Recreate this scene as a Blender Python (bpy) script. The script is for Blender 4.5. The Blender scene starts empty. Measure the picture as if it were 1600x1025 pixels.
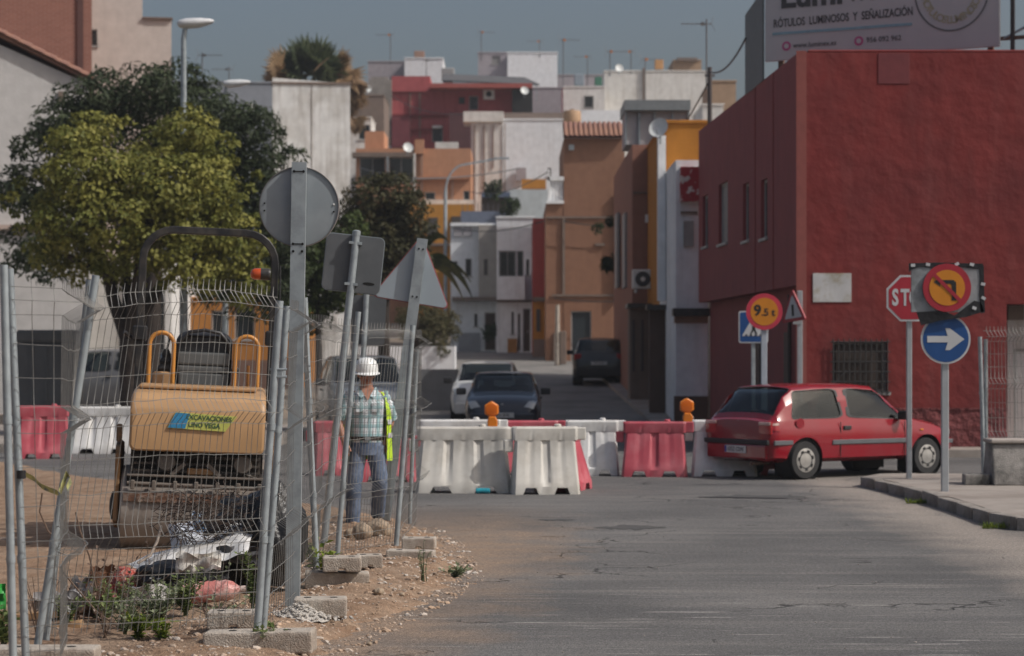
import bpy, bmesh, math, random
from mathutils import Vector, Matrix, noise
R = math.radians
random.seed(7)
scene = bpy.context.scene
COL = scene.collection
# ------------------------------------------------------------ camera
F, HE, YH = 3500.0, 1.8, 552.0       # focal length in photo pixels, eye height, horizon row of the 1600x1025 photo
cam = bpy.data.cameras.new('camera'); camo = bpy.data.objects.new('camera', cam); COL.objects.link(camo)
cam.sensor_fit = 'HORIZONTAL'; cam.sensor_width = 36.0; cam.lens = 36.0*F/1600.0
cam.shift_y = (YH-512.5)/1600.0
camo.location = (0, 0, HE); camo.rotation_euler = (R(90), 0, 0)
cam.clip_start = 0.5; cam.clip_end = 3000
cam.dof.use_dof = True; cam.dof.focus_distance = 16.0; cam.dof.aperture_fstop = 3.1
scene.camera = camo
# ------------------------------------------------------------ light
SUN = Vector((0.70, -0.24, 0.74)).normalized()
w = bpy.data.worlds.new('World'); scene.world = w; w.use_nodes = True
nt = w.node_tree; bg = nt.nodes['Background']
sky = nt.nodes.new('ShaderNodeTexSky'); sky.sky_type = 'NISHITA'; sky.sun_disc = False
sky.sun_elevation = math.asin(SUN.z); sky.sun_rotation = math.atan2(SUN.x, SUN.y)
sky.air_density = 1.0; sky.dust_density = 6.0; sky.ozone_density = 1.0; sky.altitude = 30
nt.links.new(sky.outputs[0], bg.inputs[0]); bg.inputs[1].default_value = 0.105
sl = bpy.data.lights.new('sun', 'SUN'); sl.energy = 3.5; sl.angle = R(0.53); sl.color = (1.0, 0.965, 0.92)
so = bpy.data.objects.new('sun', sl); COL.objects.link(so); so.location = (20, -8, 40)
so.rotation_euler = (-SUN).to_track_quat('-Z', 'Y').to_euler()
scene.view_settings.view_transform = 'Standard'; scene.view_settings.look = 'None'
scene.view_settings.exposure = -0.25; scene.view_settings.gamma = 1.0
scene.view_settings.use_curve_mapping = False
scene.render.engine = 'CYCLES'
scene.cycles.max_bounces = 5; scene.cycles.diffuse_bounces = 3; scene.cycles.transparent_max_bounces = 8
scene.cycles.use_denoising = True

def px(x, y, Y): return Vector(((x-800)*Y/F, Y, HE+(YH-y)*Y/F))
def gp(x, y, z=0.0):
    Y = F*(HE-z)/(y-YH); return Vector(((x-800)*Y/F, Y, z))
def X_(x, Y): return (x-800)*Y/F
def Z_(y, Y): return HE+(YH-y)*Y/F
BREAKS = [-20, 0, 10, 20, 30, 40, 46, 55, 60, 80, 100, 112, 140, 200, 260, 400, 1500]
def gz(Y):
    if Y < 55: return 0.0
    if Y < 100: return 0.04*(Y-55)
    if Y < 112: return 1.8+0.015*(Y-100)
    if Y < 260: return 1.98+0.11*(Y-112)
    return 1.98+0.11*148-0.02*(Y-260)

# ------------------------------------------------------------ materials
MATS = {}
def _n(t, ty, **kw):
    n = t.nodes.new(ty)
    for k, v in kw.items(): setattr(n, k, v)
    return n
def srgb(r, g, b):
    f = lambda c: ((c/255+0.055)/1.055)**2.4 if c > 10 else c/255/12.92
    return (f(r), f(g), f(b))
def mat(name, col, rough=0.6, metal=0.0, var=0.12, scale=6.0, bump=0.0, bscale=60.0, col2=None, c2scale=1.5, c2amt=(0.45, 0.62),
        streak=None, streak_amt=0.5, coat=0.0, spec=0.5, alpha=None, detail=4.0, trans=0.0):
    """procedural principled material: base colour, fine value noise, a second-colour blotch mask, vertical streak mask, bump"""
    if name in MATS: return MATS[name]
    m = bpy.data.materials.new(name); m.use_nodes = True; t = m.node_tree
    p = t.nodes['Principled BSDF']; p.inputs['Roughness'].default_value = rough; p.inputs['Metallic'].default_value = metal
    p.inputs['Coat Weight'].default_value = coat; p.inputs['Coat Roughness'].default_value = 0.06
    p.inputs['Specular IOR Level'].default_value = spec
    p.inputs['Transmission Weight'].default_value = trans
    co = _n(t, 'ShaderNodeTexCoord'); L = t.links.new
    nz = _n(t, 'ShaderNodeTexNoise'); nz.inputs['Scale'].default_value = scale; nz.inputs['Detail'].default_value = detail
    L(co.outputs['Object'], nz.inputs['Vector'])
    mr = _n(t, 'ShaderNodeMapRange'); mr.inputs['From Min'].default_value = 0.25; mr.inputs['From Max'].default_value = 0.75
    mr.inputs['To Min'].default_value = 1-var; mr.inputs['To Max'].default_value = 1+var
    L(nz.outputs['Fac'], mr.inputs['Value'])
    cur = None
    rgb = _n(t, 'ShaderNodeRGB'); rgb.outputs[0].default_value = (*col, 1); cur = rgb.outputs[0]
    def blend(mask, c):
        nonlocal cur
        mx = _n(t, 'ShaderNodeMix', data_type='RGBA'); L(mask, mx.inputs['Factor']); L(cur, mx.inputs[6]); mx.inputs[7].default_value = (*c, 1)
        cur = mx.outputs[2]
    if col2:
        n2 = _n(t, 'ShaderNodeTexNoise'); n2.inputs['Scale'].default_value = c2scale; n2.inputs['Detail'].default_value = 7; n2.inputs['Roughness'].default_value = 0.62
        L(co.outputs['Object'], n2.inputs['Vector'])
        r2 = _n(t, 'ShaderNodeMapRange'); r2.inputs['From Min'].default_value = c2amt[0]; r2.inputs['From Max'].default_value = c2amt[1]
        L(n2.outputs['Fac'], r2.inputs['Value']); blend(r2.outputs['Result'], col2)
    if streak:
        mp = _n(t, 'ShaderNodeMapping'); mp.inputs['Scale'].default_value = (1.6, 1.6, 0.16); L(co.outputs['Object'], mp.inputs['Vector'])
        n3 = _n(t, 'ShaderNodeTexNoise'); n3.inputs['Scale'].default_value = 2.2; n3.inputs['Detail'].default_value = 6; L(mp.outputs[0], n3.inputs['Vector'])
        r3 = _n(t, 'ShaderNodeMapRange'); r3.inputs['From Min'].default_value = 0.50; r3.inputs['From Max'].default_value = 0.78; r3.inputs['To Max'].default_value = streak_amt
        L(n3.outputs['Fac'], r3.inputs['Value']); blend(r3.outputs['Result'], streak)
    ml = _n(t, 'ShaderNodeVectorMath', operation='SCALE'); L(cur, ml.inputs[0]); L(mr.outputs['Result'], ml.inputs['Scale'])
    L(ml.outputs[0], p.inputs['Base Color'])
    if bump:
        nb = _n(t, 'ShaderNodeTexNoise'); nb.inputs['Scale'].default_value = bscale; nb.inputs['Detail'].default_value = 5; L(co.outputs['Object'], nb.inputs['Vector'])
        b = _n(t, 'ShaderNodeBump'); b.inputs['Strength'].default_value = bump; b.inputs['Distance'].default_value = 0.02
        L(nb.outputs['Fac'], b.inputs['Height']); L(b.outputs[0], p.inputs['Normal'])
    MATS[name] = m; return m
def plaster(name, col, streak=None, amt=0.5, col2=None, var=0.10, bump=0.35, bscale=18):
    return mat(name, col, rough=0.9, var=var, scale=3.0, bump=bump, bscale=bscale, col2=col2, c2scale=0.8, streak=streak, streak_amt=amt, spec=0.2)
def emission(name, col, s): return MATS[name]

# ------------------------------------------------------------ mesh builder
class MB:
    def __init__(s): s.v = []; s.f = []; s.M = Matrix.Identity(4)
    def at(s, M): s.M = M; return s
    def add(s, vs, fs):
        o = len(s.v); s.v += [s.M @ Vector(p) for p in vs]; s.f += [tuple(i+o for i in f) for f in fs]; return s
    def box(s, c, d, rz=0, rx=0, ry=0, taper=1.0):
        x, y, z = d[0]/2, d[1]/2, d[2]/2
        vs = [(-x,-y,-z),(x,-y,-z),(x,y,-z),(-x,y,-z),(-x*taper,-y*taper,z),(x*taper,-y*taper,z),(x*taper,y*taper,z),(-x*taper,y*taper,z)]
        m = Matrix.Translation(c) @ Matrix.Rotation(rz,4,'Z') @ Matrix.Rotation(ry,4,'Y') @ Matrix.Rotation(rx,4,'X')
        return s.add([m @ Vector(p) for p in vs], [(0,3,2,1),(4,5,6,7),(0,1,5,4),(1,2,6,5),(2,3,7,6),(3,0,4,7)])
    def bb(s, a, b):
        return s.box([(a[i]+b[i])/2 for i in range(3)], [abs(b[i]-a[i]) for i in range(3)])
    def tube(s, pts, r, n=8, caps=True, rs=None):
        pts = [Vector(p) for p in pts]; vs = []; fs = []; up = None
        for i, p in enumerate(pts):
            d = (pts[min(i+1,len(pts)-1)]-pts[max(i-1,0)])
            d = d.normalized() if d.length > 1e-9 else Vector((0,0,1))
            if up is None:
                up = Vector((0,0,1)) if abs(d.z) < 0.9 else Vector((1,0,0))
            a = d.cross(up); a = a.normalized() if a.length > 1e-6 else d.orthogonal().normalized()
            b = a.cross(d).normalized(); up = b
            rr = rs[i] if rs else r
            for k in range(n):
                t = 2*math.pi*(k+.5)/n; vs.append(p+a*math.cos(t)*rr+b*math.sin(t)*rr)
        for i in range(len(pts)-1):
            for k in range(n):
                fs.append((i*n+k, (i+1)*n+k, (i+1)*n+(k+1)%n, i*n+(k+1)%n))
        if caps: fs += [tuple(range(n)), tuple((len(pts)-1)*n+k for k in reversed(range(n)))]
        return s.add(vs, fs)
    def lathe(s, prof, n=24, axis='Z', M=None):
        vs = []; fs = []
        for r, h in prof:
            for k in range(n):
                t = 2*math.pi*k/n; p = Vector((r*math.cos(t), r*math.sin(t), h))
                if axis == 'X': p = Vector((p.z, p.x, p.y))
                if axis == 'Y': p = Vector((p.x, p.z, p.y))
                vs.append(M @ p if M else p)
        for i in range(len(prof)-1):
            for k in range(n): fs.append((i*n+k, i*n+(k+1)%n, (i+1)*n+(k+1)%n, (i+1)*n+k))
        fs += [tuple(reversed(range(n))), tuple((len(prof)-1)*n+k for k in range(n))]
        return s.add(vs, fs)
    def prism(s, poly, a, b, plane='XZ'):
        """poly in a plane, extruded between a and b along the third axis"""
        n = len(poly)
        def P(u, v, d): return (u, d, v) if plane == 'XZ' else ((u, v, d) if plane == 'XY' else (d, u, v))
        vs = [P(u,v,a) for u,v in poly]+[P(u,v,b) for u,v in poly]
        fs = [tuple(range(n)), tuple(reversed(range(n,2*n)))]+[(i, i+n, (i+1)%n+n, (i+1)%n) for i in range(n)]
        return s.add(vs, fs)
    def loft(s, rings, cap=True):
        n = len(rings[0]); vs = [p for r in rings for p in r]; fs = []
        for i in range(len(rings)-1):
            for k in range(n): fs.append((i*n+k, (i+1)*n+k, (i+1)*n+(k+1)%n, i*n+(k+1)%n))
        if cap: fs += [tuple(range(n)), tuple((len(rings)-1)*n+k for k in reversed(range(n)))]
        return s.add(vs, fs)
    def grid(s, fn, nu, nv):
        vs = [fn(i/nu, j/nv) for j in range(nv+1) for i in range(nu+1)]
        fs = [(j*(nu+1)+i, j*(nu+1)+i+1, (j+1)*(nu+1)+i+1, (j+1)*(nu+1)+i) for j in range(nv) for i in range(nu)]
        return s.add(vs, fs)
    def build(s, name, m, parent=None, smooth=None, bevel=0, seg=1, fix=True, sub=0):
        me = bpy.data.meshes.new(name); me.from_pydata([tuple(p) for p in s.v], [], s.f)
        if fix or bevel or sub:
            bm = bmesh.new(); bm.from_mesh(me)
            if fix: bmesh.ops.recalc_face_normals(bm, faces=bm.faces)
            if bevel:
                es = [e for e in bm.edges if len(e.link_faces) == 2 and e.calc_face_angle(0) > 0.5]
                bmesh.ops.bevel(bm, geom=es, offset=bevel, segments=seg, affect='EDGES', profile=0.6, clamp_overlap=True)
            bm.to_mesh(me); bm.free()
        me.materials.append(m)
        if smooth is not None:
            me.polygons.foreach_set('use_smooth', [True]*len(me.polygons)); me.set_sharp_from_angle(angle=R(smooth))
        o = bpy.data.objects.new(name, me); COL.objects.link(o)
        if parent: o.parent = parent
        return o
def tag(o, label, cat, group=None):
    o['label'] = label; o['category'] = cat
    if group: o['group'] = group
    return o
def thing(name, label, cat, loc=(0,0,0), rz=0, group=None, rot=None):
    o = bpy.data.objects.new(name, None); COL.objects.link(o); o.location = loc
    o.rotation_euler = rot if rot else (0,0,rz); o.empty_display_size = 0.1
    return tag(o, label, cat, group)
def struct(o): o['kind'] = 'structure'; return o
def stuff(o): o['kind'] = 'stuff'; return o
def dup(root, loc, rz=0, label=None):
    r = root.copy(); COL.objects.link(r); r.location = loc; r.rotation_euler = (0,0,rz)
    if label: r['label'] = label
    for ch in list(root.children):
        c = ch.copy(); COL.objects.link(c); c.parent = r
        for g in list(ch.children):
            d = g.copy(); COL.objects.link(d); d.parent = c
    return r
def text(name, body, size, m, parent, M, bold=0.0, sx=1.0, ext=0.002, align='CENTER'):
    cu = bpy.data.curves.new(name, 'FONT'); cu.body = body; cu.size = size; cu.align_x = align; cu.align_y = 'CENTER'
    cu.offset = bold; cu.extrude = ext; cu.resolution_u = 3
    o = bpy.data.objects.new(name, cu); COL.objects.link(o)
    dg = bpy.context.evaluated_depsgraph_get()
    me = bpy.data.meshes.new_from_object(o.evaluated_get(dg)); bpy.data.objects.remove(o); bpy.data.curves.remove(cu)
    me.transform(M @ Matrix.Diagonal((sx,1,1,1))); me.materials.clear(); me.materials.append(m); me.name = name
    o = bpy.data.objects.new(name, me); COL.objects.link(o); o.parent = parent
    return o
FACE = Matrix(((1,0,0,0),(0,0,-1,0),(0,1,0,0),(0,0,0,1)))   # XY plane -> XZ plane, facing -Y

# base palette
M_ = dict(
 galv = mat('galvanised_steel', (0.34,0.38,0.40), 0.45, 0.35, var=0.12, scale=9, col2=(0.26,0.29,0.31), c2scale=5, bump=0.05),
 wire = mat('fence_wire', (0.22,0.217,0.207), 0.5, 0.4, var=0.2, scale=20),
 rust = mat('rusty_steel', (0.13,0.065,0.04), 0.85, 0.2, var=0.35, scale=30, bump=0.5, bscale=120, col2=(0.20,0.15,0.12), c2scale=14),
 black = mat('black_paint', (0.018,0.018,0.02), 0.35, 0, var=0.2, scale=8, col2=(0.05,0.045,0.04), c2scale=6),
 rubber = mat('black_rubber', (0.018,0.018,0.019), 0.8, 0, var=0.2, bump=0.2),
 dark = mat('dark_interior', (0.012,0.012,0.013), 0.8),
 conc = mat('concrete', (0.42,0.375,0.325), 0.92, 0, var=0.16, scale=25, bump=0.6, bscale=90, col2=(0.31,0.26,0.215), c2scale=5),
 concd = mat('stained_concrete', (0.25,0.235,0.22), 0.92, 0, var=0.2, scale=14, bump=0.5, bscale=60, col2=(0.06,0.06,0.055), c2scale=2.2),
 glass = mat('window_glass', (0.02,0.025,0.028), 0.07, 0, var=0.1, spec=0.7),
 carglass = mat('car_glass', (0.012,0.017,0.018), 0.05, 0, var=0.2, scale=2, spec=0.2),
 white = mat('white_paint', (0.72,0.72,0.70), 0.5, 0, var=0.06),
 red = mat('sign_red', (0.31,0.014,0.028), 0.45, 0, var=0.10),
 yel = mat('sign_yellow', (0.52,0.19,0.008), 0.45, 0, var=0.08),
 blue = mat('sign_blue', (0.008,0.058,0.20), 0.4, 0, var=0.10),
 ink = mat('sign_black', (0.01,0.01,0.01), 0.5),
 signwhite = mat('sign_white', (0.46,0.47,0.485), 0.45, 0, var=0.08, scale=4),
 signback = mat('sign_back_grey', (0.27,0.30,0.32), 0.5, 0.1, var=0.10, scale=2.5, col2=(0.23,0.26,0.28), c2scale=3, bump=0.06, bscale=200),
)
# ------------------------------------------------------------ ground, road, dirt, pavement
def strip(name, x0, x1, ys, dz, m, nx=1):
    mb = MB(); ys = sorted(set(ys))
    n = nx+1
    vs = [(x0+(x1-x0)*i/nx, y, gz(y)+dz) for y in ys for i in range(n)]
    fs = [(j*n+i, j*n+i+1, (j+1)*n+i+1, (j+1)*n+i) for j in range(len(ys)-1) for i in range(nx)]
    mb.add(vs, fs); return struct(mb.build(name, m))
m_ground = mat('dry_ground', (0.24,0.19,0.145), 0.95, 0, var=0.2, scale=2, bump=0.4, bscale=20, col2=(0.17,0.15,0.13), c2scale=0.3)
strip('ground', -700, 700, BREAKS, -0.03, m_ground)
def asphalt():
    m = bpy.data.materials.new('asphalt'); m.use_nodes = True; t = m.node_tree; L = t.links.new
    p = t.nodes['Principled BSDF']; p.inputs['Roughness'].default_value = 0.86; p.inputs['Specular IOR Level'].default_value = 0.3
    g = _n(t,'ShaderNodeNewGeometry'); pos = g.outputs['Position']
    def noise_(sc, de=5, ro=0.55, vec=None, dist=0):
        n = _n(t,'ShaderNodeTexNoise'); n.inputs['Scale'].default_value = sc; n.inputs['Detail'].default_value = de; n.inputs['Roughness'].default_value = ro
        n.inputs['Distortion'].default_value = dist; L(vec or pos, n.inputs['Vector']); return n.outputs['Fac']
    def mr(v, a, b, c=0, d=1):
        r = _n(t,'ShaderNodeMapRange'); r.inputs['From Min'].default_value=a; r.inputs['From Max'].default_value=b; r.inputs['To Min'].default_value=c; r.inputs['To Max'].default_value=d
        L(v, r.inputs['Value']); return r.outputs['Result']
    def mix(f, a, b):
        x = _n(t,'ShaderNodeMix', data_type='RGBA'); L(f, x.inputs['Factor'])
        for k, v in ((6,a),(7,b)):
            if isinstance(v, tuple): x.inputs[k].default_value = (*v,1)
            else: L(v, x.inputs[k])
        return x.outputs[2]
    def math_(op, a, b):
        n = _n(t,'ShaderNodeMath', operation=op)
        for k, v in ((0,a),(1,b)):
            if isinstance(v,(int,float)): n.inputs[k].default_value = v
            else: L(v, n.inputs[k])
        return n.outputs[0]
    # aggregate speckle
    v = _n(t,'ShaderNodeTexVoronoi'); v.inputs['Scale'].default_value = 95; L(pos, v.inputs['Vector'])
    speck = math_('MULTIPLY', mr(noise_(85, 3, 0.8), 0.34, 0.66, 0.35, 1.75), mr(noise_(30, 5, 0.8), 0.32, 0.68, 0.50, 1.55))
    c = mix(mr(noise_(0.35, 4), 0.38, 0.65), (0.088,0.086,0.085), (0.145,0.140,0.135))
    # worn tracks: long streaks across the view
    mp = _n(t,'ShaderNodeMapping'); mp.inputs['Scale'].default_value = (0.28, 2.6, 1); mp.inputs['Rotation'].default_value = (0,0,R(8)); L(pos, mp.inputs['Vector'])
    st = noise_(1.0, 6, 0.6, mp.outputs[0])
    c = mix(mr(st, 0.50, 0.72, 0, 0.55), c, (0.085,0.083,0.085))
    c = mix(mr(st, 0.46, 0.28, 0, 0.5), c, (0.22,0.205,0.19))
    # thin pale scratches in the near field
    mp2 = _n(t,'ShaderNodeMapping'); mp2.inputs['Scale'].default_value = (0.55, 9, 1); mp2.inputs['Rotation'].default_value = (0,0,R(-28)); L(pos, mp2.inputs['Vector'])
    sc_ = mr(noise_(1.6, 3, 0.5, mp2.outputs[0]), 0.625, 0.68, 0, 0.8)
    sx = _n(t,'ShaderNodeSeparateXYZ'); L(pos, sx.inputs[0])
    near = mr(sx.outputs['Y'], 19, 15)
    c = mix(math_('MULTIPLY', sc_, near), c, (0.36,0.34,0.32))
    # cracks
    vc = _n(t,'ShaderNodeTexVoronoi', feature='DISTANCE_TO_EDGE'); vc.inputs['Scale'].default_value = 0.42
    wv = _n(t,'ShaderNodeVectorMath', operation='ADD'); L(pos, wv.inputs[0])
    nn = _n(t,'ShaderNodeTexNoise'); nn.inputs['Scale'].default_value = 1.3; nn.inputs['Detail'].default_value = 6; L(pos, nn.inputs['Vector'])
    sc2 = _n(t,'ShaderNodeVectorMath', operation='SCALE'); sc2.inputs['Scale'].default_value = 2.2; L(nn.outputs['Color'], sc2.inputs[0]); L(sc2.outputs[0], wv.inputs[1]); L(wv.outputs[0], vc.inputs['Vector'])
    ck = math_('MULTIPLY', mr(vc.outputs['Distance'], 0.014, 0.004), mr(noise_(0.7, 2), 0.48, 0.58))
    c = mix(math_('MULTIPLY', ck, 0.85), c, (0.025,0.024,0.024))
    # sandy dust carried on to the road beside the site, thinning to the right
    y = sx.outputs['Y']; x = sx.outputs['X']
    edge = math_('ADD', math_('MULTIPLY', mr(y, 13, 21, 0, 1), 1.0), -1.35)
    d = math_('SUBTRACT', x, edge)
    dust = mr(math_('ADD', d, math_('MULTIPLY', noise_(1.1, 6, 0.65), -2.2)), -0.9, 0.1, 1, 0)
    dust = math_('MULTIPLY', dust, mr(y, 27, 21))
    dust = math_('MULTIPLY', dust, mr(noise_(3.0, 6, 0.7), 0.3, 0.6, 0.45, 0.95))
    c = mix(dust, c, (0.26,0.185,0.13))
    # pale dust beside the kerb of the island
    kd = mr(math_('ADD', math_('ABSOLUTE', math_('SUBTRACT', x, 4.6), 0), math_('MULTIPLY', noise_(1.5,5), -1.2)), -0.5, 0.35, 0.75, 0)
    kd = math_('MULTIPLY', kd, mr(y, 34, 31))
    c = mix(kd, c, (0.30,0.26,0.225))
    s = _n(t,'ShaderNodeVectorMath', operation='SCALE'); L(c, s.inputs[0]); L(speck, s.inputs['Scale']); L(s.outputs[0], p.inputs['Base Color'])
    b = _n(t,'ShaderNodeBump'); b.inputs['Strength'].default_value = 0.7; b.inputs['Distance'].default_value = 0.012
    L(math_('ADD', math_('ADD', noise_(70,4,0.7), math_('MULTIPLY', st, 1.4)), math_('MULTIPLY', ck, -1.5)), b.inputs['Height']); L(b.outputs[0], p.inputs['Normal'])
    return m
M_['asphalt'] = asphalt()
strip('road', -60, 60, [y for y in BREAKS if y <= 40]+[44, 46], 0.0, M_['asphalt'])
# the street climbing away from the junction (bends with the houses)
mb = MB(); ys = [46, 52, 60, 70, 80, 90, 100, 108]
lft = [-9.5, -4.2, -3.9, -3.9, -3.8, -4.2, -6.5, -12]; rgt = [3.9, 3.55, 3.4, 3.4, 3.3, 3.0, 2.4, 1.5]
mb.add([p for y, a, b in zip(ys, lft, rgt) for p in ((a,y,gz(y)+0.0),(b,y,gz(y)+0.0))], [(2*i,2*i+1,2*i+3,2*i+2) for i in range(len(ys)-1)])
struct(mb.build('street', mat('street_asphalt', (0.20,0.19,0.178), 0.9, var=0.15, scale=3, bump=0.3, bscale=40, col2=(0.13,0.125,0.12), c2scale=0.5)))
# building-side pavement beyond the junction
m_pave = mat('pavement_concrete', (0.30,0.265,0.235), 0.9, var=0.12, scale=5, bump=0.35, bscale=45, col2=(0.235,0.20,0.175), c2scale=1.2)
def pavement(name, poly, h=0.13):
    mb = MB(); n = len(poly)
    top = [(x,y,gz(y)+h) for x,y in poly]; bot = [(x,y,gz(y)-0.2) for x,y in poly]
    mb.add(top+bot, [tuple(range(n))]+[(i,(i+1)%n,(i+1)%n+n,i+n) for i in range(n)])
    return struct(mb.build(name, m_pave))
pavement('pavement', [(4.35,38.7),(30,38.7),(30,42),(5.3,42),(4.55,54.5),(3.85,54.5),(3.9,46)])
pavement('pavement', [(3.45,54.5),(4.6,54.5),(3.6,80),(3.3,100),(2.6,100),(3.05,80)], 0.10)
# kerbed island on the right
isl = [gp(1345,760), gp(1388,770), gp(1440,785), gp(1495,803), gp(1545,821)]
pts = [(p.x, p.y) for p in isl]
poly = [(pts[0][0]+0.35, pts[0][1]+0.75)]+pts+[(5.12, 22.75),(5.5, 22.45),(7.5, 22.2),(16, 22.0),(16, 31.2),(5.6, 31.3)]
mb = MB()
def inset(poly, d):
    out = []; n = len(poly)
    for i in range(n):
        a, b, c = Vector(poly[i-1]), Vector(poly[i]), Vector(poly[(i+1)%n])
        e1, e2 = (b-a).normalized(), (c-b).normalized(); nn = Vector((-e1.y, e1.x))+Vector((-e2.y, e2.x)); nn.normalize(); out.append(tuple(b+nn*d))
    return out
pin = inset(poly, 0.14)
isurf = MB(); isurf.add([(x,y,0.128) for x,y in pin], [tuple(range(len(pin)))])
island = struct(isurf.build('pavement', m_pave))
m_kerb = mat('kerb_stone', (0.27,0.245,0.22), 0.92, var=0.2, scale=18, bump=0.7, bscale=50, col2=(0.17,0.145,0.125), c2scale=4)
def kerbs(poly, parent, closed=True):
    n = len(poly)
    for i in range(n if closed else n-1):
        a, b = Vector(poly[i]), Vector(poly[(i+1)%n]); L = (b-a).length
        if L > 6 and i > 6: continue
        k = max(1, round(L/0.85)); d = (b-a).normalized(); nn = Vector((-d.y, d.x))
        for j in range(k):
            c = a+d*(L*(j+.5)/k)+nn*0.07; h = 0.135+random.uniform(-.012,.008)
            q = MB(); q.box((0,0,0), (L/k-0.012, 0.15, 0.30)); o = q.build('kerb_stone', m_kerb, parent, bevel=0.018, seg=2)
            o.location = (c.x, c.y, h-0.15); o.rotation_euler = (random.uniform(-.02,.02), random.uniform(-.015,.015), math.atan2(d.y,d.x)+random.uniform(-.02,.02))
kerbs(poly, island)
# sandy site ground: a rough height field whose edge spills over the road
def edge_x(y):
    tb = [(8,-1.15),(13.3,-1.15),(14.7,-0.92),(16.3,-0.62),(17.85,-0.42),(19.2,-0.50),(21.1,-0.66),(22.8,-0.92),(25,-1.5),(28,-3.2),(32,-6),(38,-9),(46,-12)]
    for (a,xa),(b,xb) in zip(tb, tb[1:]):
        if y <= b: return xa+(xb-xa)*(y-a)/(b-a)
    return -12
def dirt_z(x, y):
    d = edge_x(y)+0.16*noise.noise((x*0.9, y*0.9, 3))+0.12*noise.noise((x*5,y*5,1))-x
    if d < 0: return -0.04+max(d,-0.3)*0.1
    ridge = 0.06*math.exp(-((d-0.65)/0.5)**2)
    z = min(d*0.20, 0.045)+ridge-0.02
    z += 0.022*noise.noise((x*2.2,y*2.2,7))+0.016*noise.noise((x*8,y*8,2))+0.012*noise.noise((x*22,y*22,4))
    return z
def dmat():
    return mat('sandy_dirt', (0.30,0.215,0.153), 0.97, 0, var=0.22, scale=14, bump=0.9, bscale=55, col2=(0.215,0.137,0.090), c2scale=2.6, c2amt=(0.40,0.66), spec=0.1, detail=7)
def dfn(x0, x1, y0, y1):
    return lambda u, v: (x0+(x1-x0)*u, y0+(y1-y0)*v, dirt_z(x0+(x1-x0)*u, y0+(y1-y0)*v))
mb = MB(); mb.grid(dfn(-4.5, 0.4, 9, 24), 150, 330)
dirt = struct(mb.build('dirt_ground', dmat(), smooth=60, fix=False))
def dfar(u, v):
    y = 9+37*v; xr = -4.5 if y < 24 else min(-0.5, edge_x(y)+1.0)
    x = -30+(xr+30)*u; return (x, y, (dirt_z(x,y) if y > 24 or x > -4.6 else 0.02+0.03*noise.noise((x*.7,y*.7,7)))-0.003)
mb = MB(); mb.grid(dfar, 80, 120); struct(mb.build('dirt_ground', MATS['sandy_dirt'], smooth=60, fix=False))
# worn dark patches and seams laid in the asphalt
m_patch = mat('bitumen_patch', (0.070,0.068,0.067), 0.9, var=0.3, scale=20, bump=0.5, bscale=60)
rp = random.Random(3)
for (xa,xb,y0,th) in ((930,1040,824,5),(1090,1260,776,4),(840,900,812,2)):
    top = []; bot = []
    for i in range(15):
        x = xa+(xb-xa)*i/14; w_ = math.sin(math.pi*(i+.4)/14.8)
        top.append(gp(x, y0-th*w_*rp.uniform(.3,1), 0.004)); bot.append(gp(x, y0+th*w_*rp.uniform(.3,1), 0.004))
    q = MB(); q.add([v for pr in zip(top,bot) for v in pr], [(2*i,2*i+1,2*i+3,2*i+2) for i in range(14)]); struct(q.build('road_patch', m_patch, fix=False))
# ------------------------------------------------------------ building helpers
def holed(mb, u0, u1, v0, v1, holes, reveal):
    us = sorted({u0,u1,*[min(max(h[i],u0),u1) for h in holes for i in (0,1)]}); vs = sorted({v0,v1,*[min(max(h[i],v0),v1) for h in holes for i in (2,3)]})
    for a, b in zip(us, us[1:]):
        for c, d in zip(vs, vs[1:]):
            um, vm = (a+b)/2, (c+d)/2
            if not any(h[0] < um < h[1] and h[2] < vm < h[3] for h in holes):
                mb.add([(a,0,c),(b,0,c),(b,0,d),(a,0,d)], [(0,1,2,3)])
    for a, b, c, d in [h[:4] for h in holes]:
        mb.add([(a,0,c),(b,0,c),(b,0,d),(a,0,d),(a,reveal,c),(b,reveal,c),(b,reveal,d),(a,reveal,d)],
               [(0,4,5,1),(1,5,6,2),(2,6,7,3),(3,7,4,0),(4,7,6,5)])
m_frame = mat('window_frame', (0.35,0.34,0.33), 0.5)
m_bars = mat('window_bars', (0.03,0.028,0.027), 0.6)
m_shut = mat('roller_shutter', (0.30,0.29,0.28), 0.6, streak=(0.2,0.18,0.17))
m_shutd = mat('dark_shutter', (0.07,0.06,0.055), 0.6)
m_doorb = mat('dark_door', (0.02,0.028,0.033), 0.5)
m_doorbr = mat('brown_door', (0.05,0.028,0.018), 0.5)
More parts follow.
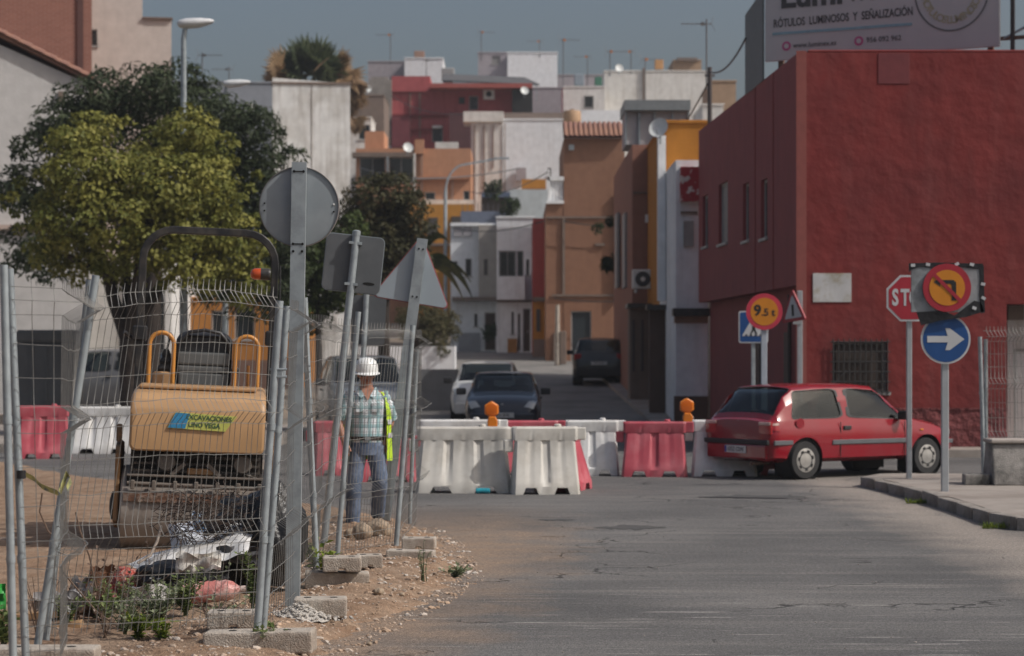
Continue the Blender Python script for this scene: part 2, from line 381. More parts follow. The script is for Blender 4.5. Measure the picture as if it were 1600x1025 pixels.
def window(root, M, r, kind='glass', reveal=0.14, fm=None, dm=None):
    a, b, c, d = r; w, h = b-a, d-c; fw = min(0.05, w*0.12); y0, y1 = reveal-0.07, reveal-0.02
    q = MB().at(M)
    q.bb((a,y0,c),(b,y1,c+fw)); q.bb((a,y0,d-fw),(b,y1,d)); q.bb((a,y0,c+fw),(a+fw,y1,d-fw)); q.bb((b-fw,y0,c+fw),(b,y1,d-fw))
    if kind in ('glass','bars') and w > 0.7: q.bb(((a+b)/2-0.02,y0,c+fw),((a+b)/2+0.02,y1,d-fw))
    if kind in ('door','doorb','garage'):
        o = q.build('door', fm or m_frame, root); p = MB().at(M); p.bb((a+fw,y1-0.025,c+fw),(b-fw,y1-0.008,d-fw)); p.build('leaf', dm or (m_doorb if kind != 'doorb' else m_doorbr), o)
        k = MB().at(M); k.box((b-fw-0.09,y1-0.04,c+h*0.47),(0.03,0.05,0.12)); k.build('handle', M_['galv'], o)
        if kind == 'garage':
            for i in range(1, 8): MB().at(M).bb((a+fw,y1-0.034,c+h*i/8-0.012),(b-fw,y1-0.0255,c+h*i/8+0.012)).build('slat', m_shutd, o)
        return o
    o = q.build('window', fm or m_frame, root)
    if kind == 'shut':
        n = max(5, int((h-2*fw)/0.07)); q = MB().at(M)
        for i in range(n):
            z = c+fw+(h-2*fw)*(i+.5)/n; q.box(((a+b)/2,y1-0.02,z),(w-2*fw,0.012,(h-2*fw)/n*0.92), rx=0.12)
        q.build('shutter', dm or m_shut, o)
    else:
        MB().at(M).bb((a+fw,y1-0.03,c+fw),(b-fw,y1-0.022,d-fw)).build('pane', M_['glass'], o)
    MB().at(M).bb((a-0.06,-0.05,c-0.06),(b+0.06,0.02,c-0.002)).build('sill', m_frame, o)
    if kind == 'bars':
        q = MB().at(M); n = max(3, int(w/0.12))
        for i in range(n+1): q.tube([(a+w*i/n,-0.05,c-0.02),(a+w*i/n,-0.05,d+0.02)], 0.009, 5)
        for k in range(4): z = c+h*(k+.5)/4; q.tube([(a-0.02,-0.05,z),(b+0.02,-0.05,z)], 0.009, 5)
        for z in (c,d): q.box((a,-0.02,z),(0.03,0.08,0.03)); q.box((b,-0.02,z),(0.03,0.08,0.03))
        q.build('bars', m_bars, o)
    return o
def house(name, label, cat, x0, x1, ytop, D, depth, m, wins=(), coping=True, mtop=None, base=None, plinth=None, group=None, rz=0, roof=None, ybot=None, face=False):
    """a block whose front faces the camera side; all window rectangles in photo pixels at the plane Y = D"""
    X0, X1, zt = X_(x0,D), X_(x1,D), Z_(ytop,D); g = gz(D) if base is None else base
    cx = (X0+X1)/2
    if face: rz = math.atan2(-cx, D)     # the block stands square to the street curve, turned a little to the right
    root = thing(name, label, cat, (cx, D, g), rz, group)
    a, b, h = X0-cx, X1-cx, zt-g; lo = -0.4 if ybot is None else Z_(ybot,D)-g
    hs = []
    for (wx0,wx1,wy0,wy1,kind) in wins:
        hs.append((X_(wx0,D)-cx, X_(wx1,D)-cx, Z_(wy1,D)-g, Z_(wy0,D)-g, kind))
    mb = MB(); holed(mb, a, b, lo, h, hs, 0.14)
    mb.add([(a,0,lo),(b,0,lo),(b,0,h),(a,0,h),(a,depth,lo),(b,depth,lo),(b,depth,h),(a,depth,h)], [(1,5,6,2),(5,4,7,6),(4,0,3,7),(3,2,6,7),(0,4,5,1)])
    mb.build('wall', m, root, fix=False)
    I = Matrix.Identity(4)
    for q in hs: window(root, I, q[:4], q[4])
    if coping:
        MB().bb((a-0.04,-0.05,h),(b+0.04,depth+0.04,h+0.09)).build('coping', mtop or m, root, bevel=0.015)
    if plinth:
        MB().bb((a-0.015,-0.03,lo),(b+0.015,0.0,plinth[0])).build('plinth', plinth[1], root)
    return root
def block(root, x0, x1, y0, y1, D, depth, m, name, dy=0):
    """an extra volume of a house, given in pixels at plane D, added as a part in the house's local frame"""
    o = root.location
    q = MB().bb((X_(x0,D)-o.x, D-o.y+dy, Z_(y1,D)-o.z), (X_(x1,D)-o.x, D-o.y+dy+depth, Z_(y0,D)-o.z))
    return q.build(name, m, root)

# ------------------------------------------------------------ the red corner building
m_red = mat('red_render', (0.185,0.028,0.026), 0.85, 0, var=0.10, scale=1.6, col2=(0.145,0.026,0.026), c2scale=0.55, c2amt=(0.46,0.68), bump=1.0, bscale=2.6, spec=0.25, streak=(0.20,0.056,0.052), streak_amt=0.5)
for n_ in m_red.node_tree.nodes:
    if n_.type == 'BUMP': n_.inputs['Distance'].default_value = 0.04
m_redside = mat('red_render_smooth', (0.27,0.050,0.050), 0.8, 0, var=0.10, scale=2, bump=0.2, bscale=12, streak=(0.20,0.038,0.040), streak_amt=0.6)
m_redst = mat('red_rough_plinth', (0.15,0.036,0.037), 0.9, 0, var=0.18, scale=6, bump=1.0, bscale=9)
for n_ in m_redst.node_tree.nodes:
    if n_.type == 'BUMP': n_.inputs['Distance'].default_value = 0.09
DR = 40.0; cX = X_(1245,DR); cE = 12.0; gxe = X_(1573,DR)
rb = thing('corner_building', 'two-storey dark red rendered corner building carrying the advertising hoarding on its roof', 'building', (cX, DR, 0))
zt = Z_(82,DR); jet = 3.02
fx = Vector((4.5, 54, 0))-Vector((cX, DR, 0)); fl = fx.length
q = MB()
win = (X_(1301,DR)-cX, X_(1386,DR)-cX, Z_(612,DR), Z_(534,DR))
holed(q, 0.0, gxe-cX, -0.2, Z_(475,DR), [win], 0.22)
q.add([(0,0,Z_(475,DR)),(cE-cX,0,Z_(475,DR)),(cE-cX,0,zt),(0,0,zt)], [(0,1,2,3)])
q.add([(gxe-cX,0,Z_(475,DR)),(cE-cX,0,Z_(475,DR)),(cE-cX,9,Z_(475,DR)),(gxe-cX,9,Z_(475,DR))], [(0,1,2,3)])
q.add([(gxe-cX,0,-0.2),(gxe-cX,9,-0.2),(gxe-cX,9,Z_(475,DR)),(gxe-cX,0,Z_(475,DR))], [(0,1,2,3)])
q.add([(0,0,zt-0.35),(cE-cX,0,zt-0.35),(cE-cX,14,zt-0.35),(fx.x,14,zt-0.35)], [(0,1,2,3)])
q.build('front_wall', m_red, rb, fix=False)
for (a0,a1,b0,b1) in ((0,cE-cX,-0.004,0.22),):
    MB().bb((0.2,0.0,zt),(a1,b1,zt+0.05)).build('coping', m_red, rb, bevel=0.015)
MB().bb((-0.01,-0.016,-0.2),(0.17,0.0,zt+0.03)).build('corner_pilaster', mat('red_pilaster', (0.23,0.062,0.052), 0.85, var=0.1, bump=0.3), rb)
MB().bb((X_(1372,DR)-cX,-0.012,Z_(131,DR)),(X_(1421,DR)-cX,-0.001,Z_(83,DR))).build('painted_patch', mat('red_patch', (0.15,0.028,0.032), 0.85, bump=0.3, bscale=4), rb, bevel=0.004)
# rough plinth with lumps
def pl(u, v):
    x = 0.19+(gxe-cX-0.19)*u; z = -0.15+(Z_(640,DR)+0.15)*v
    return (x, -0.035-0.03*noise.noise((x*3.1,z*3.1,0))-0.02*noise.noise((x*8,z*8,5)), z)
MB().grid(pl, 120, 26).build('plinth', m_redst, rb, smooth=80, fix=False)
MB().bb((0.19,-0.05,Z_(640,DR)),(gxe-cX,0.0,Z_(640,DR)+0.03)).build('plinth_ledge', m_redst, rb)
o = window(rb, Matrix.Identity(4), win, 'glass', 0.2)
MB().bb((win[0]+.06,0.06,win[2]+.06),(win[1]-.06,0.08,win[3]-.06)).build('mesh_screen', mat('dusty_screen', (0.045,0.032,0.026), 0.9, var=0.35, scale=4), o)
q = MB()
for i in range(11): x = win[0]+(win[1]-win[0])*i/10; q.tube([(x,-0.06,win[2]-.05),(x,-0.06,win[3]+.05)], 0.012, 6)
for i in range(6): z = win[2]+(win[3]-win[2])*i/5; q.tube([(win[0]-.05,-0.06,z),(win[1]+.05,-0.06,z)], 0.012, 6)
q.build('bars', m_bars, o)
# long side wall on the side street, upper storey jettied out
MS = Matrix.Rotation(math.atan2(-fx.x, fx.y), 4, 'Z') @ Matrix(((0,1,0,0),(-1,0,0,0),(0,0,1,0),(0,0,0,1)))
# local u runs back along the side (u=0 at the corner); u -> -x' so that the face looks to the left
MS = Matrix(((fx.x/fl, -fx.y/fl*-1, 0, 0),(fx.y/fl, -fx.x/fl, 0, 0),(0,0,1,0),(0,0,0,1)))
def s_at(xp):   # distance along the side wall at photo column xp
    lo, hi = 0.0, fl
    for _ in range(40):
        m = (lo+hi)/2; P = Vector((cX,DR,0))+fx*(m/fl); xx = 800+P.x*F/P.y
        if xx > xp: lo = m
        else: hi = m
    return lo
def sz(xp, y): P = Vector((cX,DR,0))+fx*(s_at(xp)/fl); return Z_(y, P.y)
swins = []
for (xa, xb, ya, yb, kd) in ((1123,1137,285,380,'shut'),(1161,1170,286,376,'glass'),(1189,1199,280,372,'glass'),(1098,1106,305,385,'glass')):
    u1, u0 = s_at(xa), s_at(xb); xm = (xa+xb)/2; swins.append((u0,u1,sz(xm,yb),sz(xm,ya),kd))
q = MB().at(MS); holed(q, 0, fl, jet, zt-0.02, swins, 0.14)
q.add([(0,0,jet),(fl,0,jet),(fl,0.30,jet),(0,0.30,jet)], [(0,1,2,3)])
q.add([(fl,0,jet),(fl,4,jet),(fl,4,zt),(fl,0,zt)], [(0,1,2,3)])
dws = [(s_at(1148), s_at(1160), 0.1, 2.2, 'x')]
u0, u1 = s_at(1222), s_at(1212)
holed(q, 0, fl, -0.2, jet, [], 0.1) if False else None
q.add([(0,0.28,-0.2),(fl,0.28,-0.2),(fl,0.28,jet),(0,0.28,jet)], [(0,1,2,3)])
q.add([(fl,0.28,-0.2),(fl,4,-0.2),(fl,4,jet),(fl,0.28,jet)], [(0,1,2,3)])
q.build('side_wall', m_redside, rb, fix=False)
for s_ in swins: window(rb, MS, s_[:4], s_[4])
for u in (s_at(1180), s_at(1208)):
    MB().at(MS).bb((u-0.06,-0.018,jet-0.01),(u+0.06,-0.001,zt-.03)).build('pilaster', m_redside, rb, bevel=0.01)
for (ua, ub) in ((s_at(1170), s_at(1163)), (s_at(1213), s_at(1207))):
    MB().at(MS).bb((ua,0.22,0.1),(max(ub,ua+0.5),0.279,2.2)).build('door', mat('dark_red_door',(0.035,0.012,0.013),0.6), rb)
MB().at(MS).tube([(s_at(1217),0.2,0.0),(s_at(1217),0.2,2.9)], 0.04, 8).build('drain_pipe', mat('dark_pipe',(0.03,0.02,0.02),0.5), rb)
# small weathered board on the front wall
bd = tag(MB().bb((X_(1270,DR),DR-0.016,Z_(472,DR)),(X_(1330,DR),DR-0.002,Z_(427,DR))).build('notice_board', mat('weathered_white_board', (0.50,0.50,0.50), 0.6, var=0.15, scale=3, col2=(0.34,0.30,0.22), c2scale=2.5, c2amt=(0.45,0.6), streak=(0.22,0.19,0.13), streak_amt=.8), None, bevel=0.003),
    'blank weathered white board screwed to the red wall above the barred window', 'board')
# ------------------------------------------------------------ advertising hoarding
pL, pR = px(1195, 96, 43.6), px(1562, 73, 41.4)
ang = math.atan2(pR.y-pL.y, pR.x-pL.x); W = (Vector((pR.x,pR.y))-Vector((pL.x,pL.y))).length
hb = thing('advertising_hoarding', 'pale printed advertising hoarding on the roof of the red corner building', 'billboard', (pL.x, pL.y, zt-0.35), ang)
zb = (pL.z+pR.z)/2-(zt-0.35); HB = 2.6
m_banner = mat('banner_vinyl', (0.43,0.43,0.455), 0.5, var=0.05, scale=2, bump=0.3, bscale=1.2)
MB().bb((0,0,zb),(W,0.06,zb+HB)).build('panel', m_banner, hb, bevel=0.01)
for x in (0.3, W*0.35, W*0.68, W-0.2): MB().bb((x-.05,0.07,0.0),(x+.05,0.17,zb+HB)).build('upright', M_['rust'], hb)
for z in (zb+0.12, zb+1.3): MB().bb((0.05,0.075,z),(W+0.9,0.125,z+0.07)).build('rail', M_['rust'], hb)
for k in range(3):
    x = W+0.22+0.28*k; MB().bb((x-.035,0.05,-0.1),(x+.035,0.12,zb+HB)).build('upright', mat('dark_frame',(0.05,0.04,0.04),0.6,0.3), hb)
MB().tube([(W+0.05,0.09,zb+0.15),(W+0.9,0.09,zb+0.55)],0.025,6).build('brace', M_['galv'], hb)
# side return of the hoarding (grey sheet running back on the left)
dv_ = Vector((X_(1164,46.2)-pL.x, 46.2-pL.y)); e1 = (dv_.x*math.cos(ang)+dv_.y*math.sin(ang), -dv_.x*math.sin(ang)+dv_.y*math.cos(ang))
MB().add([(-0.02,0.02,zb-.35),(e1[0],e1[1],zb-.35),(e1[0],e1[1],zb+HB-1.3),(-0.02,0.02,zb+HB-1.15)], [(0,1,2,3)]).add([(-0.06,0.05,zb-.35),(e1[0]+.04,e1[1],zb-.35),(e1[0]+.04,e1[1],zb+HB-1.3),(-0.06,0.05,zb+HB-1.15)], [(3,2,1,0)]).build('side_panel', mat('grey_sheet',(0.12,0.13,0.135),0.6), hb, fix=False)
def hpt(xp, yp):   # photo pixel on the hoarding plane -> local (u, z)
    d = Vector(((xp-800)/F, 1.0, (YH-yp)/F)); n = Vector((-math.sin(ang), math.cos(ang), 0)); t = n.dot(Vector((pL.x,pL.y,0)))/n.dot(d)
    P = d*t; return ((P.x-pL.x)*math.cos(ang)+(P.y-pL.y)*math.sin(ang), P.z+HE-(zt-0.35))
m_txt = mat('print_black', (0.05,0.05,0.055), 0.5); m_cy = mat('print_blue', (0.20,0.34,0.42), 0.5); m_mag = mat('print_magenta', (0.42,0.05,0.20), 0.5); m_grey = mat('print_grey', (0.12,0.12,0.13), 0.5)
def ht(body, xc, yc, size, m, bold=0, sx=1, name='lettering', align='CENTER', rot=0):
    u, z = hpt(xc, yc); return text(name, body, size, m, hb, Matrix.Translation((u,-0.006,z)) @ FACE @ Matrix.Rotation(rot,4,'Z'), bold, sx, align=align)
ht('RÓTULOS  LUMINOSOS  Y  SEÑALIZACIÓN', 1316, 28, 0.22, m_txt, 0.004, 0.66, rot=R(1.0))
ht('Lumi', 1268, -7, 0.62, m_txt, 0.022, 1.05); ht('nex', 1362, -14, 0.55, m_grey, 0.0, 1.05)
ht('www.luminex.es', 1273, 69, 0.14, m_txt, 0.001, 0.95); ht('956 092 962', 1381, 61, 0.14, m_txt, 0.001, 0.98)
a, b = hpt(1207, 53), hpt(1425, 38)
MB().bb((a[0],-0.012,(a[1]+b[1])/2-0.025),(b[0],-0.002,(a[1]+b[1])/2+0.025)).build('blue_rule', m_cy, hb)
for xp, yp in ((1229,72),(1342,64)):
    u, z = hpt(xp, yp); MB().lathe([(0.09,-0.002),(0.09,-0.008)], 20, 'Y', Matrix.Translation((u,0,z))).build('contact_icon', m_mag, hb)
    MB().lathe([(0.05,-0.009),(0.05,-0.012)], 16, 'Y', Matrix.Translation((u,0,z))).build('icon_mark', m_banner, hb)
u, z = hpt(1487, -14); rr = 0.72
q = MB(); N = 64
q.add([((u+rr*k*math.cos(2*math.pi*i/N)), -0.008, z+rr*1.05*k*math.sin(2*math.pi*i/N)) for i in range(N) for k in (1.0,0.955)], [(2*i,2*i+1,(2*i+3)%(2*N),(2*i+2)%(2*N)) for i in range(N)])
q.build('ring', m_grey, hb, fix=False)
m_olive = mat('print_olive', (0.36,0.34,0.24), 0.5)
for k, ch in enumerate('ROTULOSLUMINOSOS'):
    t = math.pi*(1.05+0.9*(k+.5)/16); text('ring_letter', ch, 0.2, m_olive, hb, Matrix.Translation((u+rr*0.72*math.cos(t),-0.006,z+rr*0.75*math.sin(t))) @ FACE @ Matrix.Rotation(t+math.pi/2,4,'Z'), 0.004)
# ------------------------------------------------------------ neighbour seen right of the red building
wr = house('white_gate_house', 'white rendered wall with a pale metal door at the right edge', 'house', 1574, 1740, 470, 40.9, 4, plaster('white_wall_r', (0.62,0.60,0.58), (0.4,0.36,0.3)), wins=[(1584,1640,545,700,'doorb')], coping=False)
for c in wr.children:
    if c.name.startswith('door'):
        for g_ in c.children:
            if g_.name.startswith('leaf'): g_.data.materials[0] = mat('pale_door', (0.66,0.65,0.64), 0.6, streak=(0.5,0.47,0.42))
block(wr, 1575, 1600, 478, 500, 40.8, 0.09, mat('dark_gap',(0.2,0.17,0.14),0.8), 'lintel')

# ------------------------------------------------------------ right-hand houses along the street
brownA = plaster('brown_render', (0.25,0.135,0.088), (0.20,0.105,0.07), 0.5)
salmon = plaster('salmon_render', (0.30,0.15,0.11), (0.22,0.11,0.085), 0.5)
ochre = plaster('ochre_render', (0.42,0.175,0.03), (0.33,0.13,0.025), 0.5)
whiteA = plaster('white_render', (0.77,0.785,0.80), (0.45,0.43,0.40), 0.45)
whiteB = plaster('white_limewash', (0.70,0.685,0.655), (0.42,0.385,0.34), 0.6, col2=(0.62,0.6,0.565))
stonebr = plaster('brown_stone', (0.11,0.07,0.055), bump=0.6)
greybr = plaster('grey_brown_render', (0.20,0.155,0.13), (0.14,0.11,0.095), 0.5)
h1 = house('white_town_house', 'narrow white town house wedged against the far end of the red building', 'house', 1056, 1106, 250, 54.6, 6, whiteA, coping=False)
block(h1, 1050, 1112, 482, 494, 54.6, 0.5, M_['black'], 'canopy', dy=-0.35)
block(h1, 1054, 1106, 494, 505, 54.6, 0.3, mat('tan_tile',(0.32,0.2,0.14),0.7), 'lintel_band', dy=-0.04)
block(h1, 1054, 1106, 619, 665, 54.6, 0.3, stonebr, 'plinth', dy=-0.05)
block(h1, 1062, 1093, 262, 316, 54.6, 0.35, mat('red_flag_awning',(0.34,0.02,0.03),0.7,col2=(0.6,0.55,0.52),c2scale=1.6,c2amt=(0.48,0.5)), 'awning', dy=-0.3)
h2 = house('ochre_house', 'tall ochre yellow house rising behind the narrow white one', 'house', 1039, 1118, 193, 58.5, 8, ochre, coping=True)
block(h2, 1028, 1040, 212, 470, 58.0, 0.4, whiteA, 'white_pilaster', dy=-0.1)
block(h2, 1015, 1058, 484, 660, 58.35, 0.3, stonebr, 'ground_floor_front', dy=-0.05); block(h2, 1010, 1060, 476, 484, 58.2, 0.5, M_['black'], 'canopy', dy=-0.2)
block(h2, 1040, 1047, 300, 400, 58.3, 0.1, m_shutd, 'side_shutter', dy=0.1)
h3 = house('salmon_house', 'salmon brown house with an air conditioner and a glazed grey roof room', 'house', 988, 1052, 226, 66, 12, salmon, coping=False)
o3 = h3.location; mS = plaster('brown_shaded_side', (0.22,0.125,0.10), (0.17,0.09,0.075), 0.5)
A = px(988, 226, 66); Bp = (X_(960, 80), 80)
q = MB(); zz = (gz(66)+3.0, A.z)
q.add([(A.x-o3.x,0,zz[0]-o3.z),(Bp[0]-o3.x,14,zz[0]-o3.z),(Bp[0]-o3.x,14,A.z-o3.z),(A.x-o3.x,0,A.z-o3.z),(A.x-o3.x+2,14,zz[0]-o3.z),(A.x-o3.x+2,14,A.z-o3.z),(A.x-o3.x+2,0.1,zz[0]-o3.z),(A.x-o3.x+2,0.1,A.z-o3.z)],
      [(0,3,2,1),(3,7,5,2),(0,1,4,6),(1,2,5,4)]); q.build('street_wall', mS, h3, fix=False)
for (xa, xb) in ((963,971),(975,985)):
    Yc = 70 if xa > 970 else 74
    MB().bb((X_(xa,Yc)-o3.x-0.03,Yc-o3.y-1.0,Z_(450,Yc)-o3.z),(X_(xa,Yc)-o3.x+0.06,Yc-o3.y+0.6,Z_(335,Yc)-o3.z)).build('shutter', m_shut, h3)
# ground floor pieces
block(h3, 984, 1016, 478, 650, 64.2, 1.2, greybr, 'porch_wall'); block(h3, 1016, 1056, 482, 650, 64.6, 0.6, stonebr, 'porch_front')
block(h3, 981, 1058, 474, 481, 63.9, 1.6, M_['black'], 'porch_slab'); block(h3, 988, 992, 500, 580, 64.15, 0.1, m_shutd, 'shutter'); block(h3, 1002, 1006, 500, 580, 64.15, 0.1, m_shutd, 'shutter')
# air conditioner, its own thing
pa = px(1011, 436, 64.6); ac = thing('air_conditioner', 'white air conditioner unit fixed to the salmon brown house wall', 'air conditioner', (pa.x, pa.y, pa.z-0.28))
MB().bb((-0.42,0,0),(0.42,0.34,0.56)).build('case', M_['white'], ac, bevel=0.02)
MB().lathe([(0.22,-0.02),(0.22,0.0),(0.20,0.0)], 24, 'Y', Matrix.Translation((-0.12,0,0.28))).build('fan_grille', mat('ac_grille',(0.06,0.06,0.065),0.6), ac)
MB().lathe([(0.07,-0.03),(0.07,-0.021)], 16, 'Y', Matrix.Translation((-0.12,0,0.28))).build('fan_hub', M_['white'], ac)
for x in (-0.3,0.3): MB().bb((x-.02,0.0,-0.10),(x+.02,0.9,-0.002)).build('bracket', M_['galv'], ac)
# glazed roof room
block(h3, 976, 1079, 156, 172, 70, 3.0, mat('grey_metal_roof',(0.22,0.24,0.25),0.5,0.3), 'roof_room_roof'); block(h3, 978, 1076, 172.5, 226, 70.3, 2.4, plaster('lilac_panels',(0.40,0.37,0.38)), 'roof_room')
for x in (977, 998, 1022, 1050, 1075): block(h3, x, x+2.5, 172.5, 226, 70.2, 0.1, M_['galv'], 'mullion')
# satellite dish on the pilaster
def dish(label, xp, yp, D, rpx, tilt=0.3, rz=0.3, m=None):
    p = px(xp, yp, D); r = rpx*D/F
    t = thing('satellite_dish', label, 'satellite dish', (p.x, p.y, p.z-r*1.5), rz)
    Mx = Matrix.Translation((0,-r*0.25,r*1.5)) @ Matrix.Rotation(-tilt,4,'X')
    MB().lathe([(0.001,0.0),(r*0.5,-r*0.05),(r*0.85,-r*0.17),(r,-r*0.25),(r*0.98,-r*0.22),(r*0.5,-r*0.02),(0.001,0.03)], 24, 'Y', Mx).build('reflector', m or mat('dish_white',(0.62,0.64,0.63),0.5), t, smooth=50)
    MB().tube([(0,0,0),(0,0,r*1.5),(0,-r*0.2,r*1.5)], r*0.06+0.01, 6).build('bracket', M_['galv'], t)
    MB().tube([(0,-r*.3,r*.6),(0,-r*1.0,r*1.3)], 0.012, 5).build('feed_arm', M_['galv'], t)
    return t
dish('large white satellite dish on the pilaster of the ochre house', 1032, 201, 57.6, 16, rz=-0.5)
# the tall brown house closing the right side
h5 = house('brown_house', 'tall brown rendered house with a clay tile eave and a dark door', 'house', 881, 976, 216, 92, 9, brownA, wins=[(892,924,486,575,'door')], coping=False)
q = block(h5, 853, 881.2, 318, 575, 92, 8, brownA, 'side_wing', dy=0.02)
block(h5, 853, 976, 338, 341, 91.93, 0.07, greybr, 'string_course'); block(h5, 862, 976, 460, 463, 91.92, 0.08, greybr, 'string_course')
block(h5, 879, 883, 341, 460, 91.93, 0.06, greybr, 'drain_pipe')
# clay tiles of the eave: each a half barrel
oh = h5.location; tw = 0.205; x0t = X_(880,92); n_t = int((X_(974,92)-x0t)/tw)
tm = mat('clay_tile', (0.30,0.155,0.10), 0.85, var=0.3, scale=1.2, bump=0.3, col2=(0.20,0.10,0.075), c2scale=1.1)
tile = MB(); N = 6
tile.add([(0.10*math.cos(math.pi*i/N)*k2, yy, 0.10*math.sin(math.pi*i/N)*k2+zz_) for (yy,zz_,k2) in ((-0.35,0.0,1),(1.4,0.75,0.92)) for i in range(N+1)], [(i,i+1,i+N+2,i+N+1) for i in range(N)])
tile.add([(0.08*math.cos(math.pi*i/N), yy, 0.08*math.sin(math.pi*i/N)+zz_) for (yy,zz_) in ((-0.35,0.0),(1.4,0.75)) for i in range(N+1)], [(i,i+N+1,i+N+2,i+1) for i in range(N)])
t0 = tile.build('roof_tile', tm, h5, smooth=40, fix=False)
MB().add([(X_(880,92)-oh.x,-0.3,Z_(217,92)-oh.z),(X_(976,92)-oh.x,-0.3,Z_(217,92)-oh.z),(X_(976,92)-oh.x,1.6,Z_(217,92)-oh.z+0.8),(X_(880,92)-oh.x,1.6,Z_(217,92)-oh.z+0.8)],[(0,1,2,3)]).build('roof', tm, h5, fix=False)
for i in range(n_t):
    o = t0 if i == 0 else t0.copy()
    if i: COL.objects.link(o)
    o.location = (x0t-oh.x+tw*(i+.5), random.uniform(-.03,.03), Z_(217,92)-oh.z+0.03)
# balustrade terrace of the side wing
for k in range(5):
    x = X_(860+4.6*k,92)-oh.x; MB().lathe([(0.05,0),(0.09,0.25),(0.05,0.5),(0.07,0.75),(0.05,1.0)],10,'Z',Matrix.Translation((x,0.15,Z_(313,92)-oh.z))).build('baluster', whiteA, h5, smooth=40)
block(h5, 856, 881, 276, 282, 92.0, 0.3, whiteA, 'handrail'); block(h5, 854, 881, 313, 318, 91.9, 0.5, whiteA, 'terrace_edge'); block(h5, 856, 859, 264, 313, 92, 0.3, whiteA, 'newel')
# red and orange narrow house
h6 = house('red_orange_house', 'narrow house with red upper floor and orange ground floor beside the brown house', 'house', 833, 866, 341, 96, 7, plaster('dark_pink_render',(0.34,0.065,0.06)), coping=False)
block(h6, 832.5, 866, 470, 560, 95.95, 0.04, plaster('orange_render',(0.45,0.19,0.04)), 'ground_floor'); block(h6, 832, 867, 464, 471, 95.7, 0.3, greybr, 'floor_band')
block(h6, 833, 866, 530, 562, 95.9, 0.04, plaster('pinkish_dado',(0.24,0.17,0.145)), 'dado')
block(h6, 838, 844, 483, 518, 95.9, 0.05, m_shutd, 'window'); block(h6, 856, 862, 494, 556, 95.85, 0.05, m_doorb, 'door')
# white terrace houses at the bend
h7 = house('white_terrace_house', 'white two-storey house with an enclosed barred balcony and tall narrow windows', 'house', 776, 834, 341, 102, 8, whiteA,
      wins=[(780,806,392,432,'bars'),(808,818,392,432,'glass'),(822,827,405,430,'glass'),(799,803,487,522,'glass'),(809,813,490,548,'doorb'),(817,829,482,550,'doorb')], coping=True)
block(h7, 776, 836, 469, 472, 101.8, 0.2, greybr, 'floor_band'); block(h7, 793, 808, 529, 553, 101.85, 0.12, plaster('ochre_dado',(0.38,0.19,0.07)), 'dado')
block(h7, 777, 820, 432, 468, 101.3, 0.7, whiteA, 'balcony_front')
h8 = house('grey_white_house', 'pale grey white house with a grey-beige bay and a potted plant at its door', 'house', 704, 777, 352, 106, 8, plaster('bluish_white_render',(0.72,0.745,0.77),(0.45,0.44,0.43),0.4),
      wins=[(709,715,408,428,'glass'),(727,737,404,432,'glass'),(741,746,490,510,'glass'),(757,775,488,548,'doorb'),(781-3,787-8,492,524,'glass')][:4], coping=True)
block(h8, 748, 777, 352, 465, 105.4, 0.6, plaster('taupe_render',(0.36,0.33,0.30)), 'bay'); block(h8, 756, 762, 405, 430, 105.37, 0.05, m_shutd, 'window')
block(h8, 706, 777, 464, 470, 105.2, 0.8, greybr, 'floor_band'); block(h8, 716, 750, 520, 556, 105.9, 0.08, plaster('grey_dado',(0.30,0.31,0.33)), 'dado')
for x in (709, 724): block(h8, x, x+13, 354, 369, 105.9, 0.08, plaster('screen_block',(0.36,0.35,0.37)), 'terrace_screen')
block(h8, 704, 748, 348, 353, 105.8, 0.3, whiteA, 'terrace_rail')
# ------------------------------------------------------------ hillside houses behind
m_or = plaster('apricot_render', (0.46,0.24,0.145), (0.40,0.18,0.09), 0.5)
m_yel = plaster('mustard_render', (0.48,0.225,0.045), (0.4,0.18,0.035), 0.5)
m_crim = plaster('crimson_render', (0.40,0.10,0.105), (0.25,0.05,0.05), 0.6)
m_conbl = plaster('bare_cement', (0.30,0.275,0.255), (0.10,0.09,0.085), 0.9, col2=(0.24,0.22,0.2))
m_lilac = plaster('lilac_grey_render', (0.36,0.33,0.35), (0.28,0.25,0.27), 0.4)
m_wht = plaster('bright_white_render', (0.78,0.79,0.81), (0.6,0.58,0.56), 0.3)
m_slate = plaster('dark_roof_sheet', (0.10,0.10,0.105), var=0.2)
a1 = house('apricot_house', 'apricot orange house with an open dark roof loggia above the tree', 'house', 556, 736, 232, 126, 10, m_or,
      wins=[(562,602,246,284,'glass'),(608,646,246,284,'glass'),(664,680,300,312,'glass'),(724,734,298,314,'glass')], coping=False)
block(a1, 550, 648, 238, 245, 125.5, 1.0, greybr, 'loggia_lintel'); block(a1, 650, 740, 312, 319, 125.4, 0.7, whiteB, 'floor_slab')
block(a1, 570, 600, 205, 232.5, 127.5, 4, m_or, 'roof_stub'); block(a1, 648, 662, 218, 240, 125.7, 0.5, m_or, 'chimney')
block(a1, 604, 607, 245, 290, 125.3, 0.2, M_['galv'], 'loggia_post'); block(a1, 646, 649, 240, 300, 125.3, 0.2, whiteB, 'loggia_post')
a2 = house('mustard_house', 'mustard yellow house front below the apricot one', 'house', 640, 740, 319, 124.2, 1.2, m_yel, coping=False)
a3 = house('white_block_house', 'big plain white block with a stepped parapet in the middle of the hillside', 'house', 736, 893, 188, 132, 9, plaster('cool_white_render',(0.74,0.765,0.79),(0.5,0.5,0.5),0.4), wins=[(855,861,262,276,'glass')], coping=True)
block(a3, 724, 787, 174, 190, 131.7, 3, whiteB, 'parapet_tank'); block(a3, 737, 786, 190, 330, 131.9, 0.1, whiteB, 'parapet_face')
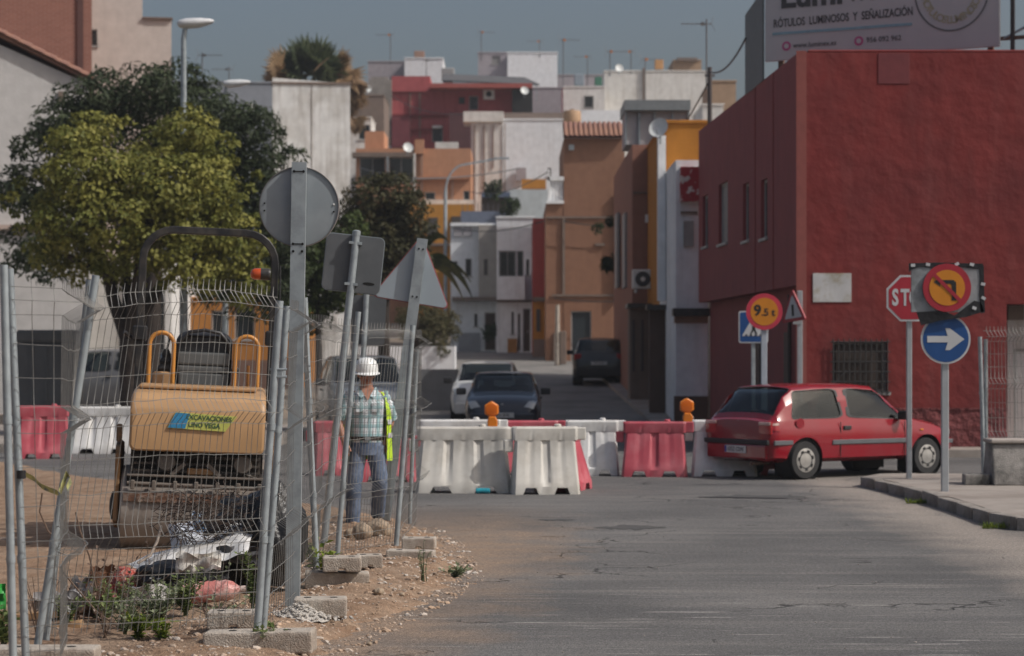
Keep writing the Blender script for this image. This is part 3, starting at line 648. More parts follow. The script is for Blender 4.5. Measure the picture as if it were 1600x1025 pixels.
block(a3, 788, 880, 176, 187, 134, 4, greybr, 'roof_store')
block(a3, 806, 822, 262, 282, 131.2, 0.7, m_lilac, 'chimney'); block(a3, 815, 853, 280, 294, 129.5, 1, m_yel, 'terrace_wall')
wsh = house('white_shed_house', 'white lean-to house with a plant terrace in front of the white block', 'house', 795, 857, 296, 118, 5, plaster('pale_aqua_render',(0.50,0.54,0.55),(0.4,0.4,0.4),0.4), coping=False)
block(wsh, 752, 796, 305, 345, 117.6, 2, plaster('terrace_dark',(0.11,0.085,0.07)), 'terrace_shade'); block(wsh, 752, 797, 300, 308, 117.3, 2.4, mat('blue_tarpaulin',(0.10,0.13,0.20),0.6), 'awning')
block(wsh, 720, 790, 330, 350, 117.2, 0.4, mat('blue_grey_rail',(0.16,0.19,0.26),0.6), 'railing')
# crimson house
c1 = house('crimson_house', 'crimson house with a bare cement end wall and a rooftop canopy', 'house', 612, 832, 142, 152, 10, m_crim, wins=[(675,692,196,222,'door'),(733,747,150,172,'door')], coping=False)
block(c1, 612, 672, 119, 143, 151.8, 6, m_crim, 'upper_parapet'); block(c1, 576, 612, 124, 215, 151.5, 6, m_conbl, 'cement_wall'); block(c1, 580, 606, 120, 130, 151.6, 5, m_conbl, 'cement_cap')
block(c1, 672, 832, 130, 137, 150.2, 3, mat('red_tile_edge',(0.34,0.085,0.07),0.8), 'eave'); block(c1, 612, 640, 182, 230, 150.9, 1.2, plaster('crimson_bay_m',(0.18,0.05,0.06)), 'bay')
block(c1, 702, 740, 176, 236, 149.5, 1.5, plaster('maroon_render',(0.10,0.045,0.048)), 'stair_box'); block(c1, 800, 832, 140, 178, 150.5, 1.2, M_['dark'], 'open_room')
block(c1, 680, 716, 222, 236, 148.5, 0.5, whiteB, 'balcony_blocks')
r_ = thing('rooftop_canopy', 'dark sheet canopy over the crimson house roof', 'canopy', (X_(760,156),156,Z_(132,156)))
MB().add([(X_(690,156)-X_(760,156),0,0.3),(X_(845,156)-X_(760,156),0,0.0),(X_(820,156)-X_(760,156),4,1.0),(X_(690,156)-X_(760,156),4,1.25)],[(0,1,2,3)]).add([(X_(690,156)-X_(760,156),0,0.22),(X_(845,156)-X_(760,156),0,-0.08),(X_(820,156)-X_(760,156),4,0.92),(X_(690,156)-X_(760,156),4,1.17)],[(3,2,1,0)]).build('sheet', m_slate, r_, fix=False)
for x in (692, 760, 838): MB().bb((X_(x,156)-X_(760,156)-.04,0.05,-1.2),(X_(x,156)-X_(760,156)+.04,0.13,0.1)).build('post', M_['galv'], r_)
ac2 = thing('air_conditioner', 'small air conditioner unit on the crimson house', 'air conditioner', (X_(764,151.9),151.5,Z_(156,151.9)))
MB().bb((-0.38,0,0),(0.38,0.35,0.7)).build('case', M_['white'], ac2, bevel=0.03); MB().lathe([(0.2,-0.02),(0.2,0.0)],16,'Y',Matrix.Translation((0,0,0.35))).build('fan_grille', M_['dark'], ac2)
# skyline blocks
sk = [('white_roof_house','small white roof house with a lilac side on the left of the skyline',575,690,97,172,m_lilac),('white_roof_house','bright white roof box left of the long white parapet',632,692,92,170,m_wht),
      ('lilac_roof_house','lilac grey roof house with a red patch on the skyline',747,800,83,178,m_lilac),('white_roof_house','bright white roof slab at the middle of the skyline',793,871,83,176,m_wht),
      ('grey_roof_house','low lilac wall left of the long white house on the skyline',818,884,138,166,m_lilac),('long_white_house','long white house with a barred window high on the hill',944,1112,112,158,whiteB),
      ('white_step_house','lower white wing with a small barred window beside the long white house',880,945,137,155,whiteB),('white_low_wall_house','bright white low wall below the long white house',908,975,172,146,m_wht),
      ('lilac_far_house','grey far house behind the long white one',868,946,118,185,m_lilac),('tan_dome_house','tan parapet house at the top right of the skyline',1052,1096,95,190,plaster('tan_render',(0.38,0.26,0.17))),
      ('tan_roof_house','tan roofed house beside the red building roof',1112,1150,128,120,plaster('tan_render2',(0.36,0.25,0.17))),('pale_low_house','pale house wall between the white houses and the red roof',1098,1130,165,110,whiteB)]
for nm, lb, x0, x1, yt, D, m in sk:
    wins = [(913,927,150,168,'bars')] if nm == 'white_step_house' else ([(768,782,87,100,'shut')] if nm == 'lilac_roof_house' else [])
    hh = house(nm, lb, 'house', x0, x1, yt, D, 6, m, wins=wins, coping=nm not in ('white_low_wall_house',), base=Z_(min(yt+150, 330), D))
    if nm == 'tan_dome_house': block(hh, 1058, 1090, 90, 95, D-.3, 3, greybr, 'roof_cap')
    if nm == 'long_white_house': block(hh, 1004, 1008, 106, 172, D-.15, 0.1, greybr, 'drain_pipe')
# extra fill houses behind (their flanks close gaps between the near ones)
house('pale_back_house','pale back wall between the palm tree and the crimson house','house',545,600,150,140,6,greybr,coping=True)
house('white_low_house','small white house wall under the palm tree','house',540,580,185,135,4,whiteB,wins=[(560,578,160+35,218,'glass')])
# ------------------------------------------------------------ left side buildings
lw = plaster('old_white_gable', (0.50,0.485,0.475), (0.42,0.40,0.38), 0.4)
g1 = thing('gable_house', 'white gable-ended house with a red tile verge behind the tree on the left', 'house', (X_(0,60), 60, gz(60)), math.atan2(13.7,60))
o1 = g1.location; pts = [(X_(-220,60),Z_(-40,60)),(X_(0,60),Z_(70,60)),(X_(138,60),Z_(128,60)),(X_(138,60),gz(60)-.3),(X_(-220,60),gz(60)-.3)]
MB().prism([(a-o1.x,b-o1.z) for a,b in pts], 0, 9).build('wall', lw, g1)
ra, rb_ = Vector((X_(-220,60)-o1.x, 0, Z_(-48,60)-o1.z)), Vector((X_(141,60)-o1.x, 0, Z_(126,60)-o1.z)); dr = (rb_-ra); nt_ = int(dr.length/0.36)
vt = MB(); vt.add([(-0.2, -0.12+0.16*0+0.12*math.cos(math.pi*i/6)-0.0, 0.10*math.sin(math.pi*i/6)) for i in range(7)]+[(0.2, 0.0+0.135*math.cos(math.pi*i/6)-0.12, 0.115*math.sin(math.pi*i/6)+.02) for i in range(7)], [(i,i+1,i+8,i+7) for i in range(6)])
t1 = vt.build('verge_tile', tm, g1, smooth=40); an = -math.atan2(dr.z, dr.x)
for i in range(nt_):
    o = t1 if i == 0 else t1.copy()
    if i: COL.objects.link(o)
    o.location = ra+dr*((i+.5)/nt_)+Vector((0,0,0.10)); o.rotation_euler = (0, an, 0)
q = MB(); q.add([tuple(ra+Vector((0,-0.15,0))), tuple(rb_+Vector((0,-0.15,0))), tuple(rb_+Vector((0,9,0))), tuple(ra+Vector((0,9,0)))]+[tuple(ra+Vector((0,-0.15,0.11))), tuple(rb_+Vector((0,-0.15,0.11))), tuple(rb_+Vector((0,9,0.11))), tuple(ra+Vector((0,9,0.11)))], [(0,1,2,3),(4,7,6,5),(0,4,5,1),(1,5,6,2),(2,6,7,3),(3,7,4,0)]); q.build('roof', tm, g1)
block(g1, -200, 70, 351, 358, 59.8, 0.2, plaster('pink_band',(0.42,0.33,0.29)), 'string_course')
block(g1, 88, 96, 140, 160, 59.9, 0.2, greybr, 'vent')
def brickmat():
    m = mat('red_brickwork', (0.235,0.095,0.068), 0.9, var=0.15, scale=1.5, bump=0.3)
    t = m.node_tree; L = t.links.new; p = t.nodes['Principled BSDF']; co = _n(t,'ShaderNodeTexCoord'); mp = _n(t,'ShaderNodeMapping'); mp.inputs['Rotation'].default_value = (R(90),0,0)
    L(co.outputs['Object'], mp.inputs['Vector']); b = _n(t,'ShaderNodeTexBrick'); b.inputs['Scale'].default_value = 1.0; b.inputs['Brick Width'].default_value = 0.26; b.inputs['Row Height'].default_value = 0.075; b.inputs['Mortar Size'].default_value = 0.010
    b.inputs['Color1'].default_value = (0.21,0.078,0.055,1); b.inputs['Color2'].default_value = (0.27,0.11,0.08,1); b.inputs['Mortar'].default_value = (0.30,0.21,0.17,1); L(mp.outputs[0], b.inputs['Vector'])
    old = p.inputs['Base Color'].links[0].from_socket; x = _n(t,'ShaderNodeMix', data_type='RGBA'); x.inputs['Factor'].default_value = 0.6; L(old, x.inputs[6]); L(b.outputs['Color'], x.inputs[7]); L(x.outputs[2], p.inputs['Base Color']); return m
b1 = house('brick_house', 'tall red brick building at the top left corner', 'building', -160, 141, -60, 70, 6, brickmat(), coping=False, face=True)
block(b1, 118, 127, -60, 112, 69.93, 0.06, mat('brick_recess',(0.09,0.04,0.035),0.9), 'wall_joint')
b2 = house('beige_building', 'tall cream rendered building with a tiny window right of the brick one', 'building', 141, 222, -40, 76, 8, plaster('cream_render',(0.52,0.46,0.42),(0.42,0.37,0.34),0.5), wins=[(142,152,47,72,'bars')], coping=False, face=True)
block(b2, 222, 267, 27, 200, 76.02, 6, MATS['cream_render'], 'lower_wing'); block(b2, 221.5, 268, 25, 27.4, 75.9, 6.2, greybr, 'coping')
b3 = house('blue_grey_building', 'blue-grey flank wall behind the street lamps', 'building', 100, 426, 128, 98, 8, plaster('blue_grey_render',(0.235,0.25,0.28),(0.2,0.21,0.23),0.4), coping=True, face=True)
block(b3, 360, 392, 172, 196, 97.8, 0.3, plaster('beige_shade',(0.26,0.22,0.19)), 'balcony'); block(b3, 384, 393, 160, 176, 97.5, 0.3, M_['white'], 'meter_box')
st_ = plaster('stained_white_render', (0.74,0.745,0.73), (0.34,0.31,0.28), 0.85, col2=(0.58,0.57,0.54))
b4 = house('stained_white_building', 'white party wall streaked with grey stains in front of the palm tree', 'building', 426, 547, 132, 88, 9, st_, coping=True, mtop=greybr, face=True)
# top edge slopes down to the right: a wedge on the left
oq = b4.location; MB().prism([(X_(426,88)-oq.x, Z_(131,88)-oq.z+.06),(X_(540,88)-oq.x, Z_(132,88)-oq.z+.06),(X_(426,88)-oq.x, Z_(124,88)-oq.z+.06)], 0.05, 0.4).build('parapet_wedge', st_, b4)
block(b4, 486.5, 487.5, 133, 400, 87.985, 0.02, greybr, 'wall_joint')
b5 = house('orange_shop_house', 'low orange house front seen through the fence behind the roller', 'house', 270, 470, 468, 72, 6, plaster('orange_front',(0.36,0.16,0.045),(0.28,0.12,0.03),0.4),
      wins=[(282,296,478,560,'doorb'),(330,352,485,530,'glass'),(366,398,480,530,'glass')], coping=True, plinth=(0.9, plaster('brown_dado',(0.16,0.10,0.08))))
b6 = house('white_garage', 'white garage front behind the tree trunk', 'house', 196, 268, 415, 68, 6, plaster('garage_white',(0.66,0.65,0.63)), wins=[(222,258,440,560,'garage')], coping=True)
b7 = house('pale_yard_wall_house', 'long pale yard wall behind the grey container on the far left', 'house', -260, 200, 418, 62, 0.4, plaster('yard_wall_white',(0.56,0.54,0.51),(0.42,0.39,0.36),0.6), coping=True)
# low grey wall and white planter beside the street
gw = house('low_grey_wall', 'low grey rendered wall left of the waiting cars', 'wall', 560, 716, 577, 61, 0.4, plaster('grey_render',(0.19,0.19,0.195),(0.15,0.15,0.15),0.3), coping=False)
pw = house('white_planter_wall', 'low white planter wall with a shrub spilling over it', 'planter', 560, 711, 541, 84, 1.6, m_wht, coping=False)

# ------------------------------------------------------------ antennas, poles, cables
m_ant = mat('antenna_metal', (0.16,0.16,0.165), 0.5, 0.4); m_oran = mat('orange_plastic', (0.55,0.17,0.02), 0.5)
def antenna(label, xp, ytop, ybot, D, k=1.0, flip=1):
    b = px(xp, ybot, D); h = (ybot-ytop)*D/F
    t = thing('roof_antenna', label, 'antenna', tuple(b), 0, 'television antennas on the roofs')
    MB().tube([(0,0,0),(0,0,h)], 0.035*k, 6).build('mast', m_ant, t)
    q = MB(); L = 1.1*k
    q.tube([(-0.2*flip*L,0,h-0.12),(flip*L,0,h-0.12)], 0.02*k, 5)
    for i in range(7): x = flip*L*(i/6*1.1-0.15); q.tube([(x,-0.3*k,h-0.12),(x,0.3*k,h-0.12)], 0.012*k, 4)
    for s_ in (-1,1): q.tube([(-0.2*flip*L,0.0,h-0.12),(-0.3*flip*L,0.3*s_,h-0.12+0.4*s_*k)], 0.012*k, 4)
    q.build('elements', m_ant, t)
    MB().box((0.1*flip,0,h-0.12),(0.16*k,0.08,0.14*k)).build('junction_box', m_oran if k > 0.8 else m_ant, t)
    return t
for i, (x, yt, yb, D, k, lb) in enumerate([(610,52,100,172,1.0,'thin roof antenna above the left lilac roof'),(752,48,95,178,1.0,'roof antenna left of the white roof slab'),(843,62,90,176,.9,'short dark mast on the white roof slab'),
    (880,60,140,166,1.1,'tall antenna right of the white roof slab'),(918,86,140,160,.9,'small antenna over the low white wing'),(953,78,118,158,1.1,'antenna with an orange box over the long white house'),
    (986,78,115,158,1.0,'antenna next to the dish on the long white house'),(1008,90,175,152,1.1,'antenna mast crossing the white front of the long house'),(1104,30,140,58,.6,'tall antenna beside the roof of the red building'),
    (316,82,130,98,.8,'antenna on the blue-grey flank wall near the street lamp'),(358,104,130,98,.7,'short antenna on the blue-grey flank wall'),(666,92,130,160,.8,'low antenna beside the white roof box')]):
    antenna('television '+lb, x, yt, yb, D, k, 1 if i % 2 else -1)
dish('white dish on the parapet of the long white house', 967, 107, 157, 6.5); dish('white dish above the apricot loggia', 637, 231, 124.8, 8); dish('small dish beside the crimson open room', 819, 142, 149.5, 6.5); dish('small dish beside the cement wall', 574, 139, 150, 6)
tk = thing('water_tank', 'round tan water tank on the roof edge of the brown house', 'water tank', tuple(px(894,196,96))); MB().lathe([(0.36,0),(0.38,0.1),(0.38,0.55),(0.34,0.62),(0.1,0.66)],18).build('drum', mat('tan_tank',(0.42,0.27,0.16),0.7), tk, smooth=40)
MB().lathe([(0.1,0.66),(0.1,0.70)],10).build('lid', greybr, tk)
up = thing('utility_pole', 'dark slim utility pole against the red side wall', 'pole', (X_(1109,56),56,gz(56))); MB().tube([(0,0,-.2),(0,0,Z_(105,56)-gz(56))], 0.06, 10, rs=[0.075,0.055]).build('shaft', mat('dark_pole',(0.06,0.05,0.05),0.8), up)
MB().box((0,0,Z_(118,56)-gz(56)),(0.25,0.06,0.06)).build('insulator_bracket', m_ant, up)
# curved-arm street light at the bend
lx = X_(696,108); lt = thing('street_light', 'slim curved-arm street light in front of the mustard house', 'street light', (lx,108,gz(108)))
zt_ = Z_(300,108)-gz(108); pts = [(0,0,-.2),(0,0,zt_)]+[(0.9*(1-math.cos(a_))*1.15, 0, zt_+1.35*math.sin(a_)) for a_ in [R(12*i) for i in range(1,7)]]
e_ = pts[-1]; pts += [(e_[0]+1.9, 0, e_[2]+0.35)]
MB().tube(pts, 0.05, 8, rs=[0.10,0.085]+[0.05]*(len(pts)-2)).build('pole', M_['galv'], lt, smooth=40); MB().box((e_[0]+2.0,0,e_[2]+0.34),(0.75,0.25,0.10)).build('lamp_head', M_['galv'], lt, bevel=0.03)
cb = MB()
def cable(a, b, sag, n=14): return [a.lerp(b,i/n)-Vector((0,0,sag*4*(i/n)*(1-i/n))) for i in range(n+1)]
tag(MB().tube(cable(px(640,279,112), px(812,263,116), 0.15), 0.035, 5).build('overhead_cable', m_ant), 'thick dark cable strung across the apricot and white houses', 'cable')
tag(MB().tube(cable(px(560,262,120), px(652,277,112), 0.1), 0.02, 5).build('overhead_cable', m_ant), 'thin dark cable over the loggia of the apricot house', 'cable')
# street lamps on the left, flat LED-style heads
def lamp(label, xp, ytop, D, hx0, hx1):
    g = gz(D); X = X_(xp,D); z = Z_(ytop,D)-g
    t = thing('street_lamp', label, 'street lamp', (X, D, g), 0, 'street lamps along the left side')
    MB().tube([(0,0,-.2),(0,0,z*0.55),(0,0,z-0.30),(0.03,0,z-0.08)], 0.07, 10, rs=[0.10,0.075,0.055,0.05]).build('pole', M_['galv'], t, smooth=40)
    a, b = X_(hx0,D)-X, X_(hx1,D)-X; L = b-a; rings = []
    for u, wd, h0, h1 in ((0,0.04,-0.03,0.05),(0.06,0.12,-0.10,0.09),(0.25,0.17,-0.13,0.13),(0.6,0.17,-0.10,0.14),(0.9,0.13,-0.02,0.12),(1.0,0.05,0.03,0.09)):
        x = a+L*u; k = 0.85*L/0.75
        rings.append([Vector((x, wd*k*math.cos(t_), z+ (h0+h1)/2*k+(h1-h0)/2*k*math.sin(t_))) for t_ in [2*math.pi*i/14 for i in range(14)]])
    MB().loft(rings).build('lamp_head', mat('lamp_head_grey',(0.60,0.61,0.62),0.45), t, smooth=50)
    return t
lamp('nearest street lamp, tallest in the picture, rising above the tree top', 287, 37, 46, 277, 334)
lamp('second street lamp with a flat pale head in front of the blue-grey wall', 352, 131, 61, 348, 391)
lamp('third street lamp with its head at the left edge of the stained white wall', 389, 183, 74, 386, 421)
lamp('farthest street lamp with a small head against the stained white wall', 409, 211, 92, 406, 432)
# pipes, vents, cables, railings and roof clutter on the hillside
m_pipe = mat('old_pipe',(0.24,0.16,0.13),0.8); m_drk = mat('dark_vent',(0.02,0.02,0.022),0.8)
for x, ya, yb in ((741,195,330),(756,196,300),(770,196,262),(788,192,320)): block(a3, x, x+1.6, ya, yb, 131.8, 0.1, m_pipe, 'drain_pipe')
block(c1, 717, 726, 152, 162, 151.9, 0.15, m_drk, 'vent'); block(c1, 640, 641.5, 145, 215, 151.85, 0.12, m_pipe, 'drain_pipe'); block(c1, 655, 657, 145, 215, 151.85, 0.12, m_pipe, 'drain_pipe'); block(c1, 612, 740, 178, 181, 151.7, 0.3, plaster('crimson_dark',(0.22,0.05,0.055)), 'string_course')
block(c1, 676, 690, 196, 200, 151.6, 0.3, whiteB, 'door_lintel'); block(c1, 640, 676, 201, 203, 151.7, 0.2, plaster('crimson_dark2',(0.22,0.05,0.055)), 'string_course')
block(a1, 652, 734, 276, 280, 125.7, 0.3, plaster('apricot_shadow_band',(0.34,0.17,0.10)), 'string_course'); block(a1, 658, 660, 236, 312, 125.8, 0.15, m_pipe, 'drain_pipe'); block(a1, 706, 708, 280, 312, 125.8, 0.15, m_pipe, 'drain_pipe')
block(a2, 668, 684, 340, 372, 124.05, 0.15, m_shutd, 'window'); block(a2, 706, 722, 338, 372, 124.05, 0.15, m_shutd, 'window'); block(a2, 650, 735, 380, 384, 124.0, 0.2, greybr, 'string_course')
for i in range(8): block(wsh, 722+i*8, 723+i*8, 318, 331, 117.25, 0.06, m_ant if 'm_ant' in globals() else M_['galv'], 'rail_post')
block(h5, 889, 897, 226, 234, 91.8, 0.2, M_['galv'], 'wall_lamp'); block(h5, 962, 966, 300, 470, 91.8, 0.15, m_pipe, 'drain_pipe'); block(h5, 930, 945, 380, 384, 91.9, 0.1, greybr, 'wall_vent'); block(h5, 865, 880, 520, 575, 91.9, 0.1, greybr, 'dado'); block(h5, 925, 976, 528, 575, 91.9, 0.08, plaster('brown_dado2',(0.20,0.115,0.08)), 'dado')
block(h3, 1013, 1016, 345, 420, 65.8, 0.15, whiteA, 'vent_pipe'); block(h3, 1009, 1020, 335, 347, 65.7, 0.3, whiteA, 'vent_cowl'); block(h3, 990, 1028, 300, 302, 65.9, 0.1, greybr, 'string_course')
block(h2, 1047, 1056, 320, 420, 58.3, 0.1, m_shut, 'shutter'); block(h1, 1064, 1090, 330, 334, 54.5, 0.1, greybr, 'string_course'); block(h1, 1068, 1084, 345, 385, 54.5, 0.1, m_shut, 'shutter')
for i, (xa,ya,Da,xb,yb,Db,sg,lb) in enumerate(((735,300,120,857,268,95,.4,'slack cable from the mustard house to the balustrade terrace'),(976,300,90,1109,125,56,.5,'cable from the brown house to the dark utility pole'),(880,345,91.7,976,352,91.7,.1,'cable clipped along the brown house wall'),
      (706,356,105,853,344,95,.3,'cable over the white terrace houses'),(1109,112,56,1165,60,46,.25,'cable from the utility pole to the hoarding'),(612,150,150,736,176,133,.5,'cable between the crimson and the white block houses'),(866,466,91.5,976,470,91.5,.08,'cable along the ground floor of the brown house'))):
    a_, b_ = px(xa,ya,Da), px(xb,yb,Db); tag(MB().tube([a_.lerp(b_,k/14)-Vector((0,0,sg*4*(k/14)*(1-k/14))) for k in range(15)], 0.022, 5).build('overhead_cable', mat('cable_black',(0.03,0.03,0.032),0.6)), lb, 'cable')
for i, (x, y, D, w_, h_, lb, c_) in enumerate(((700,128,160,.9,.9,'grey water tank beside the crimson roof canopy',(0.3,0.3,0.3)),(905,136,156,.7,.8,'blue-grey roof tank on the low white wing',(0.22,0.26,0.30)),(1030,111,159,.6,.7,'orange-brown roof tank on the long white house',(0.45,0.24,0.10)),(655,92,172,.8,.5,'small brown chimney box on the white roof',(0.25,0.15,0.11)),(935,136,156,.5,.6,'green roof tank on the low white wing',(0.05,0.16,0.11)))):
    p_ = px(x,y,D); t_ = thing('roof_tank', lb, 'roof tank', tuple(p_)); MB().bb((-w_/2,0,0.12),(w_/2,w_,0.12+h_)).build('tank', mat('tank_paint%d'%i,c_,0.7,var=.15), t_, bevel=.05); MB().bb((-w_*.4,w_*.1,-.05),(w_*.4,w_*.9,0.118)).build('stand', M_['galv'], t_)
up2 = thing('utility_pole', 'grey concrete pole standing against the brown house front', 'pole', (X_(871,88),88,gz(88))); MB().tube([(0,0,-.2),(0,0,Z_(476,88)-gz(88))],0.09,10,rs=[.11,.08]).build('shaft', M_['conc'], up2, smooth=40); MB().box((0.22,0,0.7),(0.25,0.2,1.3)).build('meter_cabinet', greybr, up2, bevel=.02)
# ------------------------------------------------------------ trees and plants
def leafmat(name, c1, c2, c3=None):
    m = bpy.data.materials.new(name); m.use_nodes = True; t = m.node_tree; L = t.links.new; p = t.nodes['Principled BSDF']
    at = _n(t,'ShaderNodeAttribute'); at.attribute_name = 'tint'
    mx = _n(t,'ShaderNodeMix', data_type='RGBA'); L(at.outputs['Fac'], mx.inputs['Factor']); mx.inputs[6].default_value = (*c1,1); mx.inputs[7].default_value = (*c2,1)
    cur = mx.outputs[2]
    if c3:
        g = _n(t,'ShaderNodeMapRange'); g.inputs['From Min'].default_value = 0.86; g.inputs['From Max'].default_value = 0.95; L(at.outputs['Fac'], g.inputs['Value'])
        m3 = _n(t,'ShaderNodeMix', data_type='RGBA'); L(g.outputs['Result'], m3.inputs['Factor']); L(cur, m3.inputs[6]); m3.inputs[7].default_value = (*c3,1); cur = m3.outputs[2]
    L(cur, p.inputs['Base Color']); p.inputs['Roughness'].default_value = 0.6; p.inputs['Specular IOR Level'].default_value = 0.25
    tr = _n(t,'ShaderNodeBsdfTranslucent'); L(cur, tr.inputs['Color']); ms = _n(t,'ShaderNodeMixShader'); ms.inputs['Fac'].default_value = 0.3
    L(p.outputs[0], ms.inputs[1]); L(tr.outputs[0], ms.inputs[2]); L(ms.outputs[0], t.nodes['Material Output'].inputs['Surface'])
    return m
def leaves(name, items, m, parent):
    """items: (pos, normal dir, long dir, length, width, tint); each leaf a bent 4-triangle blade"""
    vs = []; fs = []; tints = []
    for p, d, nrm, L, w_, tn in items:
        d = d.normalized(); a = d.cross(nrm); a = a.normalized() if a.length > 1e-5 else d.orthogonal().normalized(); up = a.cross(d)
        i = len(vs); vs += [p, p+d*L*.45+a*w_*.5+up*L*.06, p+d*L, p+d*L*.45-a*w_*.5+up*L*.06]; fs += [(i,i+1,i+2),(i,i+2,i+3)]; tints += [tn]*4
    me = bpy.data.meshes.new(name); me.from_pydata([tuple(v) for v in vs], [], fs)
    at = me.attributes.new('tint', 'FLOAT', 'POINT'); at.data.foreach_set('value', tints)
    me.materials.append(m); o = bpy.data.objects.new(name, me); COL.objects.link(o); o.parent = parent; return o
rnd = random.Random(11)
def rv():
    while True:
        v = Vector((rnd.uniform(-1,1),rnd.uniform(-1,1),rnd.uniform(-1,1)))
        if 0.05 < v.length < 1: return v
def crown_items(blobs, n, L, wd, droop=0.3, clump=26, tvar=0.5, cl=(0.13,0.24)):
    """leaf sprays: clusters on and inside uneven blobs"""
    it = []; tot = sum(b[3]*b[4]*b[5] for b in blobs)**1.0
    for (x,y,z,rx,ry,rz) in blobs:
        k = max(1,int(n*(rx*ry*rz)/tot/clump))
        for _ in range(k):
            v = rv(); v = v.normalized()*(0.35+0.65*rnd.random()**0.5)
            c = Vector((x+v.x*rx, y+v.y*ry, z+v.z*rz)); out = Vector((v.x/rx,v.y/ry,v.z/rz)).normalized()
            base_t = rnd.random()*tvar; cs = min(rnd.uniform(*cl)*min(1.6,max(1.0,L/0.13)), rx*0.55)
            for _ in range(clump):
                dv = (rv().normalized()+out*0.5+Vector((0,0,0.45))).normalized()
                p = c+Vector((dv.x,dv.y,dv.z*0.75))*cs*rnd.uniform(0.75,1.35)
                d = dv.cross(rv()).normalized()+dv*0.35+Vector((0,0,-droop))
                it.append((p, d, dv+rv()*0.45, L*rnd.uniform(.7,1.25), wd*rnd.uniform(.7,1.2), min(1,max(0,base_t+rnd.uniform(0,1-tvar)))))
    return it
m_bark = mat('bark', (0.035,0.026,0.021), 0.95, var=0.3, scale=8, bump=0.8, bscale=22)
def trunk(root, segs):
    q = MB()
    for pts, r0, r1 in segs:
        n = len(pts); q.tube(pts, r0, 9, rs=[r0+(r1-r0)*i/(n-1) for i in range(n)])
    return q.build('trunk', m_bark, root, smooth=60)
# yellow-green street tree
D = 45.0; T = thing('street_tree', 'yellow-green leafy street tree with a dark forked trunk behind the roller', 'tree', (X_(205,D), D, 0.0))
def lp(xp, yp, dy=0): p = px(xp,yp,D+dy); return p-Vector(T.location)
trunk(T, [([Vector((0,0,-.2)), lp(205,600), lp(204,530)],0.24,0.22),([lp(203,540),lp(178,470,.2),lp(165,420,.3),lp(140,350,.5),lp(110,290,.3)],0.16,0.05),([lp(204,540),lp(210,470,-.2),lp(222,400,-.3),lp(240,320,-.6),lp(250,240,-.4)],0.16,0.05),
          ([lp(206,520),lp(245,455,.4),lp(290,410,.8),lp(340,340,.8)],0.13,0.04),([lp(203,530),lp(196,400,1.),lp(190,280,1.2)],0.13,0.04),([lp(180,430),lp(130,415,-.5),lp(90,390,-.8)],0.09,0.03)])
bl = []
for (xp,yp,rp,dy) in ((118,225,36,0),(150,208,34,.8),(175,262,34,-.3),(250,232,36,.7),(290,215,42,.2),(325,235,35,.5),(98,275,34,-.2),(140,285,52,-.8),(205,290,58,.3),(270,290,55,-.7),(325,300,45,.2),(90,335,36,.4),(125,350,50,-.9),(190,355,55,-1.0),(255,350,52,.6),(315,355,48,-.4),(360,365,38,.3),(100,395,36,.0),(160,405,34,-.6),(345,405,40,.3),(300,400,38,-.6),(375,420,32,.5),(235,395,35,-.5),(75,372,26,0.4),(385,385,28,0),(120,420,24,.2),(270,425,26,-.3),(320,435,28,.3),(365,448,26,.4),(400,430,26,.2),(205,420,24,.5),(390,462,22,.3)):
    p = lp(xp,yp,dy); r = rp*D/F; bl.append((p.x,p.y,p.z,r,r*1.25,r*0.85))
for _ in range(46):
    a_ = rnd.uniform(0, 2*math.pi); p = lp(210+rnd.uniform(150,200)*math.cos(a_), 315+rnd.uniform(105,140)*math.sin(a_), rnd.uniform(-1,1)); r = rnd.uniform(9,20)*D/F; bl.append((p.x,p.y,p.z,r,r,r*0.8))
leaves('crown', crown_items(bl, 34000, 0.11, 0.075, clump=46, tvar=0.75, cl=(0.15,0.34)), leafmat('yellow_green_leaf', (0.092,0.112,0.022), (0.305,0.285,0.068)), T)
# dark pinnate tree behind
D = 54.0; T = thing('street_tree', 'larger dark green feathery tree standing behind the yellow-green one', 'tree', (X_(230,D), D, gz(D)))
trunk(T, [([Vector((0,0,-.2)), lp(235,560), lp(240,450), lp(245,340)],0.30,0.16),([lp(240,420),lp(160,320,.3),lp(90,260,.6)],0.15,0.04),([lp(243,380),lp(320,280,.3),lp(390,250,.4)],0.14,0.04),([lp(245,350),lp(255,240),lp(262,160)],0.13,0.03)])
bl = []
for (xp,yp,rp,dy) in ((130,165,40,0),(175,150,42,.5),(225,140,40,0),(270,135,42,.6),(300,160,42,0),(345,185,45,.5),(385,215,45,0),(415,250,38,.3),(120,200,48,.6),(190,200,60,1.),(255,205,60,1.2),(330,235,60,1),(390,280,50,.8),(420,300,34,.2),(80,225,36,.3),(100,185,30,.2),(240,118,22,.2),(285,118,20,.2),(60,290,40,.5),(25,315,34,.2),(35,385,34,.4),(10,295,24,0),(15,400,26,.2),(380,330,50,.7),(420,340,40,.3),(300,300,60,1.4),(100,320,50,1.3),(395,400,48,.5),(430,420,40,.3),(340,420,50,.8),(440,370,34,.2),(60,400,34,.4),(90,415,26,.3),(400,460,40,.4),(440,460,34,.3),(350,470,30,.6)):
    p = lp(xp,yp,dy); r = rp*D/F; bl.append((p.x,p.y,p.z,r,r*1.2,r*0.8))
for _ in range(40):
    a_ = rnd.uniform(0, 2*math.pi); p = lp(235+rnd.uniform(180,235)*math.cos(a_), 270+rnd.uniform(120,155)*math.sin(a_), rnd.uniform(-1,1)); r = rnd.uniform(9,20)*D/F; bl.append((p.x,p.y,p.z,r*1.4,r,r*0.7))
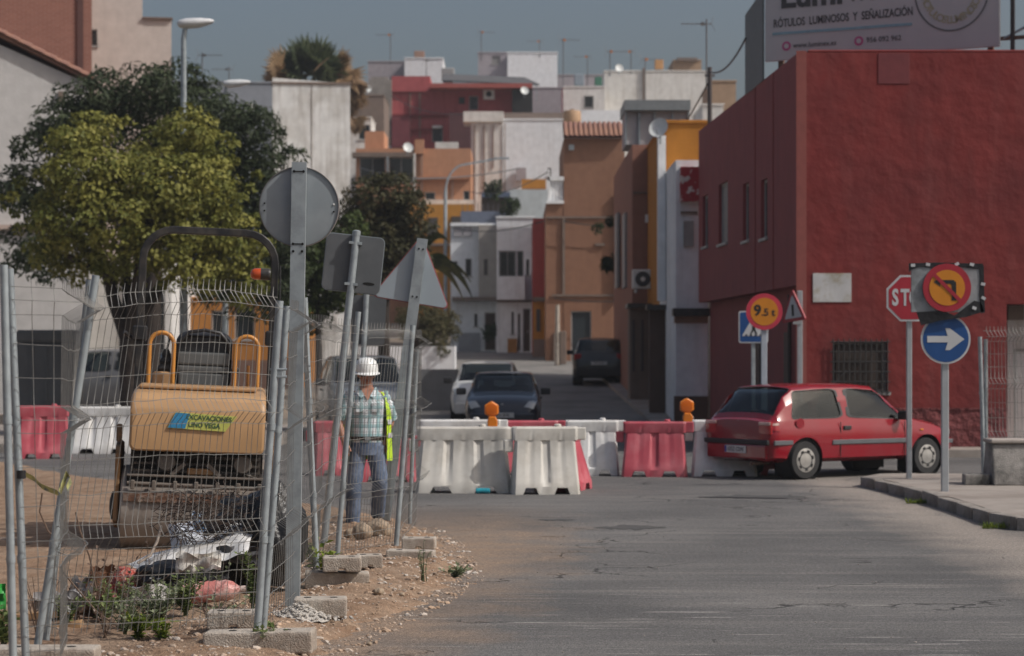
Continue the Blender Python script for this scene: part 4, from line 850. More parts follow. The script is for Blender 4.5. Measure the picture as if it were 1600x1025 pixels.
leaves('crown', crown_items(bl, 30000, 0.19, 0.065, droop=0.6, clump=46, tvar=0.7, cl=(0.18,0.38)), leafmat('dark_green_leaf', (0.020,0.032,0.015), (0.068,0.088,0.040)), T)
# brownish tree and dark shrub mass right of the round sign
D = 66.0; T = thing('street_tree', 'brown-tinged dense round tree behind the triangular sign', 'tree', (X_(600,D), D, gz(D)))
trunk(T, [([Vector((0,0,-.2)), lp(600,520), lp(602,430), lp(605,350)],0.2,0.1)])
bl = []
for (xp,yp,rp,dy) in ((575,310,30,0),(610,300,32,.4),(640,325,28,0),(560,345,34,.4),(600,345,40,.8),(640,360,32,.4),(590,385,38,0),(630,400,34,.4),(555,390,30,0),(575,420,34,.5),(615,430,34,.2)):
    p = lp(xp,yp,dy); r = rp*D/F; bl.append((p.x,p.y,p.z,r,r*1.2,r*0.85))
leaves('crown', crown_items(bl, 13000, 0.16, 0.085), leafmat('bronze_green_leaf', (0.026,0.032,0.012), (0.080,0.070,0.028), (0.15,0.080,0.045)), T)
D = 58.0; T = thing('dark_shrub', 'dark green bushy shrub between the roller and the round sign post', 'shrub', (X_(500,D), D, gz(D)))
trunk(T, [([Vector((0,0,-.2)), lp(498,540), lp(495,450)],0.12,0.05)])
bl = []
for (xp,yp,rp,dy) in ((440,420,40,0),(480,400,42,.4),(520,420,38,0),(450,460,40,.4),(500,455,42,.3),(535,455,30,0),(470,490,34,.1),(515,385,30,.3),(545,360,24,.3),(440,385,30,.3)):
    p = lp(xp,yp,dy); r = rp*D/F; bl.append((p.x,p.y,p.z,r,r*1.2,r*0.85))
leaves('crown', crown_items(bl, 14000, 0.15, 0.09), leafmat('shrub_green_leaf', (0.024,0.042,0.010), (0.085,0.115,0.030)), T)
# planter shrub
D = 84.7; T = thing('trailing_shrub', 'olive trailing shrub spilling over the white planter wall', 'shrub', (X_(678,D), D+0.5, gz(D)))
trunk(T, [([Vector((0,0,-.2)), lp(678,560), lp(676,500)],0.1,0.05)])
bl = []
for (xp,yp,rp,dy) in ((660,500,22,0),(690,500,20,0),(675,520,24,-.3),(700,520,14,-.2),(685,545,14,-.5),(690,565,7,-.6),(650,525,18,0),(640,495,16,.2)):
    p = lp(xp,yp,dy); r = rp*D/F; bl.append((p.x,p.y,p.z,r,r,r*.9))
leaves('crown', crown_items(bl, 5000, 0.16, 0.06), leafmat('olive_leaf', (0.04,0.045,0.014), (0.13,0.11,0.05)), T)
# banana-like plant with long arching leaves
D = 74.0; T = thing('banana_plant', 'banana plant with long drooping leaves behind the triangular sign', 'plant', (X_(650,D), D, gz(D)))
trunk(T, [([Vector((0,0,-.2)), lp(648,500), lp(646,430)],0.15,0.11)])
q = MB(); m_ban = mat('banana_leaf', (0.035,0.055,0.016), 0.45, var=0.35, scale=3, col2=(0.10,0.11,0.035), c2scale=1.5)
for (ex, ey, mx_, my_, wd) in ((702,378,672,352,9),(740,470,705,390,9),(725,470,690,395,8),(712,425,690,385,8),(600,385,622,372,9),(585,410,612,385,8),(640,368,644,390,8),(610,440,625,405,8),(700,485,672,410,9),(736,440,700,395,7)):
    a = lp(647,425); b = lp(mx_,my_-8,rnd.uniform(-.5,.5)); c = lp(ex,ey,rnd.uniform(-.8,.8)); n = 10; L_ = []; Rr = []
    for i in range(n+1):
        t = i/n; p = a*(1-t)**2+b*2*t*(1-t)+c*t*t; dd = ((b-a)*(1-t)+(c-b)*t).normalized(); sd = dd.cross(Vector((0,1,0))).normalized()*0.5+Vector((0,-0.6,0.2)); sd = sd.normalized()
        ww = wd*D/F*math.sin(math.pi*min(1,0.12+t*0.88))*1.0; L_.append(p+sd*ww); Rr.append(p-sd*ww)
    q.add([v for pr in zip(L_,[(l+r)/2-Vector((0,0,0.04)) for l,r in zip(L_,Rr)],Rr) for v in pr], [f for i in range(n) for f in ((3*i,3*i+1,3*i+4,3*i+3),(3*i+1,3*i+2,3*i+5,3*i+4))])
q.build('crown', m_ban, T, smooth=70, fix=False)
# fan palm with a skirt of dead fronds
D = 112.0; T = thing('fan_palm', 'fan palm with a skirt of dry brown fronds above the stained white wall', 'palm tree', (X_(488,D), D, gz(D)))
trunk(T, [([Vector((0,0,-.2)), lp(490,300), lp(489,130)],0.35,0.3)])
def fan(items, c, d, L, tn):
    d = d.normalized(); side = d.cross(rv()); side = side.normalized() if side.length > 1e-4 else Vector((1,0,0)); up = side.cross(d)
    hub = c+d*L*0.45
    for k in range(13):
        a = (k/12-0.5)*2.6; dd = d*math.cos(a)+side*math.sin(a)+Vector((0,0,-0.15)); items.append((hub, dd, up, L*0.75*rnd.uniform(.8,1.1), L*0.13, tn))
    items.append((c, d, up, L*0.5, L*0.04, tn))
it = []; c0 = lp(485,118)
for k in range(64):
    az = rnd.uniform(0,2*math.pi); el = rnd.uniform(-0.1,1.35); fan(it, c0, Vector((math.cos(az)*math.cos(el),math.sin(az)*math.cos(el),math.sin(el))), rnd.uniform(1.2,1.9), rnd.random())
leaves('crown', it, leafmat('palm_green', (0.05,0.070,0.035), (0.13,0.155,0.075)), T)
it = []
for k in range(26):
    az = rnd.choice((0,math.pi))+rnd.gauss(0,.45); rr_ = rnd.uniform(1.2,2.6)
    c = lp(487,rnd.uniform(100,128))+Vector((math.cos(az)*rr_*0.6, math.sin(az)*rr_*0.6, 0.1)); fan(it, c, Vector((math.cos(az)*0.7,math.sin(az)*0.7,rnd.uniform(-0.9,0.8))), rnd.uniform(0.8,1.4), rnd.random())
for k in range(26):
    az = rnd.uniform(-0.4,0.6); c = lp(rnd.uniform(525,560),rnd.uniform(105,190)); fan(it, c, Vector((0.3,0,-1)), rnd.uniform(0.7,1.2), rnd.random())
leaves('dead_fronds', it, leafmat('dry_frond', (0.20,0.125,0.07), (0.40,0.27,0.15)), T)
# creepers and pot plants on the houses
def tuft(name, label, cat, xp, yp, D, rp, n, m, L=0.16):
    p = px(xp,yp,D); r = rp*D/F; t = thing(name, label, cat, (p.x,p.y,p.z-r))
    leaves('foliage', crown_items([(0,0,r,r,r,r*1.1)], n, L, L*.4, clump=12), m, t)
    MB().tube([(0,0,0),(0,0,r)],0.02,5).build('stem', m_bark, t); return t
gl = MATS_leaf = leafmat('creeper_leaf', (0.010,0.022,0.008), (0.05,0.075,0.022))
tuft('creeper', 'long hanging plant on the corner of the brown house', 'plant', 952, 412, 78, 8, 300, gl, .2); tuft('creeper', 'small tuft of leaves on the brown wall', 'plant', 933, 357, 90, 6, 120, gl, .18); tuft('creeper', 'higher creeper tuft at the brown house corner', 'plant', 955, 345, 78, 6, 120, gl, .16)
pt = tuft('potted_plant', 'tall potted plant beside the white house door', 'plant', 766, 520, 104.5, 8, 260, gl, .25)
MB().lathe([(0.2,-1.5),(0.28,-1.0),(0.26,-1.0)],14).build('pot', mat('red_pot',(0.35,0.06,0.04),0.7), pt)
tuft('terrace_plant', 'bushy plants on the roof terrace of the lean-to house', 'plant', 800, 325, 116.5, 11, 300, gl, .3); tuft('terrace_plant', 'dark plants hanging at the terrace awning', 'plant', 770, 295, 116, 10, 260, gl, .3)
# ------------------------------------------------------------ plastic barriers
def plastic(name, c, c2): return mat(name, c, 0.55, 0, var=0.07, scale=3, col2=c2, c2scale=3.2, c2amt=(0.45,0.72), streak=tuple(x*0.45 for x in c), streak_amt=0.5, bump=0.12, bscale=6)
pw1 = plastic('white_plastic', (0.60,0.58,0.535), (0.44,0.41,0.36)); pw2 = plastic('clean_white_plastic', (0.72,0.72,0.71), (0.55,0.53,0.49)); pr1 = plastic('red_plastic', (0.43,0.065,0.09), (0.48,0.15,0.17))
def flare(z, h): return (1.04-0.15*(z/h)) if z < h*0.79 or z == h*0.80 and False else 1.0
def barrier_mesh(L=1.30, h=0.84, ribs=3):
    """moulded water-filled barrier: flared A profile, top rail, recessed ribs, foot arches"""
    q = MB(); w0, w1 = 0.24, 0.075
    prof = [(0.0,w0),(0.10,w0),(0.16,w0*0.92),(0.45,0.135),(h*0.785,w1+.01),(h*0.80,0.088),(h*0.97,0.088),(h,0.070)]
    n = 26; foot = [(-L*.40,-L*.22),(L*.22,L*.40)]
    # body built from vertical slices so that ribs are recessed and the foot has two arches
    xs = [-L/2+L*i/n for i in range(n+1)]
    rings = []
    for x in xs:
        u = abs(((x/L+0.5)*ribs) % 1-0.5)*2      # 0 middle of a panel, 1 at a joint
        rec = 0.028 if 0.80 < u and abs(x) < L*0.42 else (0.010 if u < 0.12 else 0.0); end = 1.0-0.25*max(0,(abs(x)-L*0.46)/(L*0.04))
        arch = 0.085 if L*0.13 < abs(x) < L*0.33 or abs(x) < 0.0 else 0.0
        P = []
        for (z,wd) in prof:
            zz = max(z, arch); k = rec if 0.12 < z < h*0.79 else 0
            P.append((x*flare(z,h), -(wd-k)*end, zz))
        for (z,wd) in reversed(prof):
            zz = max(z, arch); k = rec if 0.12 < z < h*0.79 else 0
            P.append((x*flare(z,h), (wd-k)*end, zz))
        rings.append([Vector(p) for p in P])
    q.loft(rings); return q
BM = {}
def barrier(label, x, y, rz, m, L=1.3, h=0.84, ribs=3):
    key = (L,h,ribs,m.name)
    t = thing('plastic_barrier', label, 'barrier', (x,y,0.0), rz, 'plastic road barriers')
    if key not in BM:
        o = barrier_mesh(L,h,ribs).build('body', m, t, smooth=28); BM[key] = o.data
        BM[key,'lug'] = MB().bb((-0.06,-0.05,0),(0.06,0.05,0.16)).build('hook_lug', m, t, bevel=0.012).data
        BM[key,'cap'] = MB().lathe([(0.045,0),(0.045,0.025),(0.03,0.035)],12).build('filler_cap', m, t).data
        ls = [c for c in t.children if c.name.startswith('hook_lug')]; ls[0].location = (-L/2-0.05,0,h*0.62); [c for c in t.children if c.name.startswith('filler')][0].location = (L*0.2,0,h-.001)
    else:
        for nm, k, loc in (('body',key,(0,0,0)),('hook_lug',(key,'lug'),(-L/2-0.05,0,h*0.62)),('filler_cap',(key,'cap'),(L*0.2,0,h-.001))):
            o = bpy.data.objects.new(nm, BM[k]); COL.objects.link(o); o.parent = t; o.location = loc
    o = bpy.data.objects.new('hook_lug', BM[key,'lug']); COL.objects.link(o); o.parent = t; o.location = (L/2+0.05,0,h*0.80)
    return t
def bpx(x0, x1, yb):   # centre and length from photo columns and base row
    s = (yb-YH)/HE; return ((x0+x1)/2-800)/s, F/s, (x1-x0)/s
x, y, L = bpx(652, 797, 769); barrier('dirty white barrier at the front left with a teal can at its foot', x, y, 0.0, pw1, L, 0.85)
x, y, L = bpx(800, 902, 771); barrier('cream white barrier at the front right, its tapered end towards the red one', x, y, 0.10, pw1, L, 0.86, 2)
x, y, L = bpx(655, 782, 742); barrier('clean white barrier of the rear row under the left warning lamp', x, y, 0, pw2, L, 0.82)
x, y, L = bpx(784, 872, 741); barrier('red barrier of the rear row, mostly hidden by the front white ones', x, y, 0, pr1, L, 0.80, 2)
x, y, L = bpx(884, 966, 742); barrier('white barrier of the rear row left of the faded red one', x, y, -0.03, pw2, L, 0.81, 2)
x, y, L = bpx(974, 1072, 744); barrier('faded red barrier standing clear in the rear row right of centre', x, y, -0.10, pr1, L, 0.80, 2)
x, y, L = bpx(1082, 1180, 743); barrier('white barrier partly hidden by the red car', x, y, -0.06, pw2, L, 0.82, 2)
x, y, L = bpx(1188, 1262, 741); barrier('red barrier behind the rear wheels of the red car', x, y, -0.1, pr1, L, 0.50, 2)
x, y, L = bpx(868, 914, 769); barrier('red barrier set end-on behind the cream white one', x-.05, y+.45, 1.25, pr1, 0.9, 0.80, 2)
x, y, L = bpx(30, 108, 716); barrier('red barrier on the site at the far left, behind the folded fence', x, y, 0.1, pr1, L, 0.90, 2)
x, y, L = bpx(112, 215, 708); barrier('white barrier on the site left of the roller', x, y, 0, pw2, L, 0.84)
x, y, L = bpx(505, 560, 742); barrier('red barrier seen through the fence left of the worker', x, y, 0.2, pr1, L+.3, 0.80, 2)
x, y, L = bpx(560, 648, 752); barrier('red and dusty barrier behind the legs of the worker', x, y, 0.1, pr1, L, 0.60, 2)
# orange warning lamps clipped on the barriers
def warning(label, xp, yp, D):
    p = px(xp, 664, D); p.z = px(xp, yp, D).z
    t = thing('warning_lamp', label, 'warning lamp', (p.x, p.y, p.z), 0, 'orange warning lamps on barriers')
    mo = mat('lamp_orange', (0.70,0.20,0.01), 0.35, coat=0.4); ml = mat('lamp_lens', (0.62,0.13,0.005), 0.15, coat=0.6)
    MB().prism([(0.085,0),(-0.055,0),(-0.06,0.10),(-0.04,0.16),(0.06,0.16),(0.09,0.10)], -0.06, 0.06).build('battery_box', mo, t, bevel=0.012)
    oc = [(0.125*math.cos(R(60*i+30))*0.95, 0.262+0.125*math.sin(R(60*i+30))) for i in range(6)]
    MB().prism(oc, -0.045, 0.045).build('housing', mo, t, bevel=0.012)
    for s in (-1,1): MB().lathe([(0.090,s*0.046),(0.086,s*0.052),(0.05,s*0.055)],20,'Y',Matrix.Translation((0,0,0.262))).build('lens', ml, t, smooth=30)
    MB().tube([(0.06,0,0.02),(0.10,0,0.05),(0.10,0,0.10),(0.06,0,0.12)],0.008,6).build('handle', M_['galv'], t)
warning('orange warning lamp on the white barrier in front of the waiting blue car', 768, 668, 32.6)
warning('orange warning lamp between the faded red barrier and the red car', 1073, 662, 33.4)
# ------------------------------------------------------------ cars
def paint(name, c, rough=0.32): return mat(name, c, rough, 0.0, var=0.05, scale=3, coat=0.7, spec=0.3, col2=tuple(v*0.85+0.012 for v in c), c2scale=1.5)
m_trim = mat('grey_trim', (0.10,0.105,0.115), 0.5, var=0.1); m_plast = mat('black_plastic', (0.02,0.02,0.022), 0.6); m_rim = mat('alloy_silver', (0.42,0.41,0.39), 0.35, 0.5, var=0.15, scale=12)
m_tail = mat('tail_light_red', (0.30,0.008,0.012), 0.15, coat=0.5); m_tailw = mat('tail_light_clear', (0.50,0.34,0.30), 0.15, coat=0.5); m_head = mat('head_light', (0.38,0.40,0.40), 0.08, 0.2, coat=0.8)
m_plate = mat('number_plate', (0.62,0.62,0.60), 0.4, var=0.05); m_eu = mat('plate_blue', (0.02,0.05,0.30), 0.4); m_amber = mat('amber_lens', (0.6,0.2,0.02), 0.2)
def glassmat():
    m = bpy.data.materials.new('tinted_glass'); m.use_nodes = True; t = m.node_tree; L = t.links.new; t.nodes.remove(t.nodes['Principled BSDF'])
    tr = _n(t,'ShaderNodeBsdfTransparent'); tr.inputs['Color'].default_value = (0.24,0.28,0.28,1); gl = _n(t,'ShaderNodeBsdfGlossy'); gl.inputs['Roughness'].default_value = 0.03; gl.inputs['Color'].default_value = (0.85,0.9,0.9,1)
    lw = _n(t,'ShaderNodeLayerWeight'); lw.inputs['Blend'].default_value = 0.5; pw_ = _n(t,'ShaderNodeMath',operation='POWER'); pw_.inputs[1].default_value = 4.0; L(lw.outputs['Facing'], pw_.inputs[0]); fr = _n(t,'ShaderNodeMath',operation='MULTIPLY_ADD'); fr.inputs[1].default_value = 0.9; fr.inputs[2].default_value = 0.05; L(pw_.outputs[0], fr.inputs[0]); mx = _n(t,'ShaderNodeMixShader'); L(fr.outputs[0], mx.inputs[0]); L(tr.outputs[0], mx.inputs[1]); L(gl.outputs[0], mx.inputs[2]); L(mx.outputs[0], t.nodes['Material Output'].inputs['Surface']); return m
m_tint = glassmat(); m_cab = mat('cabin_trim', (0.03,0.03,0.032), 0.85, var=0.2); m_seatc = mat('car_seat_cloth', (0.055,0.055,0.06), 0.9, var=0.2)
def surf(rings, i, r):
    i0 = int(min(len(rings)-2, max(0, math.floor(i)))); a = i-i0; r0 = int(math.floor(r)); b = r-r0; n = len(rings[0]); p = lambda k, l: rings[k][l % n]
    return (p(i0,r0)*(1-a)+p(i0+1,r0)*a)*(1-b)+(p(i0,r0+1)*(1-a)+p(i0+1,r0+1)*a)*b
def inside(poly, x, y):
    c = False; n = len(poly)
    for k in range(n):
        (x1,y1),(x2,y2) = poly[k], poly[k-1]
        if (y1 > y) != (y2 > y) and x < (x2-x1)*(y-y1)/(y2-y1)+x1: c = not c
    return c
def roundpoly(poly, k=0.14, n=4):
    out = []; m = len(poly)
    for i in range(m):
        a, b, c = Vector(poly[i-1]), Vector(poly[i]), Vector(poly[(i+1)%m]); p, q = b.lerp(a,k), b.lerp(c,k)
        for j in range(n+1): t = j/n; v = p*(1-t)**2+b*2*t*(1-t)+q*t*t; out.append((v.x,v.y))
    return out
def glaze(t, rings, body, col, H, door=(6.66,9.9), quarter=(4.2,6.52)):
    n = len(rings[0]); me = body.data
    drop = [(i,r) for i in range(3,11) for r in (6,7,14,15)]+[(i,r) for i in (2,3,4,8,9,10) for r in range(8,14)]
    cen = {}
    for i, r in drop:
        c = (rings[i][r]+rings[i+1][r]+rings[i+1][(r+1)%n]+rings[i][(r+1)%n])/4; cen[(round(c.x,2),round(c.y,2),round(c.z,2))] = 1
    bm = bmesh.new(); bm.from_mesh(me); kill = []
    for f in bm.faces:
        if len(f.verts) == 4:
            c = sum((v.co for v in f.verts), Vector())/4
            if any((round(c.x+dx,2),round(c.y+dy,2),round(c.z+dz,2)) in cen for dx in (-.004,0,.004) for dy in (-.004,0,.004) for dz in (-.004,0,.004)): kill.append(f)
    bmesh.ops.delete(bm, geom=kill, context='FACES_ONLY'); bm.to_mesh(me); bm.free()
    lo, hi = 6.10, 7.90
    W = {'rear_side_window': roundpoly([(quarter[0]+.15,lo),(quarter[1],lo),(quarter[1]-.06,hi),(quarter[0]+.75,hi)]), 'door_window': roundpoly([(door[0],lo),(door[1]+.30,lo),(door[1]-1.15,hi),(door[0]+.03,hi)], 0.10)}
    RW = roundpoly([(2.72,8.15),(2.72,n-8.15),(4.88,n-8.5),(4.88,8.5)], 0.10); WS = roundpoly([(8.18,8.45),(8.18,n-8.45),(10.45,n-8.2),(10.45,8.2)], 0.08)
    def frame(name, i0, i1, r0, r1, polys, nu, nv):
        q = MB(); vs = [surf(rings, i0+(i1-i0)*a/nu, r0+(r1-r0)*b/nv) for b in range(nv+1) for a in range(nu+1)]; fs = []
        for b in range(nv):
            for a in range(nu):
                x, y = i0+(i1-i0)*(a+.5)/nu, r0+(r1-r0)*(b+.5)/nv
                if not any(inside(p, x, y) for p in polys): fs.append((b*(nu+1)+a,b*(nu+1)+a+1,(b+1)*(nu+1)+a+1,(b+1)*(nu+1)+a))
        q.add(vs, fs); return q.build(name, col, t, smooth=60, fix=False)
    def pane(name, poly, m, off):
        q = MB(); cx = sum(p[0] for p in poly)/len(poly); cy = sum(p[1] for p in poly)/len(poly); rr = 5; k = len(poly); vs = []; fs = []
        for g in range(rr+1):
            for (x, y) in poly: s_ = g/rr*1.02; p = surf(rings, cx+(x-cx)*s_, cy+(y-cy)*s_); vs.append(p+Vector((0,0.0,0.65-p.z)).normalized()*0 + (Vector((p.x*0.75,0,0.7))-p).normalized()*off)
        for g in range(rr):
            for a in range(k): fs.append((g*k+a,g*k+(a+1)%k,(g+1)*k+(a+1)%k,(g+1)*k+a))
        q.add(vs, fs); return q.build(name, m, t, smooth=60, fix=False)
    mir = lambda P_: [(x, n-y) for x, y in P_]
    def gasket(poly):
        cx = sum(p[0] for p in poly)/len(poly); cy = sum(p[1] for p in poly)/len(poly); k = len(poly); vs = []
        for sc_ in (0.972, 1.03):
            for (x, y) in poly:
                p = surf(rings, cx+(x-cx)*sc_, cy+(y-cy)*sc_); vs.append(p-(Vector((p.x*0.75,0,0.7))-p).normalized()*0.006)
        MB().add(vs, [(a,(a+1)%k,k+(a+1)%k,k+a) for a in range(k)]).build('window_seal', m_plast, t, smooth=60, fix=False)
    for p in list(W.values())+[mir(p) for p in W.values()]+[RW, WS]: gasket(p)
    frame('window_surround', 3, 11, 6, 8, list(W.values()), 150, 24); frame('window_surround', 3, 11, n-8, n-6, [mir(p) for p in W.values()], 150, 24)
    frame('hatch_surround', 2, 5, 8, n-8, [RW], 60, 60); frame('windscreen_surround', 8, 11, 8, n-8, [WS], 50, 60)
    for nm, p in W.items(): pane(nm, p, m_tint, 0.012); pane(nm, mir(p), m_tint, 0.012)
    pane('rear_window', RW, m_tint, 0.010); pane('windscreen', WS, m_tint, 0.010)
    L0, L1 = rings[3][0].x+.12, rings[11][0].x-.1; w = max(v.y for v in rings[7])*0.90; b = H*0.60
    MB().bb((L0,-w,0.32),(L1,w,0.36)).build('cabin_floor', m_cab, t)
    for s in (-1,1): MB().bb((L0,s*w,0.32),(L1,s*(w-.03),b)).build('door_lining', m_cab, t)
    MB().bb((L1-.25,-w+.04,b-.25),(L1+.05,w-.04,b+.03)).build('dashboard', m_cab, t, bevel=.04); MB().bb((L0-.1,-w+.03,b-.05),(L0+.30,w-.03,b-.01)).build('parcel_shelf', m_cab, t)
    for s in (-1,1):
        st = MB().bb((-0.32,s*0.36-.22,0.36),(0.20,s*0.36+.22,0.55)).build('front_seat', m_seatc, t, bevel=.06, seg=2)
        MB().box((-0.36,s*0.36,0.80),(0.13,0.44,0.56),ry=-0.18).build('backrest', m_seatc, st, bevel=.05, seg=2); MB().box((-0.44,s*0.36,1.14),(0.09,0.24,0.16)).build('headrest', m_seatc, st, bevel=.03, seg=2)
    MB().bb((L0+.25,-w+.08,0.36),(L0+.75,w-.08,0.55)).build('rear_seat', m_seatc, t, bevel=.05); MB().box((L0+.30,0,0.75),(0.13,2*w-.2,0.45),ry=-0.2).build('rear_backrest', m_seatc, t, bevel=.05)
    MB().lathe([(0.185,-0.012),(0.20,0),(0.185,0.012),(0.17,0)],24,'X',Matrix.Translation((L1-.36,0.36,b+.02)) @ Matrix.Rotation(0.4,4,'Y')).build('steering_wheel', m_cab, t, smooth=50)
def make_car(label, cat, loc, rz, col, L=3.68, W=1.60, Hh=1.38, wb=2.385, wr=0.275, prof=None, doors=3, plate='', glass=None, clear=0.16, group=None, tail='hatch'):
    """x forward. prof: stations (x, z_deck_or_roof, z_belt, half_width_belt, half_width_roof)"""
    t = thing('parked_car' if cat == 'car' and group else 'car', label, 'car', loc, rz, group)
    hw = W/2
    P = prof
    rings = []
    for (x, zr, zb, wbk, wrf, z0) in P:
        pts = [(0,z0),(wbk*0.80,z0),(wbk*0.965,z0+0.06),(wbk*0.985,z0+0.17),(wbk*1.008,(z0+zb)/2+0.09),(wbk*0.980,zb-0.10),(wbk*0.945,zb),
               (wbk*0.945+(wrf-wbk*0.945)*0.5, zb+(zr-zb)*0.55), (wrf, zr-0.05 if zr-zb > 0.1 else zb+(zr-zb)*.8), (wrf*0.90, zr-0.012), (wrf*0.5, zr+0.008), (0, zr+0.012)]
        ring = [Vector((x, -a, b)) for a, b in pts]+[Vector((x, a, b)) for a, b in reversed(pts[1:-1])]
        rings.append(ring)
    q = MB(); q.loft(rings); body = q.build('body', col, t, smooth=38)
    # wheel arches
    cut = MB()
    for xw in (P[0][0]*0+XR(P, wb)[0], XR(P, wb)[1]):
        for s in (-1,1): cut.lathe([(wr*1.20, s*hw*0.60),(wr*1.20, s*(hw+0.2))], 28, 'Y', Matrix.Translation((xw,0,wr)))
    co = cut.build('arch_cutter', M_['dark'], t)
    md = body.modifiers.new('arches','BOOLEAN'); md.operation = 'DIFFERENCE'; md.object = co; md.solver = 'EXACT'
    dg = bpy.context.evaluated_depsgraph_get(); me = bpy.data.meshes.new_from_object(body.evaluated_get(dg)); body.modifiers.clear(); body.data = me
    bpy.data.objects.remove(co); 
    while len(me.materials) > 1: me.materials.pop()
    me.polygons.foreach_set('use_smooth',[True]*len(me.polygons)); me.set_sharp_from_angle(angle=R(38))
    for poly in me.polygons: poly.material_index = 0
    # dark inner arches
    a0, a1 = XR(P, wb)
    for xw in (a0, a1):
        for s in (-1,1):
            q = MB(); q.lathe([(wr*1.19, s*hw*0.60),(wr*1.19, s*(hw-0.03))], 24, 'Y', Matrix.Translation((xw,0,wr))); q.f = q.f[:-2]
            q.add([(xw-wr*1.19,s*hw*0.61,0.05),(xw+wr*1.19,s*hw*0.61,0.05),(xw+wr*1.19,s*hw*0.61,wr*2.1),(xw-wr*1.19,s*hw*0.61,wr*2.1)],[(0,1,2,3)]); q.build('wheel_arch', M_['dark'], t, fix=False)
            wh = thing_part('wheel', t); wh.location = (xw, s*(hw-0.10), wr)
            MB().lathe([(wr*0.66,-0.085),(wr*0.93,-0.085),(wr,-0.05),(wr,0.05),(wr*0.93,0.085),(wr*0.66,0.085)], 30, 'Y').build('tyre', M_['rubber'], wh, smooth=35)
            MB().lathe([(wr*0.66,s*0.06),(wr*0.66,s*0.080),(wr*0.60,s*0.088),(wr*0.40,s*0.084),(wr*0.22,s*0.094),(0.01,s*0.096)], 30, 'Y').build('hub_cap', m_rim, wh, smooth=40)
            for k in range(7):
                aa = 2*math.pi*k/7+0.3; Mk = Matrix.Translation((wr*0.50*math.cos(aa), s*0.087, wr*0.50*math.sin(aa))) @ Matrix.Rotation(-aa,4,'Y')
                MB().at(Mk).box((0,0,0),(wr*0.10,0.010,wr*0.20)).build('slot', M_['dark'], wh, bevel=0.004)
    return t, rings, body
def thing_part(name, parent):
    o = bpy.data.objects.new(name, None); COL.objects.link(o); o.parent = parent; o.empty_display_size = 0.1; return o
def XR(P, wb):
    front, rear = P[-1][0], P[0][0]; c = (front+rear)/2-0.02; return (c-wb/2, c+wb/2)
def skinpatch(t, rings, pts, m, name, off=0.006, side=1, thick=False):
    """glass laid on the loft: pts are (station index float, row index float) corners, sampled on the body surface and offset outward"""
    def S(i, r):
        i0 = int(min(len(rings)-2, max(0, math.floor(i)))); a = i-i0; r0 = int(math.floor(r)); b = r-r0; n = len(rings[0])
        p = lambda k, l: rings[k][l % n]
        return (p(i0,r0)*(1-a)+p(i0+1,r0)*a)*(1-b)+(p(i0,r0+1)*(1-a)+p(i0+1,r0+1)*a)*b
    q = MB(); n = 10; vs = []
    for j in range(n+1):
        for i in range(n+1):
            u, v = i/n, j/n
            a = [(pts[0][k]*(1-u)+pts[1][k]*u)*(1-v)+(pts[3][k]*(1-u)+pts[2][k]*u)*v for k in (0,1)]
            p = S(*a); e = 0.02; du = S(a[0]+e,a[1])-S(a[0]-e,a[1]); dv = S(a[0],a[1]+e)-S(a[0],a[1]-e); nn = du.cross(dv)
            nn = nn.normalized() if nn.length > 1e-9 else Vector((0,0,1))
            c = Vector((p.x*0.0, 0, 0.7))
            if nn.dot(p-Vector((p.x*0.6,0,0.65))) < 0: nn = -nn
            p = p+nn*off
            if side < 0: p = Vector((p.x,-p.y,p.z))
            vs.append(p)
    q.add(vs, [(j*(n+1)+i,j*(n+1)+i+1,(j+1)*(n+1)+i+1,(j+1)*(n+1)+i) for j in range(n) for i in range(n)])
    return q.build(name, m, t, smooth=60, fix=False)
# hatchback profile (x, roof/deck z, belt z, half width belt, half width roof, bottom z), rear to front
def hatch(L=3.68, W=1.6, H=1.38, z0=0.20, k=1.0, bk=0.655):
    h = L/2; w = W/2; b = H*bk
    return [(-h,0.60,0.52,w*.80,w*.62,z0+.10),(-h+0.03,0.84*k,0.80*k,w*.90,w*.74,z0+.03),(-h+0.09,b+0.02,b-0.03,w*.955,w*.80,z0),(-h+0.16,b+0.13,b-0.01,w*.97,w*.80,z0),(-h+0.34,H-0.14,b,w*.985,w*.765,z0-.02),(-h+0.52,H-0.03,b,w,w*.755,z0-.02),
            (-h+0.95,H,b,w,w*.76,z0-.02),(-0.10,H,b-0.005,w,w*.765,z0-.02),(0.22,H-0.025,b-0.01,w,w*.76,z0-.02),(0.42,H-0.13,b-0.015,w,w*.75,z0-.02),(0.80,b+0.07,b-0.02,w*.995,w*.80,z0-.02),(0.93,b+0.015,b-0.03,w*.99,w*.80,z0-.02),
            (1.35/1.84*h,b-0.055,b-0.11,w*.975,w*.78,z0),(1.66/1.84*h,b-0.16,b-0.21,w*.93,w*.72,z0+.02),(h-0.07,b-0.27,b-0.31,w*.86,w*.62,z0+.05),(h,0.50,0.46,w*.74,w*.5,z0+.12)]
P = hatch(H=1.35, z0=0.26, bk=0.625); cp = paint('red_car_paint', (0.25,0.006,0.016), 0.25)
yaw = R(34); fw = Vector((math.cos(yaw), math.sin(yaw), 0)); rt = Vector((math.sin(yaw), -math.cos(yaw), 0))
rw = gp(1253, 749); a0, a1 = XR(P, 2.385)
loc = rw-fw*a0-rt*0.70; loc.z = 0.0
car, rings, body = make_car('red three-door hatchback crossing the junction in front of the red building', 'car', loc, yaw, cp, prof=P)
